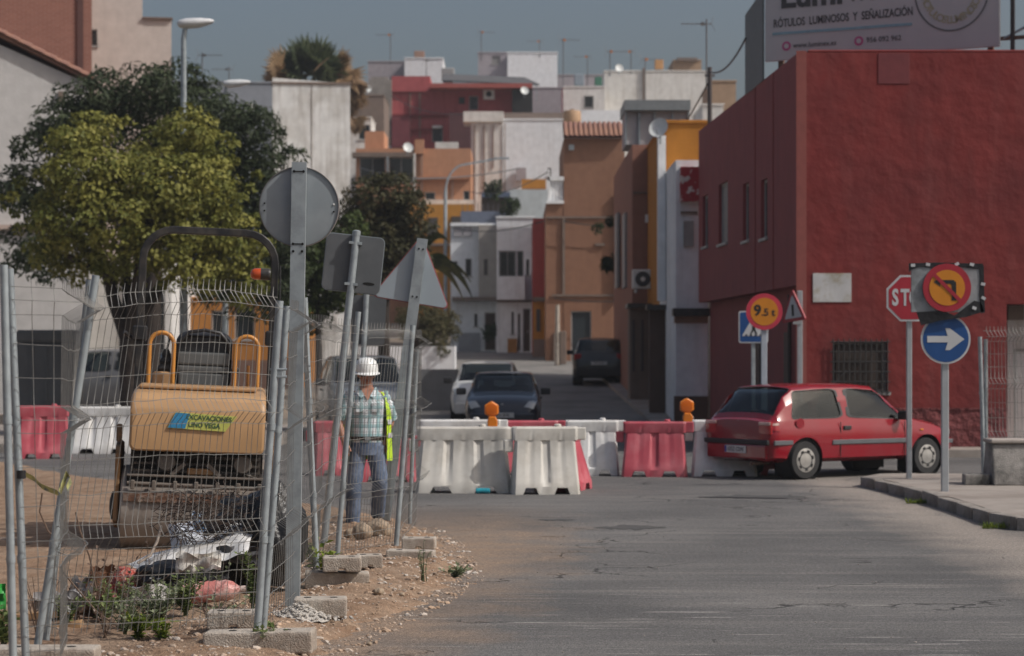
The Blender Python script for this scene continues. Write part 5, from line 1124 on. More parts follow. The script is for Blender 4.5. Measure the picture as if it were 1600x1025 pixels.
def dress(t, rings, W, side_rows=(6.12,7.93), quarter=(4.25,6.50), door=(6.66,9.85), dark=None):
    g = M_['carglass']; n = len(rings[0])
    for s in (1,-1):
        skinpatch(t, rings, [(quarter[0]+.25,side_rows[0]),(quarter[1],side_rows[0]),(quarter[1]-.05,side_rows[1]),(quarter[0]+.75,side_rows[1])], g, 'rear_side_window', 0.006, s)
        skinpatch(t, rings, [(door[0],side_rows[0]),(door[1]+.35,side_rows[0]),(door[1]-1.15,side_rows[1]),(door[0]+.02,side_rows[1])], g, 'door_window', 0.006, s)
    return g
glaze(car, rings, body, cp, 1.35)
def cross(t, rings, i0, i1, m, name, r0=8.6, off=0.006):
    n = len(rings[0]); return skinpatch(t, rings, [(i0,r0),(i0,n-r0),(i1,n-r0),(i1,r0)], m, name, off)
def sidebox(t, x0, x1, z0, z1, y, m, name, s, th=0.02):
    return MB().bb((x0,s*y,z0),(x1,s*(y+th),z1)).build(name, m, t, bevel=0.006)
for s in (-1,1):
    sidebox(car, -0.72, 0.78, 0.49, 0.555, 0.795, m_trim, 'rub_strip', s, 0.018); sidebox(car, -1.80, -1.45, 0.50, 0.565, 0.765, m_trim, 'bumper_strip', s, 0.03); sidebox(car, 1.50, 1.72, 0.46, 0.52, 0.74, m_trim, 'bumper_strip', s, 0.03)
    sidebox(car, -0.50, -0.36, 0.70, 0.755, 0.785, m_plast, 'door_handle', s, 0.03); sidebox(car, 1.02, 1.09, 0.66, 0.685, 0.785, m_amber, 'side_repeater', s, 0.012)
    MB().box((0.62,s*0.87,0.89),(0.09,0.20,0.13)).build('wing_mirror', m_plast, car, bevel=0.03, seg=2)
    # shut lines of the door
    for xl in (-0.56, 0.70): MB().bb((xl-.004,s*0.793,0.30),(xl+.004,s*0.8035,0.81)).build('door_gap', M_['dark'], car)
    skinpatch(car, rings, [(1.05,5.05),(2.9,4.6),(2.85,5.75),(1.1,6.0)], m_tail, 'tail_light', 0.010, s); skinpatch(car, rings, [(1.06,5.75),(2.9,5.45),(2.85,5.8),(1.1,6.05)], m_tailw, 'tail_light_top', 0.013, s)
    MB().box((-1.800,s*0.60,0.735),(0.06,0.26,0.19)).build('tail_light', m_tail, car, bevel=0.015); MB().box((-1.806,s*0.60,0.800),(0.06,0.25,0.05)).build('tail_light_top', m_tailw, car, bevel=0.01)
    MB().box((1.73,s*0.52,0.63),(0.10,0.28,0.12)).build('head_light', m_head, car, bevel=0.03)
MB().bb((-1.60,-0.60,0.24),(1.5,0.60,0.285)).build('floor_pan', M_['dark'], car)
MB().bb((-1.865,-0.70,0.50),(-1.80,0.70,0.57)).build('bumper_strip', m_plast, car, bevel=0.012)
MB().bb((-1.852,-0.66,0.29),(-1.80,0.66,0.50)).build('rear_bumper', cp, car, bevel=0.03, seg=2)
pl_ = MB().bb((-1.872,-0.23,0.375),(-1.853,0.23,0.475)).build('number_plate', m_plate, car); MB().bb((-1.875,0.185,0.38),(-1.8722,0.228,0.47)).build('plate_strip', m_eu, pl_)
MR = Matrix.Translation((-1.874,-0.02,0.425)) @ Matrix(((0,0,-1,0),(-1,0,0,0),(0,1,0,0),(0,0,0,1)))
text('plate_digits', '6352 CDN', 0.085, M_['ink'], pl_, MR, 0.001, 0.9, ext=0.0008)
MB().lathe([(0.045,0),(0.04,-0.012)],14,'X',Matrix.Translation((-1.80,0,0.80))).build('badge', m_rim, car)
MB().tube([(-1.71,0.0,0.92),(-1.66,-0.18,0.975),(-1.64,-0.42,0.98)],0.012,6).build('wiper', m_plast, car)
MB().tube([(0.05,0,1.36),(0.28,0.0,1.55)],0.004,5).build('aerial', m_plast, car)
MB().lathe([(0.075,0),(0.07,0.004)],18,'Y',Matrix.Translation((-1.32,-0.790,0.80))).build('fuel_flap', cp, car)
# exhaust
MB().tube([(-1.86,-0.35,0.23),(-1.5,-0.35,0.23)],0.025,8).build('exhaust', M_['rust'], car)
# blue car and white car waiting head-on, dark car parked further up
def front_car(label, loc, rz, col, L, W, H, group, rear=False, scale_roof=1.0, plate='4821 BVK'):
    P = hatch(L, W, H, 0.20, 1.0*H/1.42); t, rg, b = make_car(label, 'car', loc, rz, col, L, W, H, wb=L*0.63, wr=0.29, prof=P, group=group)
    glaze(t, rg, b, col, H)
    h = L/2; b_ = H*0.655
    for s in (-1,1):
        MB().box((0.66,s*(W/2+.10),b_+0.05),(0.10,0.22,0.15)).build('wing_mirror', m_plast, t, bevel=0.03, seg=2)
        skinpatch(t, rg, [(12.6,6.1),(14.1,6.0),(14.0,8.9),(12.9,8.6)], m_head, 'head_light', 0.012, s)
        MB().box((-h+0.06,s*W*.40,b_-.10),(0.07,0.24,0.20)).build('tail_light', m_tail, t, bevel=0.02)
        sidebox(t, -0.5, -0.36, b_-.14, b_-.09, W/2-.012, m_plast, 'door_handle', s, 0.03)
    MB().bb((h-0.06,-W*.42,0.22),(h+0.03,W*.42,0.50)).build('front_bumper', col, t, bevel=0.04, seg=2); MB().bb((h+0.005,-0.45,0.30),(h+0.036,0.45,0.40)).build('grille', m_plast, t, bevel=0.01)
    MB().bb((-h-0.02,-W*.43,0.26),(-h+0.06,W*.43,0.55)).build('rear_bumper', m_plast if rear else col, t, bevel=0.04, seg=2)
    if rear:
        n_ = MB().bb((-h-.036,-0.26,0.62),(-h-.0,0.26,0.73)).build('number_plate', m_plate, t)
        text('plate_digits', plate, 0.09, M_['ink'], n_, Matrix.Translation((-h-.038,0,0.675)) @ Matrix(((0,0,-1,0),(-1,0,0,0),(0,1,0,0),(0,0,0,1))), 0.001, 0.9, ext=0.0008)
    else:
        n_ = MB().bb((h+.031,-0.26,0.40),(h+.045,0.26,0.51)).build('number_plate', m_plate, t)
        text('plate_digits', plate, 0.09, M_['ink'], n_, Matrix.Translation((h+.047,0,0.455)) @ Matrix(((0,0,1,0),(1,0,0,0),(0,1,0,0),(0,0,0,1))), 0.001, 0.9, ext=0.0008)
    MB().lathe([(0.05,0),(0.04,0.012)],14,'X',Matrix.Translation((h-0.12,0,b_-.25))).build('badge', m_rim, t)
    return t
tg = 'cars waiting and parked in the side street'
front_car('dark blue hatchback waiting head-on behind the barriers', (X_(787,49.0), 50.6, gz(50.6)), R(-91), paint('navy_paint',(0.012,0.018,0.032)), 3.9, 1.68, 1.38, tg)
front_car('white car parked just behind the dark blue one', (X_(760,55.4), 57.2, gz(57.2)), R(-92), paint('white_car_paint',(0.60,0.60,0.58)), 4.0, 1.72, 1.50, tg, plate='0937 FGT')
front_car('black compact car parked further up on the right, seen from behind', (X_(939,73.2), 75.0, gz(75.0)), R(88), paint('black_car_paint',(0.012,0.013,0.015)), 4.0, 1.75, 1.50, tg, rear=True, plate='7718 KLR')
front_car('grey van-like car seen through the fence behind the worker', (X_(560,46), 47.6, gz(47)), R(-80), paint('grey_car_paint',(0.14,0.15,0.16)), 4.2, 1.75, 1.75, tg, plate='3306 JHS')
# ------------------------------------------------------------ signs
def rrect(w, h, r, n=5):
    out = []
    for cx, cy, a0 in ((w/2-r,h/2-r,0),(-w/2+r,h/2-r,90),(-w/2+r,-h/2+r,180),(w/2-r,-h/2+r,270)):
        out += [(cx+r*math.cos(R(a0+90*i/n)), cy+r*math.sin(R(a0+90*i/n))) for i in range(n+1)]
    return out
def disc(q, r, y0, y1, z, n=48, x=0): q.lathe([(r,y0),(r,y1)], n, 'Y', Matrix.Translation((x,0,z))); return q
def rtri(side, r, n=4):
    h = side*math.sqrt(3)/2; V = [Vector((0,2*h/3)),Vector((-side/2,-h/3)),Vector((side/2,-h/3))]; out = []
    for i in range(3):
        a, b, c = V[i-1], V[i], V[(i+1)%3]; cen = b-b.normalized()*2*r; a0 = math.atan2(b.y,b.x)
        out += [(cen.x+r*math.cos(a0+R(-60+120*k/n)), cen.y+r*math.sin(a0+R(-60+120*k/n))) for k in range(n+1)]
    return out
def up(poly, z, x=0): return [(a+x,b+z) for a,b in poly]
# round sign from behind, on a channel post
p = gp(456, 950, 0.08); H0 = Z_(253, p.y)-0.0
t = thing('round_road_sign', 'back of a round road sign on a grey channel post in the left foreground', 'road sign', (p.x, p.y, 0), rot=(0, R(0.9), 0))
q = MB(); wd = 0.098
q.prism([(-wd/2,0.0),(wd/2,0.0),(wd/2,0.055),(wd/2-.006,0.055),(wd/2-.006,0.006),(-wd/2+.006,0.006),(-wd/2+.006,0.055),(-wd/2,0.055)], -0.3, H0, 'XY'); q.build('post', M_['galv'], t)
zc = Z_(322, p.y); rd = 62*p.y/F
MB().lathe([(rd-0.012,0.060),(rd,0.063),(rd,0.088),(rd-0.01,0.090)], 64, 'Y', Matrix.Translation((0.0,0,zc))).build('plate', M_['signback'], t, smooth=30)
q = MB(); q.lathe([(rd,0.050),(rd+0.004,0.052),(rd+0.004,0.092),(rd,0.092)], 64, 'Y', Matrix.Translation((0.0,0,zc))); q.f = q.f[:-2]; q.build('rim', mat('rim_brown_grey',(0.22,0.20,0.19),0.5,0.2), t, smooth=30)
m_hole = mat('hole_dark',(0.004,0.004,0.004),0.9)
for dz in (0.235, -0.255):
    o = MB().bb((-0.03,-0.004,zc+dz-.0035),(0.03,-0.0005,zc+dz+.0035)).build('slot', m_hole, t)
    for x in (-0.032,0.032): MB().lathe([(0.009,-0.006),(0.009,0.001)],10,'Y',Matrix.Translation((x,0,zc+dz))).build('bolt_hole', m_hole, t)
for x in (-0.030,0.030): MB().lathe([(0.009,-0.006),(0.009,0.001)],10,'Y',Matrix.Translation((x,0,zc-.305))).build('bolt_hole', m_hole, t)
for x, z in ((-0.235,0.02),(-0.235,-0.03),(0.235,-0.03)): MB().lathe([(0.006,0.054),(0.006,0.060)],8,'Y',Matrix.Translation((x,0,zc+z))).build('rivet', m_hole, t)
MB().lathe([(0.007,0.054),(0.007,0.060)],8,'Y',Matrix.Translation((0.235,0,zc+.02))).build('rivet', M_['white'], t)
# leaning rectangular sign from behind
t = thing('rectangular_road_sign', 'back of a square dark grey road sign on a leaning round post', 'road sign', (X_(505,20.6), 20.6, 0), rot=(0, R(6.0), R(4)))
MB().tube([(0,0,-.3),(0,0,2.93)], 0.034, 14).build('post', M_['galv'], t, smooth=40); MB().lathe([(0.038,2.90),(0.038,2.94),(0.02,2.95)],14).build('post_cap', M_['galv'], t)
m_darkplate = mat('dark_sign_back',(0.10,0.108,0.115),0.5,0.2,var=0.12,scale=3,col2=(0.125,0.132,0.14),c2scale=2)
MB().prism(up(rrect(0.53,0.52,0.05),2.64), 0.045, 0.058).build('plate', m_darkplate, t); q = MB(); q.prism(up(rrect(0.545,0.535,0.055),2.64), 0.059, 0.066); q.build('face_rim', M_['signback'], t)
for z in (2.45,2.83): MB().bb((-0.06,-0.03,z-.012),(0.06,0.0445,z+.012)).build('clamp', M_['galv'], t)
MB().lathe([(0.055,0.0425),(0.055,0.0445)],16,'Y',Matrix.Translation((0.16,0,2.47)) @ Matrix.Diagonal((1,1,0.25,1))).build('maker_stamp', m_hole, t)
# leaning triangular sign from behind
t = thing('triangular_road_sign', 'back of a triangular road sign on a leaning channel post', 'road sign', (X_(600,23.3), 23.3, 0), rot=(0, R(7.6), R(0)))
q = MB(); wd = 0.11; q.prism([(-wd/2,0.0),(wd/2,0.0),(wd/2,0.06),(wd/2-.006,0.06),(wd/2-.006,0.006),(-wd/2+.006,0.006),(-wd/2+.006,0.06),(-wd/2,0.06)], -0.3, 3.02, 'XY'); q.build('post', M_['galv'], t)
m_bluegal = mat('bluish_sign_back',(0.32,0.37,0.41),0.45,0.1,var=0.08,scale=3)
Mt = Matrix.Translation((-0.03,0,2.58)) @ Matrix.Rotation(R(2),4,'Y')
MB().at(Mt).prism(rtri(0.80,0.035), 0.066, 0.078).build('plate', m_bluegal, t); MB().at(Mt).prism(rtri(0.84,0.04), 0.079, 0.092).build('face_rim', mat('faded_red_rim',(0.34,0.11,0.11),0.5), t)
for dz in (0.33,-0.17):
    for x in (-0.022,0.022): MB().lathe([(0.010,-0.006),(0.010,0.001)],10,'Y',Matrix.Translation((x,0,2.58+dz))).build('bolt_hole', m_hole, t)
# farther grey sign back
t = thing('rectangular_road_sign', 'back of a smaller dark sign low between the leaning posts', 'road sign', (X_(556,28), 28, 0), rot=(0, R(3), 0))
MB().tube([(0,0,-.2),(0,0,2.55)], 0.035, 12).build('post', M_['galv'], t, smooth=40); MB().prism(up(rrect(0.42,0.62,0.06),2.22,0.04), 0.04, 0.055).build('plate', m_darkplate, t)
# STOP sign
p = gp(1421, 748, 0.128); D = p.y
t = thing('stop_sign', 'red octagonal stop sign half covered by the grey board', 'road sign', (p.x, p.y, 0.10))
zc = Z_(466,D)-0.10; ro = 36*D/F/math.cos(R(22.5)); oc = lambda r: [(r*math.cos(R(22.5+45*i)), zc+r*math.sin(R(22.5+45*i))) for i in range(8)]
MB().bb((-0.035,0.0,-0.1),(0.035,0.06,zc+0.2)).build('post', mat('pale_galvanised',(0.36,0.38,0.40),0.45,0.4), t, bevel=0.008)
MB().prism(oc(ro), -0.03, -0.004).build('plate', M_['signwhite'], t); MB().prism(oc(ro*0.915), -0.034, -0.031).build('face', M_['red'], t)
for i_, ch in enumerate('STOP'): text('letter', ch, 0.30, M_['signwhite'], t, Matrix.Translation((-0.195+0.13*i_,-0.036,zc)) @ FACE, 0.010, 0.62)
# temporary no-left-turn on a grey board above the blue arrow
p = gp(1477, 768, 0.128); D = p.y; k = D/F
t = thing('arrow_sign', 'blue round sign with a white arrow to the right on a grey post', 'road sign', (p.x, p.y, 0.10))
zc = Z_(530,D)-0.10; r = 38.8*k
MB().bb((-0.045,0.0,-0.1),(0.045,0.05,Z_(420,D)-0.1)).build('post', MATS['pale_galvanised'], t, bevel=0.01)
disc(MB(), r, -0.03, -0.003, zc).build('plate', M_['signwhite'], t); disc(MB(), r*0.92, -0.034, -0.031, zc).build('face', M_['blue'], t)
ar = [(-29,4),(-29,-5),(2,-5),(0,-16),(6,-16),(28.5,0),(6,16),(0,16),(2,5)]
ar = [(-29,-5),(3,-5),(-1,-17),(6,-17),(29,0),(6,17),(-1,17),(3,5),(-29,5)]
MB().prism([(a*k, zc+b*k) for a,b in ar], -0.038, -0.035).build('arrow', M_['signwhite'], t)
t2 = thing('no_left_turn_sign', 'temporary no-left-turn sign on a grey board with torn black plastic', 'road sign', (p.x, p.y, Z_(488,D)))
zb0 = Z_(488,D); X0, X1 = X_(1422,D)-p.x, X_(1533,D)-p.x; Z1 = Z_(415,D)-zb0
m_gb = mat('scuffed_grey_board',(0.26,0.28,0.295),0.5,0.2,var=0.15,scale=6,col2=(0.16,0.17,0.18),c2scale=5,streak=(0.36,0.37,0.38))
MB().bb((X0,-0.075,0.0),(X1,-0.055,Z1)).build('board', m_gb, t2, bevel=0.004)
m_bp = mat('torn_black_plastic',(0.012,0.012,0.014),0.35,var=0.3,bump=0.4,bscale=14)
def ragged(pts, y, name):
    q = MB(); q.prism(pts, y, y+0.006); return q.build(name, m_bp, t2)
ragged([(X0-.03,Z1-.09),(X0+.0,Z1-.05),(X0+.1,Z1-.02),(X0+.3,Z1-.03),(X1-.3,Z1-.02),(X1-.02,Z1-.05),(X1+.01,Z1+.02),(X0+.3,Z1+.035),(X0-.03,Z1+.025)], -0.083, 'black_plastic')
ragged([(X1-.05,Z1),(X1+.015,Z1),(X1+.02,Z1*.5),(X1+.03,-.0),(X1-.02,-.02),(X1-.04,.2),(X1-.03,.4)], -0.084, 'black_plastic')
ragged([(X0+.06,.0),(X0+.38,.02),(X0+.52,-.04),(X1-.1,.14),(X1-.02,.12),(X1+.02,0.01),(X1-.2,-.06),(X0+.35,-.10),(X0+.12,-.16)], -0.084, 'black_plastic')
for (x,z) in ((X0+.02,Z1),(X0+.2,Z1+.01),(X0+.55,Z1+.015),(X1-.13,Z1+.01),(X1+.005,Z1*.6),(X1+.01,Z1*.3),(X1-.1,.05)): MB().box((x,-0.088,z),(0.05,0.012,0.035),ry=random.uniform(-.6,.6)).build('tape_scrap', M_['signwhite'], t2)
zc = Z_(450,D)-zb0; r = 37.5*k
disc(MB(), r, -0.115, -0.086, zc).build('plate', M_['red'], t2); disc(MB(), r*0.74, -0.119, -0.1155, zc).build('face', M_['yel'], t2)
MB().prism([(a*k, zc+b*k) for a,b in [(-21,9),(-11,16),(-11,12),(10,12),(14,8),(14,-20),(7,-20),(7,4),(5,6),(-11,6),(-11,2)]], -0.123, -0.1198).build('turn_arrow', M_['ink'], t2)
MB().prism([(a*k, zc+b*k) for a,b in [(-22,18),(-18,22),(22,-18),(18,-22)]], -0.127, -0.1235).build('bar', M_['red'], t2)
# weight limit
D = 37.6; k = D/F; x = X_(1194,D)
t = thing('weight_limit_sign', 'round yellow weight limit sign with a red border reading 9.5 t', 'road sign', (x, D, 0.0)); zc = Z_(487,D); r = 28.5*k
MB().bb((-0.05,0.0,-0.1),(0.05,0.05,zc+.2)).build('post', mat('pale_blue_post',(0.40,0.44,0.50),0.45,0.3), t, bevel=0.008)
disc(MB(), r, -0.035, -0.004, zc).build('plate', mat('sign_pinkred',(0.46,0.03,0.06),0.45), t); disc(MB(), r*0.76, -0.039, -0.0355, zc).build('face', M_['yel'], t)
text('lettering', '9', 0.25, M_['ink'], t, Matrix.Translation((-0.115,-0.041,zc+.015)) @ FACE, 0.008); text('lettering', '.5 t', 0.17, M_['ink'], t, Matrix.Translation((0.065,-0.041,zc-.015)) @ FACE, 0.004)
# pedestrian crossing sign
D = 39.6; k = D/F; x = X_(1177,D)
t = thing('crossing_sign', 'blue square pedestrian crossing sign behind the weight limit sign', 'road sign', (x, D, 0.0)); zc = Z_(511,D)
MB().bb((-0.035,0.0,-0.1),(0.035,0.05,zc+.2)).build('post', M_['galv'], t, bevel=0.008)
MB().prism(up(rrect(46*k,50*k,0.04),zc), -0.03, -0.004).build('plate', M_['signwhite'], t); MB().prism(up(rrect(42*k,46*k,0.035),zc), -0.034, -0.031).build('face', M_['blue'], t)
MB().prism([(-18*k,zc-14*k),(18*k,zc-14*k),(0,zc+18*k)], -0.038, -0.035).build('white_triangle', M_['signwhite'], t)
q = MB(); disc(q, 2.6*k, -0.042, -0.039, zc+4*k, 12); q.prism([(-2*k,zc+1*k),(2.5*k,zc+1*k),(3*k,zc-4*k),(6*k,zc-11*k),(3.5*k,zc-11*k),(0.5*k,zc-5*k),(-3*k,zc-11*k),(-5.5*k,zc-11*k),(-2*k,zc-4*k)], -0.042, -0.039)
q.build('walking_figure', M_['ink'], t)
for i in range(4): MB().bb((-13*k+i*7.5*k,-0.042,zc-13.5*k),(-9.5*k+i*7.5*k,-0.039,zc-11.5*k)).build('stripe', M_['ink'], t)
# triangular warning sign seen from the side
D = 38.6; k = D/F; x = X_(1250,D)
t = thing('warning_sign', 'red-bordered triangular warning sign turned almost edge-on', 'road sign', (x, D, 0.0), rz=0); zc = Z_(485,D)
MB().bb((-0.045,0.0,-0.1),(0.045,0.06,Z_(454,D))).build('post', MATS['pale_galvanised'], t, bevel=0.008)
Mt = Matrix.Translation((-0.10,-0.02,zc)) @ Matrix.Rotation(R(-58),4,'Z') @ Matrix.Rotation(R(-5),4,'Y')
MB().at(Mt).prism(rtri(0.66,0.03), -0.03, -0.004).build('plate', M_['red'], t); MB().at(Mt).prism(rtri(0.47,0.02), -0.034, -0.031).build('face', M_['signwhite'], t); MB().at(Mt).bb((-0.03,-0.038,-0.1),(0.03,-0.035,0.1)).build('pictogram', M_['ink'], t)
MB().bb((-0.12,-0.02,zc-.24),(0.02,0.02,zc-.19)).build('clamp', M_['galv'], t)
# ------------------------------------------------------------ mesh fence panels
HW = [0.05,0.18,0.32,0.48,0.55,0.62,0.80,1.00,1.18,1.25,1.32,1.47,1.64,1.80,1.87,1.94]
def kink(v):
    for c in (0.55,1.25,1.87):
        if abs(v-c) < 0.07: return 0.11*(1-abs(v-c)/0.07)
    return 0.0
def fence_panel(label, path, posts, spacing=0.05, z0=0.14, jitter=0.006, seed=1, r=0.0023, sag=0.0, group='wire mesh fence panels round the site'):
    """path: list of ((x,y) foot, (x,y) top); posts: list of (foot, top, radius)"""
    rn = random.Random(seed); o = Vector((path[0][0][0], path[0][0][1], 0))
    t = thing('mesh_fence', label, 'fence', tuple(o), 0, group)
    B = [Vector((*a,0)) for a, b in path]; T_ = [Vector((*b,0)) for a, b in path]
    # smooth path sampling
    seg = [(B[i+1]-B[i]).length for i in range(len(B)-1)]; tot = sum(seg)
    def at(s, A):
        for i, L in enumerate(seg):
            if s <= L or i == len(seg)-1: return A[i].lerp(A[i+1], min(1,max(0,s/L))), (A[i+1]-A[i]).normalized()
            s -= L
    def S(s, v):
        b, d = at(s, B); tp, d2 = at(s, T_); nn = Vector((d.y,-d.x,0))
        p = b.lerp(tp, v/2.0); bow = 0.018*math.sin(s*2.1+seed)*math.sin(v*1.6)
        dz = -sag*math.sin(math.pi*min(1,s/tot))*(v/2)+0.008*math.sin(3.1*s+seed*1.7+v*1.3)
        return p+nn*(kink(v)+bow)+Vector((0,0,z0+v+dz))-o
    q = MB(); n = int(tot/spacing)
    vs_ = [0.0,0.05,0.18,0.32,0.48,0.55,0.62,0.80,1.00,1.18,1.25,1.32,1.47,1.64,1.80,1.87,1.94,2.00]
    for i in range(1, n):
        s = tot*i/n+rn.uniform(-jitter,jitter); q.tube([S(s, v) for v in vs_], r, 4, caps=False)
    for v in HW:
        m_ = max(6, int(tot/0.09)); q.tube([S(tot*j/m_, v)+Vector((0,0,rn.gauss(0,.003))) for j in range(m_+1)], r*1.15, 4, caps=False)
    stuff(q.build('wire_mesh', M_['wire'], t, fix=False, smooth=60))
    for (a, b, rr) in posts:
        pa, pb = Vector(a)-o, Vector(b)-o; c = MB()
        bend = Vector((rn.uniform(-.008,.008),0,0)); c.tube([pa, pa.lerp(pb,.5)+bend, pb], rr, 14); c.build('post', M_['galv'], t, smooth=40)
        for f_ in (0.28, 0.62): cc = pa.lerp(pb,f_); d_ = (pb-pa).normalized()*0.02; MB().tube([cc-d_,cc+d_], rr*1.13, 14).build('weld_band', M_['galv'], t, smooth=40)
    return t
def pp(xp, yp, D): return tuple(px(xp,yp,D))
P_ = 0.021
# far-left folded panel
fence_panel('folded wire mesh panel at the far left with two grey posts', [((-2.535,11.7),(-2.62,11.7)),((-2.37,11.74),(-2.36,11.74)),((-2.46,12.4),(-2.40,12.4)),((-2.70,12.86),(-2.42,12.86))],
            [(pp(21,1052,11.6),pp(6,414,11.6),0.0215),(pp(41,1050,11.75),pp(15,420,11.75),0.0215)], 0.07, 0.20, seed=3, sag=0.03)
fence_panel('front wire mesh panel before the roller, its posts leaning', [((-2.72,12.8),(-2.40,12.8)),((-2.15,13.02),(-1.90,13.05)),((-1.525,13.4),(-1.40,13.4))],
            [(pp(58,1012,12.8),pp(150,430,12.8),0.0225),(pp(72,1000,12.9),pp(140,437,12.9),0.020),(pp(402,988,13.4),pp(437,470,13.4),0.0235)], 0.041, 0.19, seed=5, sag=-0.04)
fence_panel('wire mesh panel running back from the leaning post past the round sign', [((-1.50,13.55),(-1.34,13.55)),((-1.46,15.2),(-1.44,15.2)),((-1.49,17.1),(-1.575,17.1))],
            [(pp(411,985,13.6),pp(448,478,13.6),0.0215)], 0.13, 0.14, seed=8)
fence_panel('bent wire mesh panel right of the round sign post', [((-1.49,17.15),(-1.575,17.15)),((-1.56,18.0),(-1.50,18.0)),((-1.52,18.6),(-1.46,18.6)),((-1.50,19.2),(-1.32,19.2))],
            [(pp(495,893,17.15),pp(476,465,17.15),0.024),(pp(527,866,19.2),pp(560,487,19.2),0.0235)], 0.075, 0.10, seed=13)
fence_panel('wire mesh panel in front of the worker', [((-1.49,19.25),(-1.31,19.25)),((-1.046,20.0),(-0.89,20.0))],
            [(pp(618,864,20.0),pp(645,508,20.0),0.024)], 0.047, 0.06, seed=17)
fence_panel('last wire mesh panel running back behind the leaning triangular sign', [((-1.03,20.05),(-0.88,20.05)),((-0.99,23.2),(-0.93,23.2))], [(pp(640,818,23.2),pp(652,545,23.2),0.021)], 0.17, 0.03, seed=21)
# clips
for i, (xa, ya, xb, yb, D, lb) in enumerate(((424,582,448,584,13.42,'steel clip joining the two leaning posts of the front panel'),(470,575,480,577,17.1,'steel clip on the post right of the round sign'))):
    p = px((xa+xb)/2,(ya+yb)/2,D); t = thing('steel_clip', lb, 'fence clip', tuple(p), 0, 'clips on the fence posts')
    for dz in (-0.022,0.022): MB().tube([(-0.05,-0.028,dz),(-0.02,-0.032,dz),(0.02,-0.032,dz),(0.05,-0.028,dz)],0.008,6).build('strap', M_['galv'], t)
    MB().box((0,-0.03,0),(0.05,0.012,0.05)).build('plate', M_['galv'], t, bevel=0.004)
# right-hand panel on the island
fence_panel('wire mesh panel on the island beside the concrete block at the right edge', [((X_(1540,29.4),29.4),(X_(1536,29.4),29.4)),((X_(1700,29.6),29.6),(X_(1697,29.6),29.6))],
            [(pp(1537,757,29.4),pp(1531,526,29.4),0.028),(pp(1541,757,29.45),pp(1540,530,29.45),0.028)], 0.05, 0.16, seed=31, r=0.0035)
# ------------------------------------------------------------ concrete feet
def foot(label, c, d, rz, tilt=0, name='concrete_block', m=None, notch=True):
    t = thing(name, label, 'concrete block', (c[0],c[1],c[2]), 0, 'concrete feet of the fence', rot=(0,tilt,rz))
    q = MB(); L, W, H = d
    q.prism([(-L/2,0),(-L*.1,0),(-L*.07,H*.22),(L*.07,H*.22),(L*.1,0),(L/2,0),(L/2,H),(-L/2,H)] if notch else [(-L/2,0),(L/2,0),(L/2,H),(-L/2,H)], -W/2, W/2)
    q.build('block', m or M_['conc'], t, bevel=0.014, seg=2)
    for x in (-L*.25,L*.25): MB().lathe([(0.026,H-.02),(0.026,H+0.002)],12,'Z',Matrix.Translation((x,0,0))).build('socket_hole', m_hole, t)
def fpx(x0, x1, yt, yb, z):   # block from its photo rectangle (front face) standing at height z
    s = (yb-YH)/(HE-z); return (((x0+x1)/2-800)/s, F/s+0.1, z), ((x1-x0)/s, 0.22, (yb-yt)/s)
for (x0,x1,yt,yb,z,rz,tl,lb) in ((318,490,988,1023,0.03,-0.06,-0.025,'lowest concrete foot at the front, under the leaning post'),(322,402,957,983,0.10,0.05,0,'short concrete foot left of the leaning post'),
      (458,540,936,966,0.06,0.05,0.0,'concrete foot right of the white gravel heap'),(474,575,895,921,0.04,0.08,0.03,'lower block of the two stacked concrete feet'),(503,563,871,894,0.175,0.05,0.0,'upper block of the two stacked concrete feet'),
      (556,596,868,888,0.08,0.1,0.0,'small concrete foot behind the stacked pair'),(604,678,861,880,0.03,-0.1,0.02,'lower concrete foot under the worker panel'),(628,680,841,859,0.10,-0.05,0.0,'upper concrete foot by the end post'),
      (-20,148,1014,1050,0.03,0.0,0.0,'concrete foot at the bottom left corner')):
    c, d = fpx(x0,x1,yt,yb,z); foot(lb, c, d, rz, tl)
c, d = fpx(1508,1546,741,758,0.128); foot('dark concrete foot holding the island fence posts', c, d, 0, m=M_['concd'], notch=False)
c, d = fpx(1547,1640,692,757,0.128)
t = thing('concrete_barrier', 'stained grey concrete block at the right edge on the island', 'concrete block', c)
L, W, H = d; MB().prism([(-0.35,0),(0.35,0),(0.33,H*.3),(0.22,H*.95),(0.20,H),(-0.20,H),(-0.22,H*.95),(-0.33,H*.3)], -L/2, L, 'YZ').build('block', M_['concd'], t, bevel=0.02, seg=2)
MB().bb((-L/2-.02,-0.26,H+.001),(L,0.26,H+.05)).build('cap', mat('pale_cap',(0.36,0.32,0.29),0.9,bump=.3), t, bevel=0.012)
# ------------------------------------------------------------ road roller
tan = mat('roller_tan_paint', (0.43,0.258,0.125), 0.45, 0, var=0.08, scale=3, col2=(0.41,0.25,0.12), c2scale=2.5, c2amt=(0.5,0.75), coat=0.15, streak=(0.34,0.2,0.1), streak_amt=.3)
tand = mat('roller_dirty_tan', (0.27,0.145,0.06), 0.75, 0, var=0.25, scale=8, col2=(0.13,0.085,0.05), c2scale=4)
ora = mat('handrail_orange', (0.50,0.22,0.045), 0.4, var=0.1); grs = mat('greasy_dark', (0.02,0.018,0.017), 0.7, var=0.4, scale=10, col2=(0.06,0.048,0.038), c2scale=6)
drumm = mat('drum_steel', (0.27,0.238,0.21), 0.55, 0.25, var=0.2, scale=5, col2=(0.19,0.145,0.115), c2scale=2.0, bump=0.15, bscale=30)
seatg = mat('seat_grey', (0.095,0.10,0.10), 0.65, var=0.12, bump=0.15, bscale=200)
rl = thing('road_roller', 'tan compact road roller with a black roll bar behind the fence', 'road roller', (X_(300,20.3), 20.3, -0.05), rot=(0, R(2.4), R(6.5)))
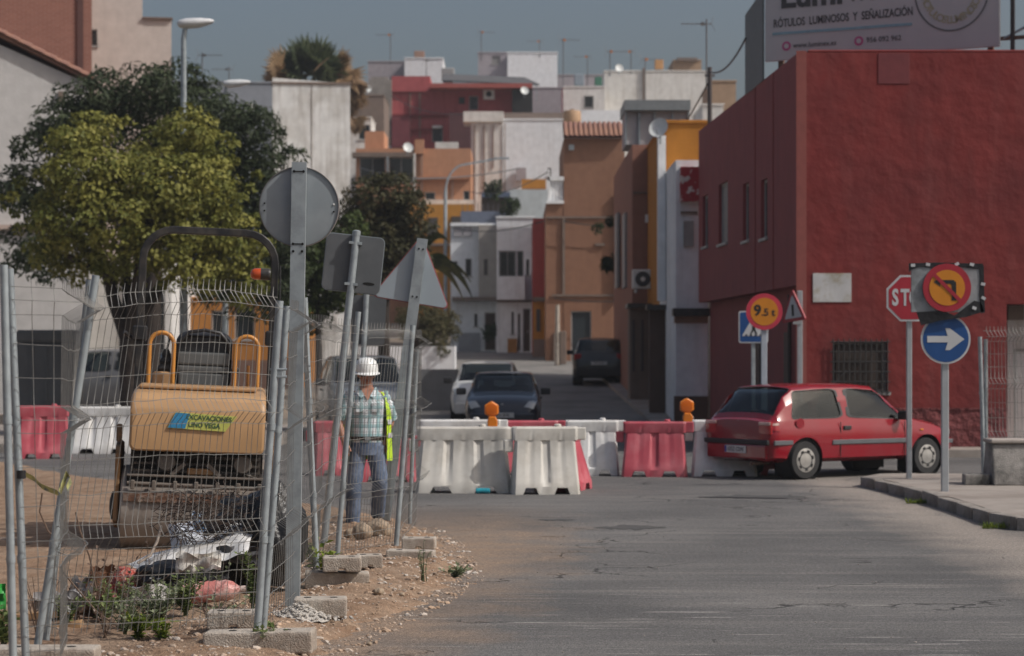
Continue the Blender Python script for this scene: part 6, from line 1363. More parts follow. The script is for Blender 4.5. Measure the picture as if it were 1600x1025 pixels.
def ring_box(q, secs, n=6):
    """rounded-rectangle loft along y: (y, x half, z0, z1, corner radius)"""
    rings = []
    for (y,hx,z0,z1,r) in secs: rings.append([Vector((a,y,b+(z0+z1)/2)) for a,b in rrect(2*hx,z1-z0,r,n)])
    q.loft(rings); return q
for y, nm in ((0.40,'front_drum'),(2.35,'rear_drum')):
    MB().lathe([(0.30,-0.67),(0.385,-0.67),(0.40,-0.655),(0.40,0.655),(0.385,0.67),(0.30,0.67)], 56, 'X', Matrix.Translation((0,y,0.40))).build(nm, drumm, rl, smooth=30)
for s in (-1,1):
    MB().prism([(0.12,0.60),(0.05,0.30),(0.30,0.22),(0.60,0.30),(0.75,0.62),(0.75,1.00),(0.30,1.04),(0.10,0.98)], s*0.685, s*0.73, 'YZ').build('yoke_plate', tand if s < 0 else tan, rl, bevel=0.01)
    MB().box((s*0.705,0.16,1.10),(0.05,0.07,0.16)).build('lifting_eye', tand, rl, bevel=0.01)
    MB().lathe([(0.13,0),(0.13,s*0.03),(0.06,s*0.05)],20,'X',Matrix.Translation((s*0.73,0.40,0.42))).build('hub', grs, rl)
# hood with rounded corners: loft of rounded sections from front to back
q = MB(); ring_box(q, [(0.0,0.585,0.965,1.32,0.05),(0.012,0.605,0.952,1.35,0.05),(0.05,0.61,0.95,1.42,0.06),(0.12,0.61,0.95,1.475,0.06),(0.40,0.61,0.95,1.515,0.06),(1.05,0.60,0.95,1.55,0.05)])
hood = q.build('hood', tan, rl, smooth=22)
MB().bb((-0.55,0.30,1.512),(0.52,0.95,1.548)).build('hood_ridge', tan, hood, bevel=0.015, seg=2)
# sticker on the sloping front
mB, mY = mat('sticker_blue',(0.03,0.22,0.42),0.5), mat('sticker_yellow',(0.50,0.52,0.12),0.5)
zs = 1.235; MT = Matrix.Translation((0.02,-0.012,zs))
MB().at(MT).prism([(-0.29,-0.07),(0.23,-0.085),(0.33,0.055),(-0.22,0.075)], -0.004, 0.010).build('sticker', mY, hood); MB().at(MT).prism([(-0.285,-0.066),(-0.13,-0.070),(-0.09,0.067),(-0.218,0.072)], -0.0065, -0.0045).build('sticker_blue', mB, hood)
text('lettering', 'EXCAVACIONES', 0.062, mat('sticker_text',(0.03,0.10,0.05),0.5), hood, MT @ Matrix.Translation((0.08,-0.0065,0.028)) @ FACE @ Matrix.Rotation(R(-2),4,'Z'), 0.0012, 0.9, 0.0006)
text('lettering', 'LINO VEGA', 0.062, MATS['sticker_text'], hood, MT @ Matrix.Translation((0.04,-0.0065,-0.036)) @ FACE @ Matrix.Rotation(R(-2),4,'Z'), 0.0015, 0.9, 0.0006)
# engine bay behind an open grille
MB().bb((-0.60,0.24,0.56),(0.60,1.0,0.955)).build('engine_bay', grs, rl)
for z in (0.77,0.835,0.90): MB().bb((-0.58,0.10,z-.010),(0.58,0.125,z+.010)).build('grille_bar', grs, rl)
for x in (-0.58,-0.35,-0.10,0.02,0.14,0.36,0.57): MB().bb((x-.012,0.125,0.73),(x+.012,0.15,0.945)).build('grille_bar', grs, rl)
for x in (-0.27,0.42): MB().lathe([(0.075,0.08),(0.085,0.10),(0.085,0.2)],18,'Y',Matrix.Translation((x,0,0.85))).build('work_light', mat('dusty_lamp',(0.12,0.105,0.09),0.5), rl)
MB().bb((-0.08,0.09,0.74),(0.16,0.22,0.80)).build('tow_bracket', tand, rl, bevel=0.01)
for s in (-1,1): MB().box((s*0.16,0.10,0.79),(0.16,0.03,0.035),ry=s*0.7).build('bracket_arm', mat('dusty_steel',(0.13,0.108,0.09),0.7), rl)
MB().bb((-0.62,0.02,0.715),(0.63,0.08,0.735)).build('cross_beam', MATS['dusty_steel'], rl, bevel=0.005)
MB().tube([(-0.61,0.0,0.655),(0.60,0.0,0.640)],0.017,10).build('sprinkler_tube', MATS['dusty_steel'], rl, smooth=40)
for i in range(7): x = -0.56+i*0.19; MB().bb((x-.018,-0.03,0.60),(x+.018,0.025,0.685)).build('nozzle', MATS['dusty_steel'], rl, bevel=0.006)
q = MB(); N = 60
q.grid(lambda u,v: (-0.52+1.12*u, -0.03-0.012*noise.noise((u*30,v*5,0)), 0.49+0.085*v+0.008*noise.noise((u*25,v*3,4))), N, 4); q.build('scraper_bar', M_['rust'], rl, fix=False)
MB().bb((-0.64,-0.02,0.495),(0.62,0.05,0.565)).build('scraper_beam', M_['rust'], rl)
MB().bb((-0.62,0.07,0.56),(0.62,0.24,0.72)).build('front_frame', M_['dark'], rl)
# operator platform
MB().bb((-0.60,1.06,0.62),(0.60,2.75,1.22)).build('chassis', tand, rl, bevel=0.03); MB().bb((-0.58,1.7,1.221),(0.58,2.9,1.5)).build('rear_tank', tan, rl, bevel=0.05, seg=2)
q = MB(); ring_box(q, [(1.28,0.255,1.52,2.00,0.10),(1.25,0.265,1.50,2.02,0.10),(1.30,0.27,1.49,2.05,0.10),(1.42,0.26,1.48,2.06,0.10),(1.46,0.24,1.50,2.04,0.10)]); seat = q.build('seat', mat('seat_black',(0.018,0.018,0.02),0.5), rl, smooth=40)
for (z0,z1,w_) in ((1.53,1.66,0.235),(1.665,1.73,0.245),(1.735,1.86,0.245)): MB().bb((-w_,1.215,z0),(w_,1.27,z1)).build('seat_panel', seatg, seat, bevel=0.02, seg=2)
MB().tube([(-0.25,1.26,1.80),(-0.235,1.24,1.95),(-0.15,1.23,2.05),(0.0,1.23,2.075),(0.15,1.23,2.05),(0.235,1.24,1.95),(0.25,1.26,1.80)],0.018,8).build('seat_frame', mat('seat_black2',(0.02,0.02,0.022),0.4), seat, smooth=50)
for s in (-1,1): MB().bb((s*0.27,1.35,1.66),(s*0.34,1.75,1.73)).build('armrest', MATS['seat_black'], seat, bevel=0.02)
MB().bb((-0.22,1.30,1.40),(0.20,1.75,1.52)).build('seat_base', tand, seat, bevel=0.02)
for x0, x1 in ((-0.515,-0.285),(0.30,0.52)):
    w_ = x1-x0; pts = [(x0,1.18,1.45),(x0,1.18,1.92)]+[(x0+w_/2-w_/2*math.cos(a),1.18,1.92+w_/2*math.sin(a)) for a in [math.pi*i/10 for i in range(1,10)]]+[(x1,1.18,1.92),(x1,1.18,1.45)]
    MB().tube(pts,0.021,10).build('handrail', ora, rl, smooth=50)
MB().tube([(0.43,1.25,1.5),(0.43,1.25,1.75)],0.014,8).build('lever', ora, rl)
MB().bb((-0.48,1.25,1.45),(-0.27,1.5,1.66)).build('console', tan, rl, bevel=0.02)
MB().lathe([(0.075,1.66),(0.085,1.69),(0.06,1.73),(0.065,1.76),(0.04,1.80),(0.045,1.83),(0.02,1.88)],16,'Z',Matrix.Translation((-0.36,1.36,0))).build('gaiter', M_['rubber'], rl, smooth=40); MB().tube([(-0.36,1.36,1.86),(-0.33,1.36,2.0)],0.012,8).build('drive_lever', M_['black'], rl); MB().lathe([(0.022,0),(0.03,0.03),(0.01,0.06)],10,'Z',Matrix.Translation((-0.33,1.36,1.98))).build('knob', M_['black'], rl)
# roll bar: square tube with rounded shoulders
y = 1.92; pts = [(-0.65,y,1.2),(-0.65,y,2.76)]+[(-0.65+0.30*(1-math.cos(a)),y,2.76+0.30*math.sin(a)) for a in [math.pi/2*i/6 for i in range(1,7)]]+[(0.35,y,3.06)]+[(0.35+0.30*math.sin(a),y,2.76+0.30*math.cos(a)) for a in [math.pi/2*i/6 for i in range(1,7)]]+[(0.65,y,1.2)]
MB().tube(pts,0.052,4).build('roll_bar', M_['black'], rl, bevel=0.008, smooth=35)
for s in (-1,1): MB().bb((s*0.65-.07,y-.07,1.95),(s*0.65+.07,y+.07,2.10)).build('hinge_block', M_['black'], rl, bevel=0.015); MB().tube([(s*0.73,y,1.98),(s*0.80,y-.05,2.03)],0.02,8).build('hinge_pin', M_['black'], rl)
MB().lathe([(0.055,0.0),(0.06,-0.02),(0.058,-0.10)],20,'X',Matrix.Translation((0.61,y-.02,2.66))).build('beacon_base', M_['black'], rl); MB().lathe([(0.058,-0.10),(0.056,-0.16),(0.04,-0.19),(0.01,-0.20)],20,'X',Matrix.Translation((0.61,y-.02,2.66))).build('beacon_lens', mat('beacon_orange',(0.52,0.075,0.012),0.15,coat=.6), rl, smooth=50)
MB().tube([(0.70,y-.06,1.3),(0.715,y-.06,2.3),(0.70,y-.05,2.75)],0.009,6).build('cable', M_['rubber'], rl)
# ------------------------------------------------------------ worker
wk = thing('person', 'worker in a white hard hat, checked shirt and lime vest standing behind the fence', 'person', (X_(573,22.7), 22.7, 0.0), R(8))
wk.scale = (0.965,)*3
skin = mat('skin', (0.36,0.165,0.105), 0.55, var=0.08, bump=0.05)
J = {}; E = []; Rr_ = {}
def jv(n, p, r): J[n] = Vector(p); Rr_[n] = r
for n, p, r in (('pelvis',(0,0,0.95),0.13),('waist',(0,0,1.08),0.12),('chest',(0,0.0,1.30),0.14),('upper',(0,0.0,1.40),0.085),('neck',(0,-0.01,1.52),0.058),('jaw',(-0.005,-0.04,1.585),0.066),('head',(-0.005,-0.02,1.655),0.088),('crown',(-0.005,-0.01,1.735),0.075),
  ('Ls',(-0.175,0,1.42),0.050),('Le',(-0.30,-0.02,1.17),0.045),('Lw',(-0.245,-0.12,0.945),0.031),('Lh',(-0.228,-0.15,0.885),0.034),
  ('Rs',(0.175,0,1.42),0.050),('Re',(0.27,0.10,1.17),0.045),('Rw',(0.20,0.02,0.97),0.031),('Rh',(0.18,-0.02,0.92),0.034),
  ('Lp',(-0.10,0,0.90),0.10),('Lk',(-0.135,-0.03,0.50),0.062),('La',(-0.145,0.03,0.09),0.042),('Lt',(-0.165,-0.10,0.04),0.036),
  ('Rp',(0.10,0,0.90),0.10),('Rk',(0.135,-0.05,0.52),0.062),('Ra',(0.14,0.30,0.15),0.042),('Rt',(0.14,0.22,0.06),0.036)): jv(n,p,r)
for ch in ('pelvis waist chest upper neck jaw head crown','upper Ls Le Lw Lh','upper Rs Re Rw Rh','pelvis Lp Lk La Lt','pelvis Rp Rk Ra Rt'):
    ns = ch.split(); E += list(zip(ns, ns[1:]))
def hand(base, sgn):
    b = J[base]
    for i, (dx, ln) in enumerate(((-0.028,0.066),(-0.010,0.078),(0.010,0.074),(0.028,0.058))):
        a = f'{base}f{i}a'; c = f'{base}f{i}b'; d = f'{base}f{i}c'
        jv(a, b+Vector((dx*0.8,-0.012,-0.035)), 0.0105); jv(c, b+Vector((dx,-0.03,-0.035-ln*.5)), 0.0095); jv(d, b+Vector((dx,-0.022,-0.035-ln)), 0.008); E.extend([(base,a),(a,c),(c,d)])
    jv(f'{base}ta', b+Vector((0.034*sgn,-0.022,-0.005)), 0.0115); jv(f'{base}tb', b+Vector((0.048*sgn,-0.042,-0.045)), 0.009); E.extend([(base,f'{base}ta'),(f'{base}ta',f'{base}tb')])
hand('Lh', 1); hand('Rh', -1)
jv('nose', (-0.005,-0.128,1.625), 0.016); E.append(('head','nose'))
for s in (-1,1): jv(f'ear{s}', (-0.005+s*0.098,-0.01,1.635), 0.018); E.append(('head',f'ear{s}'))
names = list(J); me = bpy.data.meshes.new('body'); me.from_pydata([tuple(J[n]) for n in names], [(names.index(a),names.index(b)) for a,b in E], [])
bo = bpy.data.objects.new('body', me); COL.objects.link(bo); sk_ = bo.modifiers.new('s','SKIN'); 
for i, n in enumerate(names): me.skin_vertices[0].data[i].radius = (Rr_[n], Rr_[n]); me.skin_vertices[0].data[i].use_root = (n == 'pelvis')
sb = bo.modifiers.new('sub','SUBSURF'); sb.levels = 2; sb.render_levels = 2
dg = bpy.context.evaluated_depsgraph_get(); m2 = bpy.data.meshes.new_from_object(bo.evaluated_get(dg)); bo.modifiers.clear(); bo.data = m2; m2.materials.clear(); m2.materials.append(skin); bo.parent = wk
m2.polygons.foreach_set('use_smooth',[True]*len(m2.polygons))
def ell(c, rx, ry, n=22, a0=0.0, a1=2*math.pi, closed=True, wob=0.0):
    k = n if closed else n+1; out = []
    for i in range(k):
        a = a0+(a1-a0)*i/n; w_ = 1+wob*noise.noise((math.cos(a)*2,math.sin(a)*2,c[2]*9)); out.append(Vector((c[0]+rx*w_*math.cos(a), c[1]+ry*w_*math.sin(a), c[2])))
    return out
def limb(q, pts, rs, n=14, wob=0.06):
    """cloth tube along a limb with wrinkles"""
    P2, R2 = [], []; 
    for i in range(len(pts)-1):
        for k in range(6): t = k/6; P2.append(Vector(pts[i]).lerp(Vector(pts[i+1]),t)); R2.append((rs[i]+(rs[i+1]-rs[i])*t)*(1+wob*math.sin(len(P2)*2.3+i)))
    P2.append(Vector(pts[-1])); R2.append(rs[-1]); q.tube(P2, 0.05, n, rs=R2); return q
def checked():
    m = mat('checked_shirt',(0.5,0.55,0.55),0.8,var=0.05); t = m.node_tree; L = t.links.new; p = t.nodes['Principled BSDF']; co = _n(t,'ShaderNodeTexCoord'); cur = None
    sep = _n(t,'ShaderNodeSeparateXYZ'); L(co.outputs['Object'], sep.inputs[0])
    def wave(ax, fr, thr):
        m1 = _n(t,'ShaderNodeMath',operation='MULTIPLY'); m1.inputs[1].default_value = fr; L(sep.outputs[ax], m1.inputs[0]); s1 = _n(t,'ShaderNodeMath',operation='SINE'); L(m1.outputs[0], s1.inputs[0])
        r1 = _n(t,'ShaderNodeMapRange'); r1.inputs['From Min'].default_value = thr; r1.inputs['From Max'].default_value = thr+0.25; L(s1.outputs[0], r1.inputs['Value']); return r1.outputs['Result']
    c = (0.66,0.70,0.73,1); prev = None
    for (ax,fr,thr,colr) in (('X',70,0.1,(0.13,0.36,0.38,1)),('Z',64,0.25,(0.16,0.35,0.38,1)),('X',140,0.75,(0.02,0.04,0.07,1)),('Z',128,0.8,(0.03,0.05,0.08,1))):
        x = _n(t,'ShaderNodeMix',data_type='RGBA'); f_ = wave(ax,fr,thr); h_ = _n(t,'ShaderNodeMath',operation='MULTIPLY'); h_.inputs[1].default_value = 0.6; L(f_, h_.inputs[0]); L(h_.outputs[0], x.inputs['Factor'])
        if prev is None: x.inputs[6].default_value = c
        else: L(prev, x.inputs[6])
        x.inputs[7].default_value = colr; prev = x.outputs[2]
    L(prev, p.inputs['Base Color']); return m
shm = checked()
q = MB(); q.loft([ell((0,0,z),rx,ry,24,wob=0.05) for z,rx,ry in ((0.935,0.178,0.135),(0.98,0.182,0.138),(1.06,0.180,0.134),(1.15,0.184,0.132),(1.25,0.194,0.132),(1.34,0.200,0.130),(1.41,0.192,0.115),(1.455,0.150,0.095),(1.485,0.085,0.075))])
limb(q, [J['Ls']+Vector((0.02,0,0.01)), J['Ls'].lerp(J['Le'],.5), J['Le'].lerp(J['Lw'],-.05)], [0.078,0.072,0.066]); limb(q, [J['Rs']+Vector((-0.02,0,0.01)), J['Rs'].lerp(J['Re'],.5), J['Re']], [0.078,0.072,0.066])
q.build('shirt', shm, wk, smooth=60)
q = MB(); q.add([Vector(v) for v in ((-0.07,-0.085,1.50),(0.07,-0.085,1.50),(0.0,-0.138,1.37))],[(0,2,1)]); q.build('open_collar', skin, wk, fix=False)
for s in (-1,1): MB().add([(s*0.025,-0.125,1.42),(s*0.09,-0.075,1.515),(s*0.12,-0.085,1.46),(s*0.07,-0.13,1.40)],[(0,1,2,3)]).build('collar_flap', shm, wk, fix=False); MB().box((s*0.085,-0.135,1.30),(0.09,0.012,0.10)).build('breast_pocket', shm, wk, bevel=0.005)
jm = mat('jeans',(0.085,0.12,0.19),0.85,var=0.15,scale=6,col2=(0.16,0.20,0.28),c2scale=3,bump=.3,bscale=30)
q = MB(); q.loft([ell((0,0,z),rx,ry,22) for z,rx,ry in ((0.80,0.165,0.125),(0.88,0.182,0.135),(0.95,0.176,0.130),(0.985,0.172,0.128))])
limb(q, [J['Lp']+Vector((0.005,0,-.02)),J['Lk'],J['La']+Vector((0,0,0.0))],[0.105,0.082,0.074],wob=.05); limb(q, [J['Rp']+Vector((-.005,0,-.02)),J['Rk'],J['Ra']],[0.105,0.082,0.074],wob=.05); q.build('jeans', jm, wk, smooth=60)
q = MB(); q.loft([ell((0,0,z),rx,ry,24) for z,rx,ry in ((0.955,0.186,0.141),(0.995,0.186,0.141))]); q.build('belt', mat('leather_belt',(0.02,0.012,0.008),0.5), wk); MB().bb((-0.03,-0.152,0.957),(0.03,-0.14,0.993)).build('buckle', M_['galv'], wk)
for n in ('L','R'):
    a, tt = J[n+'a'], J[n+'t']; q = MB(); q.loft([[Vector((a.x+x_*w_, a.y+y_, z_)) for x_,z_ in ((-1,0.0),(1,0.0),(1,h_*.6),(.5,h_),(-.5,h_),(-1,h_*.6))] for y_,w_,h_ in ((0.06,0.038,0.09),(0.0,0.045,0.12),(-0.09,0.050,0.075),(-0.16,0.046,0.05),(-0.20,0.03,0.035))])
    o = q.build('shoe', mat('work_shoe',(0.03,0.022,0.018),0.7), wk, smooth=60)
    if n == 'R': o.location = (0,0,0.06)
vm = mat('hi_vis_lime',(0.42,0.62,0.02),0.6,var=0.06,bump=.2,bscale=12); q = MB()
# open vest: shell round the back and sides, loose hanging fronts
for (a0,a1) in ((R(-40),R(212)),):
    secs = ((0.74,0.262,0.175),(0.90,0.255,0.170),(1.08,0.246,0.162),(1.26,0.246,0.155),(1.40,0.226,0.135),(1.46,0.165,0.105)); n = 30
    rows = [ell((0.01,0.02,z),rx,ry,n,a0,a1,False,wob=0.10) for z,rx,ry in secs]
    q.add([p for r_ in rows for p in r_], [(j*(n+1)+i,j*(n+1)+i+1,(j+1)*(n+1)+i+1,(j+1)*(n+1)+i) for j in range(len(secs)-1) for i in range(n)])
q.build('vest', vm, wk, smooth=70, fix=False)
for z in (0.98,1.12): qq = MB(); rows = [ell((0.01,0.02,z_),0.259,0.176,30,R(-38),R(210),False,wob=0.10) for z_ in (z,z+.05)]; qq.add([p for r_ in rows for p in r_],[(i,i+1,i+32,i+31) for i in range(30)]); qq.build('reflective_band', mat('reflective_grey',(0.45,0.46,0.46),0.4), wk, smooth=70, fix=False)
hat = mat('hard_hat_white',(0.74,0.75,0.74),0.3,coat=.3,var=.03)
MH = Matrix.Translation((-0.005,-0.015,1.665)) @ Matrix.Rotation(R(6),4,'X')
MB().lathe([(0.120,0.0),(0.124,0.03),(0.118,0.08),(0.098,0.125),(0.06,0.152),(0.001,0.160)],28,'Z',MH @ Matrix.Diagonal((1,1.12,1,1))).build('hard_hat', hat, wk, smooth=60)
q = MB(); N = 28
q.add([MH @ Vector(((0.118+e)*math.cos(2*math.pi*i/N)*1.02,((0.133+e) if math.sin(2*math.pi*i/N) > 0 else 0.133+e+0.045*abs(math.sin(2*math.pi*i/N))*(e > 0))*math.sin(2*math.pi*i/N),z)) for e,z in ((0,0.012),(0.022,-0.006),(0.022,-0.012),(0,0.0)) for i in range(N)],[(j*N+i,j*N+(i+1)%N,(j+1)*N+(i+1)%N,(j+1)*N+i) for j in range(3) for i in range(N)]); q.build('hat_brim', hat, wk, smooth=50, fix=False)
MB().bb((-0.085,-0.125,1.622),(0.075,-0.092,1.655)).build('sunglasses', M_['black'], wk, bevel=0.012, seg=2)
for s in (-1,1): MB().tube([(s*0.08-.005,-0.10,1.642),(s*0.102-.005,0.0,1.645)],0.005,5).build('glasses_arm', M_['black'], wk)
MB().bb((-0.035,-0.113,1.572),(0.025,-0.099,1.582)).build('mouth', mat('lip',(0.22,0.07,0.055),0.6), wk, bevel=0.003)
MB().lathe([(0.092,-0.03),(0.098,0.01),(0.096,0.05)],20,'Z',Matrix.Translation((-0.005,0.008,1.625))).build('hair', mat('dark_hair',(0.02,0.014,0.01),0.8), wk)
# ------------------------------------------------------------ rubbish heap and litter
rg = random.Random(5)
def gnd(x, y): return max(dirt_z(x,y), 0.0)
def gq(xp, yp):
    p = gp(xp, yp, 0.03); p.z = gnd(p.x,p.y); return p
def lump(name, label, cat, loc, r, m, amp=0.25, fr=2.2, seed=0, sub=4, rz=0, part='body'):
    t = thing(name, label, cat, loc, rz); bm = bmesh.new(); bmesh.ops.create_icosphere(bm, subdivisions=sub, radius=1)
    for v in bm.verts:
        d = v.co.normalized(); k = 1+amp*noise.noise(d*fr+Vector((seed,0,0)))+amp*0.45*noise.noise(d*fr*2.7+Vector((0,seed,0)))+amp*0.35*abs(noise.noise(d*fr*5+Vector((0,0,seed))))
        v.co = Vector((d.x*r[0]*k, d.y*r[1]*k, max(-0.04, d.z*r[2]*k+r[2]*0.75)))
    me = bpy.data.meshes.new(part); bm.to_mesh(me); bm.free(); me.materials.append(m); me.polygons.foreach_set('use_smooth',[True]*len(me.polygons))
    o = bpy.data.objects.new(part, me); COL.objects.link(o); o.parent = t; return t
m_bag = mat('black_bin_bag',(0.012,0.012,0.013),0.32,var=0.3,scale=5,bump=0.9,bscale=16); m_sheet = mat('dirty_white_sheet',(0.74,0.73,0.71),0.6,var=0.12,scale=5,col2=(0.56,0.53,0.49),c2scale=3,bump=0.4,bscale=10)
lump('rubbish_bag', 'large black rubbish bag at the right of the heap behind the front panel', 'rubbish bag', tuple(px(388,905,17.3)), (0.32,0.30,0.36), m_bag, 0.30, 2.4, 1)
lump('rubbish_bag', 'flattened black rubbish bag in front of the white sheet', 'rubbish bag', tuple(px(278,917,16.0)), (0.30,0.22,0.105), m_bag, 0.35, 2.2, 4)
lump('rubbish_bag', 'bulging black rubbish bag behind the leaning post', 'rubbish bag', tuple(px(428,905,16.6)), (0.22,0.25,0.40), m_bag, 0.3, 2.6, 9)
# white sheet draped over the heap
def sheet(u, v):
    a = px(182, 884, 17.0).lerp(px(404, 806, 17.0), u); b = px(236, 907, 15.8).lerp(px(385, 866, 15.9), u)
    p = a.lerp(b, v); n1 = noise.noise((u*4, v*3, 1)); p.z += 0.07*n1+0.05*math.sin(v*math.pi)*(1-u); p.y += 0.10*noise.noise((u*3,v*4,6)); return tuple(p)
tag(MB().grid(sheet, 40, 16).build('plastic_sheet', m_sheet, smooth=70, fix=False), 'crumpled white plastic sheet spread across the rubbish heap', 'plastic sheet')
def sheet2(u, v):
    a = px(262, 818, 17.0).lerp(px(300, 815, 17.1), u); b = px(270, 868, 16.8).lerp(px(345, 862, 16.85), u); p = a.lerp(b, v); p.y -= 0.15*math.sin(u*math.pi); p.z += 0.03*noise.noise((u*6,v*5,2)); return tuple(p)
tag(MB().grid(sheet2, 20, 14).build('plastic_bag', mat('clear_white_bag',(0.55,0.57,0.60),0.3,var=.15,scale=9,col2=(0.40,0.44,0.52),c2scale=7), smooth=70, fix=False), 'pale plastic sack standing under the wire tangle', 'plastic bag')
tag(MB().grid(lambda u,v: tuple(px(300+22*u,800+30*v,17.0)+Vector((0.0,0.06*noise.noise((u*3,v*3,0)),0.02*noise.noise((u*5,v*4,3))))), 8, 8).build('blue_carton', mat('blue_print',(0.12,0.24,0.42),0.4,col2=(0.5,0.52,0.55),c2scale=9), smooth=60, fix=False), 'crushed blue and white carton inside the wire tangle', 'carton')
# tangle of rusty wire
q = MB()
for i in range(300):
    p = px(rg.uniform(262,412), rg.uniform(782,846)-abs(rg.gauss(0,6)), rg.uniform(16.4,16.8)); pts = [p]; d = Vector((rg.gauss(0,1),rg.gauss(0,.6),rg.gauss(0,.55))).normalized()
    for k in range(5): d = (d+Vector((rg.gauss(0,.35),rg.gauss(0,.35),rg.gauss(0,.3)))).normalized(); p = p+d*0.04; pts.append(p)
    q.tube(pts, 0.0035, 4, caps=False)
wt = tag(q.build('wire_tangle', mat('rusty_wire',(0.055,0.038,0.03),0.8,var=.3), fix=False), 'tangle of thin rusty wire on top of the rubbish heap', 'wire')
q = MB(); pts = [px(252,822,16.5),px(246,845,16.4),px(235,868,16.35),px(215,880,16.3)]; q.tube(pts,0.011,6); tag(q.build('stick', mat('pale_stick',(0.30,0.25,0.21),0.9), smooth=50), 'pale bent stick leaning on the white sheet', 'stick')
# red net sack and red bottle-like sack
lump('net_sack', 'red net sack of rubble at the left of the heap', 'sack', tuple(px(197,922,16.0)), (0.10,0.10,0.09), mat('red_net',(0.45,0.06,0.04),0.6,var=.5,scale=60,bump=.9,bscale=80,col2=(0.35,0.22,0.18),c2scale=30), 0.3, 3, 3)
t = thing('plastic_bottle', 'pinkish ribbed plastic bottle lying in the weeds', 'bottle', tuple(px(332,940,15.6)), rot=(0,R(-4),R(8)))
MB().lathe([(0.02,-0.22),(0.06,-0.20),(0.078,-0.12),(0.070,-0.10),(0.078,-0.07),(0.070,-0.05),(0.078,-0.02),(0.071,0.0),(0.078,0.03),(0.070,0.06),(0.076,0.10),(0.060,0.15),(0.025,0.19),(0.02,0.22)],22,'X',Matrix.Translation((0,0,0.07))).build('shell', mat('pink_plastic',(0.48,0.17,0.15),0.35,var=.25,scale=14,col2=(0.62,0.42,0.38),c2scale=9,bump=.3), t, smooth=45)
MB().lathe([(0.024,0.20),(0.024,0.235)],14,'X',Matrix.Translation((0,0,0.07))).build('cap', mat('pale_plastic_cap',(0.5,0.4,0.36),0.5), t)
for (xp,yp,c,lb,nm) in ((150,905,(0.16,0.07,0.035),'rust brown scrap of cardboard leaning left of the net sack','cardboard_scrap'),(162,935,(0.42,0.13,0.13),'torn pink plastic scrap in the dry weeds','plastic_scrap'),(120,925,(0.20,0.20,0.21),'grey sheet scrap lying in the dry weeds','plastic_scrap')):
    p = px(xp,yp,15.7); w_ = 0.17; tag(MB().grid(lambda u,v: (p.x+(u-.5)*w_+.05*v, p.y+0.06*noise.noise((u*3,v*3,xp)), p.z+(v-.5)*w_*1.1+.04*noise.noise((u*4,v*4,xp+1))), 10, 10).build(nm, mat(nm+str(xp),c,.8,var=.2,bump=.3), smooth=60, fix=False), lb, 'scrap')
# planks
wood = mat('raw_plank',(0.36,0.22,0.11),0.85,var=.25,scale=5,col2=(0.24,0.14,0.07),c2scale=4); 
for (xa,ya,xb,yb,D,th,lb) in ((-10,968,118,955,15.0,0.05,'long pale plank lying at the bottom left'),(60,985,128,975,14.6,0.045,'short orange plank in front of the dry weeds'),(545,862,612,845,21.0,0.03,'splintered dark plank leaning behind the stacked feet')):
    a, b = px(xa,ya,D), px(xb,yb,D); d = b-a; c = (a+b)/2
    o = MB().box((0,0,0),(d.length,0.16,th)).build('wooden_plank', wood if xa != 545 else mat('dark_wood',(0.09,0.05,0.03),.9,var=.3), bevel=0.004); o.location = c; o.rotation_euler = (0,-math.atan2(d.z,d.x),0.06); tag(o, lb, 'plank')
g_ = tag(MB().grid(lambda u,v: tuple(px(-8+17*u,912+40*v,15.4)+Vector((0,.05*noise.noise((u*3,v*4,0)),0))),6,8).build('plastic_scrap', mat('green_plastic',(0.03,0.30,0.05),.5,var=.3), smooth=60, fix=False), 'bright green plastic scrap at the left edge', 'scrap')
# tapes tied to the posts
ym = mat('worn_tape',(0.50,0.50,0.20),.6,var=.3,scale=25,col2=(0.10,0.16,0.18),c2scale=16)
for k,(pts,lb) in enumerate((([(33,738),(40,742),(52,748),(64,760),(78,766),(90,770)],'faded barrier tape knotted between the left posts'),([(92,770),(98,755),(104,740),(110,750),(104,764)],'loose yellow end of barrier tape on the bent post'))):
    q = MB(); w_ = 0.028
    P3 = [px(x,y,11.9-.1*k) for x,y in pts]; q.add([v for p in P3 for v in (p+Vector((0,-.01,w_*.6)),p+Vector((0.004,.02,-w_*.6)))],[(2*i,2*i+1,2*i+3,2*i+2) for i in range(len(P3)-1)]); tag(q.build('barrier_tape', ym, smooth=60, fix=False), lb, 'tape')
tag(MB().tube([px(33,735,11.7),px(33,748,11.7)],0.025,12).build('tape_wrap', M_['black'], smooth=40), 'black tape wrapped round the left post', 'tape')
# white gravel heap
t = thing('gravel_heap', 'small heap of whitish cement rubble at the foot of the round sign post', 'rubble heap', tuple(gq(468,975)))
def hp(u, v):
    a = 2*math.pi*u; r_ = v; x = 0.21*r_*math.cos(a); y = 0.20*r_*math.sin(a); z = 0.10*(1-r_)**1.1+0.014*noise.noise((x*30,y*30,1))+0.01*noise.noise((x*60,y*60,4)); return (x,y,z-0.01)
m_rub = mat('white_rubble',(0.50,0.47,0.43),.95,var=.2,scale=40,bump=.8,bscale=140)
MB().grid(hp,60,24).build('mound', m_rub, t, fix=False)
def pebble_data(seed):
    r0 = random.Random(seed); bm = bmesh.new(); bmesh.ops.create_icosphere(bm, subdivisions=1, radius=1)
    for v in bm.verts: v.co *= 1+r0.uniform(-.25,.25)
    for v in bm.verts: v.co.z *= 0.65
    me = [tuple(v.co) for v in bm.verts]; f = [tuple(v.index for v in fc.verts) for fc in bm.faces]; bm.free(); return me, f
PB = [pebble_data(i) for i in range(8)]
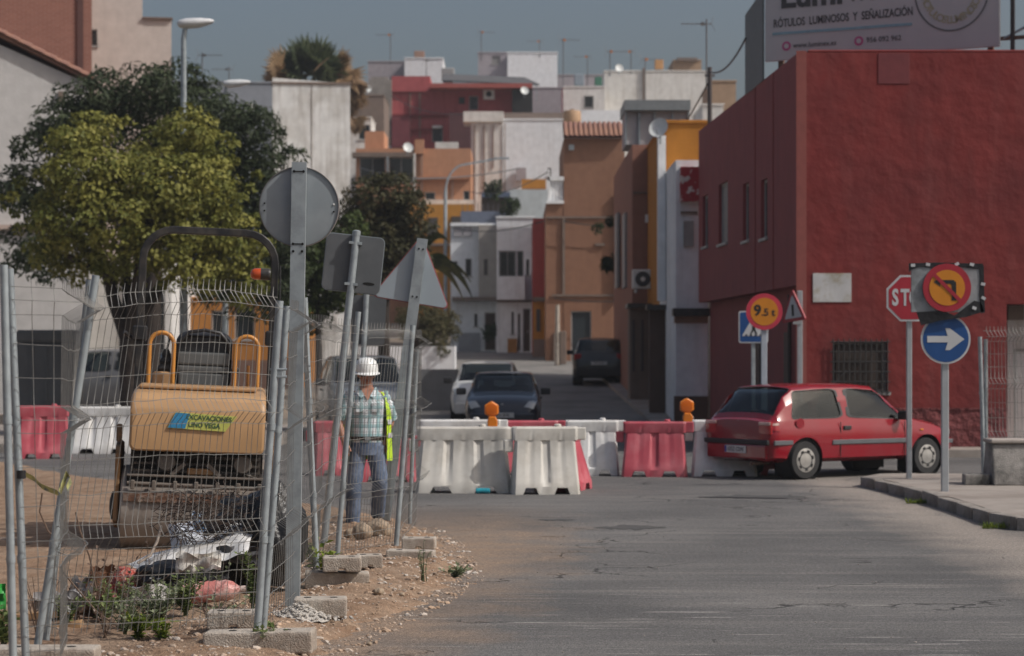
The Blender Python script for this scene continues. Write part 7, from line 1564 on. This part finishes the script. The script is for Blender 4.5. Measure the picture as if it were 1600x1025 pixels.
def scatter(name, label, pts, m, parent=None):
    q = MB()
    for (x,y,z,s) in pts:
        vs, fs = rg.choice(PB); M = Matrix.Translation((x,y,z)) @ Matrix.Rotation(rg.uniform(0,6.28),4,'Z') @ Matrix.Rotation(rg.uniform(-.5,.5),4,'X') @ Matrix.Diagonal((s*rg.uniform(.7,1.4),s*rg.uniform(.7,1.2),s,1))
        q.add([M @ Vector(v) for v in vs], fs)
    o = q.build(name, m, parent, fix=False); stuff(o)
    if not parent: o['label'] = label; o['category'] = 'gravel'
    return o
scatter('rubble_grains','', [(rg.gauss(0,.10),rg.gauss(0,.09),0,0) for _ in range(0)]+[(x,y,0.10*(1-math.hypot(x/.21,y/.2))**1.1 if math.hypot(x/.21,y/.2)<1 else 0.0,rg.uniform(.006,.018)) for x,y in [(rg.gauss(0,.12),rg.gauss(0,.11)) for _ in range(260)]], m_rub, t)
pts = []
while len(pts) < 4200:
    y = rg.uniform(12.6, 23); x = edge_x(y)-rg.random()*1.5+0.2
    z = dirt_z(x,y)
    if z < -0.02: z = 0.002
    pts.append((x,y,z,rg.uniform(.004,.012) if rg.random() < .86 else rg.uniform(.012,.03)))
m_peb = mat('pebbles',(0.38,0.27,0.19),.9,var=.3,scale=3,col2=(0.46,0.42,0.38),c2scale=4)
scatter('gravel','loose gravel and small stones on the sandy verge', pts, m_peb)
scatter('road_grit','grit scattered over the asphalt', [(rg.uniform(-.9,6.5),y,0.002,rg.uniform(.003,.008)) for y in [rg.uniform(13,30) for _ in range(260)]], mat('grit',(0.30,0.27,0.24),.9,var=.3))
stm = mat('boulder',(0.33,0.26,0.19),.95,var=.2,scale=9,bump=.8,bscale=30,col2=(0.22,0.16,0.11),c2scale=5)
for (xp,yp,rx,rz_,lb) in ((590,842,0.13,0.10,'big pale stone at the foot of the worker panel'),(566,846,0.09,0.085,'dark stone left of the big pale one'),(548,842,0.06,0.06,'small stone left of the dark one'),(592,930,0.035,0.03,'fist-sized stone on the sandy verge'),(628,925,0.022,0.016,'flat reddish stone on the verge'),(577,995,0.016,0.014,'small stone at the road edge')):
    p = gq(xp,yp+6); lump('stone', lb, 'stone', (p.x,p.y,p.z), (rx,rx,rz_), stm, .25, 1.6, xp, 3, part='rock')
# litter by the barriers and on the island
p = gp(755,769); tag(MB().lathe([(0.03,-0.09),(0.035,-0.085),(0.035,0.085),(0.03,0.09)],16,'X',Matrix.Translation((p.x,p.y-.32,0.037))).build('drink_can', mat('teal_can',(0.02,0.28,0.36),.35,var=.3,scale=20), smooth=40), 'teal drink can lying under the front white barrier', 'can')
p = gp(672,767); tag(MB().box((p.x,p.y-.28,0.03),(0.14,0.1,0.06),rz=.3).build('paper_scrap', M_['white'], bevel=.02), 'white paper scrap under the front left barrier', 'scrap')
p = gp(1586,757,.13); lump('rag', 'red rag lying at the foot of the concrete block', 'rag', (p.x,p.y-.1,.128), (0.12,0.08,0.05), mat('red_rag',(0.36,0.05,0.06),.8,col2=(0.45,0.33,0.28),c2scale=8), .4, 3, 2, 3)
# skip container and parked van on the far side of the site
ct = thing('rubbish_container', 'dark grey rubbish container behind the folded fence panel', 'container', (X_(72,46),46,gz(46)))
ct.scale = (1.0,1.0,1.5)
mc = mat('container_grey',(0.075,0.08,0.085),.6,var=.2,scale=3,streak=(.11,.11,.11))
MB().prism([(-0.55,0.15),(0.55,0.15),(0.62,1.35),(-0.62,1.35)],0,1.0).build('bin_body', mc, ct, bevel=.03); MB().prism([(-0.64,1.352),(0.64,1.352),(0.60,1.52),(-0.60,1.52)],-.04,1.05).build('lid', mc, ct, bevel=.03)
for x in (-.45,.45): MB().lathe([(0.09,-0.03),(0.09,0.03)],14,'X',Matrix.Translation((x,.2,.09))).build('wheel', M_['rubber'], ct)
for x in (-.3,0,.3): MB().bb((x-.03,-0.03,0.3),(x+.03,-.002,1.3)).build('rib', mc, ct)
front_car('pale van-like car parked behind the site left of the tree trunk', (X_(150,58), 59.0, gz(59)), R(172), paint('silver_car_paint',(0.17,0.17,0.175)), 4.1, 1.75, 1.75, tg, plate='5540 DMP')
# kerb strip across the back of the site
ks = MB().bb((-26,40.6,-.1),(-4.6,41.0,0.16)).build('far_kerb', m_kerb); struct(ks)
pavement('pavement', [(-26,41.0),(-4.6,41.0),(-4.3,52),(-26,52)], .15)
# ------------------------------------------------------------ weeds
def weed(label, xp, yp, D, h, n, m, L=.05, wd=.022, spread=.12, stems=6, name='weed', sm=None, lean=0):
    p = px(xp,yp,D); p.z = gnd(p.x,p.y)-.005; t = thing(name, label, 'weed', tuple(p)); q = MB(); it = []
    for s in range(stems):
        a = rg.uniform(0,6.28); tip = Vector((math.cos(a)*spread*rg.uniform(.3,1)+lean, math.sin(a)*spread*rg.uniform(.3,1), h*rg.uniform(.55,1.0))); mid = Vector((tip.x*.25,tip.y*.25,tip.z*.55)); b = Vector((rg.gauss(0,.01),rg.gauss(0,.01),0)); P3 = []
        for k in range(9): u = k/8; P3.append(b*(1-u)**2+mid*2*u*(1-u)+tip*u*u)
        q.tube(P3,.003,4,rs=[.0045-.003*k/8 for k in range(9)])
        for k in range(max(1,n//stems)):
            u = rg.uniform(.12,1); i = min(7,int(u*8)); base = P3[i].lerp(P3[i+1],u*8-i if u<1 else 1); d = Vector((rg.gauss(0,1),rg.gauss(0,1),rg.uniform(-.1,.9))); it.append((base,d,Vector((rg.gauss(0,.4),rg.gauss(0,.4),1)),L*rg.uniform(.6,1.25),wd*rg.uniform(.7,1.2),rg.random()))
    q.build('stems', sm or mat('green_stem',(0.05,0.07,0.025),.7), t, smooth=60, fix=False); leaves('leaves', it, m, t); return t
lg = leafmat('weed_leaf',(0.10,0.14,0.045),(0.23,0.28,0.11)); lyg = leafmat('weed_bright',(0.10,0.15,0.02),(0.21,0.26,0.04)); ldry = leafmat('dry_leaf',(0.13,0.075,0.05),(0.36,0.30,0.26)); lgr = leafmat('grey_green_leaf',(0.13,0.16,0.085),(0.30,0.33,0.21))
sdry = mat('dry_stem',(0.13,0.085,0.06),.9)
for i,(x,y,D,h,n,m_,L_,sp,st,lb) in enumerate([(250,965,14.6,.30,260,lgr,.042,.17,14,'bushy grey-green weed in front of the pink bottle'),(225,985,14.4,.20,160,lgr,.04,.15,10,'low spreading weed left of the bushy one'),(290,950,15.0,.34,160,lg,.05,.12,9,'leafy weed at the left end of the pink bottle'),
     (215,1012,13.8,.16,90,lyg,.05,.05,7,'bright green upright weed at the bottom left'),(255,1020,13.7,.12,40,lyg,.06,.05,4,'small bright weed right of the upright one'),(160,960,14.8,.22,90,lg,.05,.14,8,'thin weed among the planks'),(105,975,14.6,.22,60,lg,.05,.10,6,'thin weed beside the bent post'),
     (395,940,15.2,.42,110,lg,.05,.07,6,'tall weed behind the leaning post'),(300,900,15.9,.30,90,lg,.06,.10,6,'weed growing in front of the flattened bag'),(497,885,17.2,.36,50,lyg,.085,.10,5,'broad-leaved weed by the post right of the round sign'),(660,945,17.2,.32,26,lgr,.03,.05,3,'spindly weed on the sandy verge'),(712,918,18.0,.10,60,lgr,.05,.09,7,'low grey weed at the edge of the road'),
     (415,1020,13.2,.15,50,lg,.05,.05,5,'small dark weed in front of the lowest concrete foot'),(440,1022,13.2,.13,14,lyg,.03,.02,2,'single shoot beside the small dark weed'),(180,935,15.4,.26,80,lg,.045,.12,7,'weed creeping over the cardboard scrap'),(8,985,13.6,.30,50,lg,.07,.08,5,'weed at the far left edge behind the posts')]):
    weed(lb,x,y,D,h,int(n*2.8),m_,L_*.95,L_*.5,sp*1.7,int(st*2))
for i,(x,y,D,h,n,lb) in enumerate([(150,930,15.2,.52,90,'tall dry weed with brown curled leaves in the middle of the left panel'),(185,925,15.6,.45,70,'dry weed with pale seed heads left of the net sack'),(120,950,14.9,.40,50,'dry twiggy weed beside the bent post'),(205,955,14.9,.35,60,'dry low weed below the net sack')]):
    weed(lb,x,y,D,h,n,ldry,.035,.02,.22,7,'dry_weed',sdry,lean=.06)
for k,(pts,lb) in enumerate((([(66,770),(62,800),(75,830),(95,850)],'long dry twig curving left of the bent post'),([(118,800),(125,830),(140,870),(150,920)],'dark dry twig arching beside the bent post'),([(95,890),(120,920),(150,955),(178,975)],'thick dry twig lying across the planks'))):
    tag(MB().tube([px(x,y,14.2) for x,y in pts],.006,5).build('dry_twig', sdry, smooth=60), lb, 'twig')
# grass tufts along the kerb of the island and a yellow-green sprig at its end
for (x,y,lb) in ((1447,787,'grass tuft growing at the island kerb'),(1572,826,'yellow-green sprig at the near end of the kerb')):
    p = gp(x,y); t = thing('kerb_weed', lb, 'weed', (p.x-.05,p.y-.03,0)); leaves('blades', [(Vector((rg.uniform(-.2,.2),rg.uniform(-.04,.04),0)),Vector((rg.gauss(0,.6),rg.gauss(0,.6),1)),rv(),rg.uniform(.04,.10),.014,rg.random()) for _ in range(140)], lyg, t)
for i,(x,y,D,h,n,lb) in enumerate([(60,960,13.9,.45,50,'dry twiggy weed between the left posts and the bent post'),(235,905,16.3,.42,60,'dry weed standing before the white sheet'),(330,985,14.2,.22,60,'low dry weed left of the short concrete foot'),(165,1005,13.9,.28,60,'dry weed at the bottom of the front panel')]):
    weed(lb,x,y,D,h,n,ldry,.03,.02,.2,9,'dry_weed',sdry,lean=.04)
for i,(x,y,D,h,n,lb) in enumerate([(320,905,15.8,.36,140,'green weed between the flattened bag and the pink bottle'),(345,985,14.3,.18,110,'ground-hugging green weed before the concrete feet'),(195,990,14.1,.26,160,'leafy green weed under the dry twigs')]):
    weed(lb,x,y,D,h,n,lgr,.04,.022,.2,12)
for i,(x,y,D,c,lb) in enumerate(((238,930,15.6,(0.5,0.48,0.46),'white plastic scrap in front of the flattened bag'),(140,948,15.0,(0.10,0.06,0.04),'dark brown board scrap in the dry weeds'),(372,868,16.2,(0.05,0.05,0.055),'torn black plastic strip hanging over the sheet'),(310,878,15.75,(0.55,0.52,0.47),'cream cloth strip across the flattened bag'),(90,940,14.8,(0.26,0.25,0.25),'grey sacking scrap by the bent post'))):
    p = px(x,y,D); w_ = .2; tag(MB().grid(lambda u,v: (p.x+(u-.5)*w_*1.6, p.y+0.08*noise.noise((u*3,v*3,x)), p.z+(v-.5)*w_*.6+.06*noise.noise((u*4,v*4,x+1))), 12, 8).build('rubbish_scrap', mat('rubbish_scrap_%d'%i,c,.7,var=.2,bump=.4,bscale=20), smooth=60, fix=False), lb, 'scrap')
# ------------------------------------------------------------ light summer haze
hz = MB().bb((-720,-40,-1.5),(720,1520,34)).build('haze', mat('unused_surface',(0.5,0.5,0.5)))
hm = bpy.data.materials.new('haze_air'); hm.use_nodes = True; t_ = hm.node_tree
for n_ in list(t_.nodes):
    if n_.type == 'BSDF_PRINCIPLED': t_.nodes.remove(n_)
pv = t_.nodes.new('ShaderNodeVolumePrincipled'); pv.inputs['Color'].default_value = (0.80,0.84,0.90,1); pv.inputs['Density'].default_value = 0.0005; pv.inputs['Anisotropy'].default_value = 0.2
t_.links.new(pv.outputs[0], t_.nodes['Material Output'].inputs['Volume'])
hz.data.materials.clear(); hz.data.materials.append(hm); stuff(hz); hz['label'] = 'thin warm haze filling the air of the whole street'; hz['category'] = 'haze'
scene.cycles.volume_bounces = 0
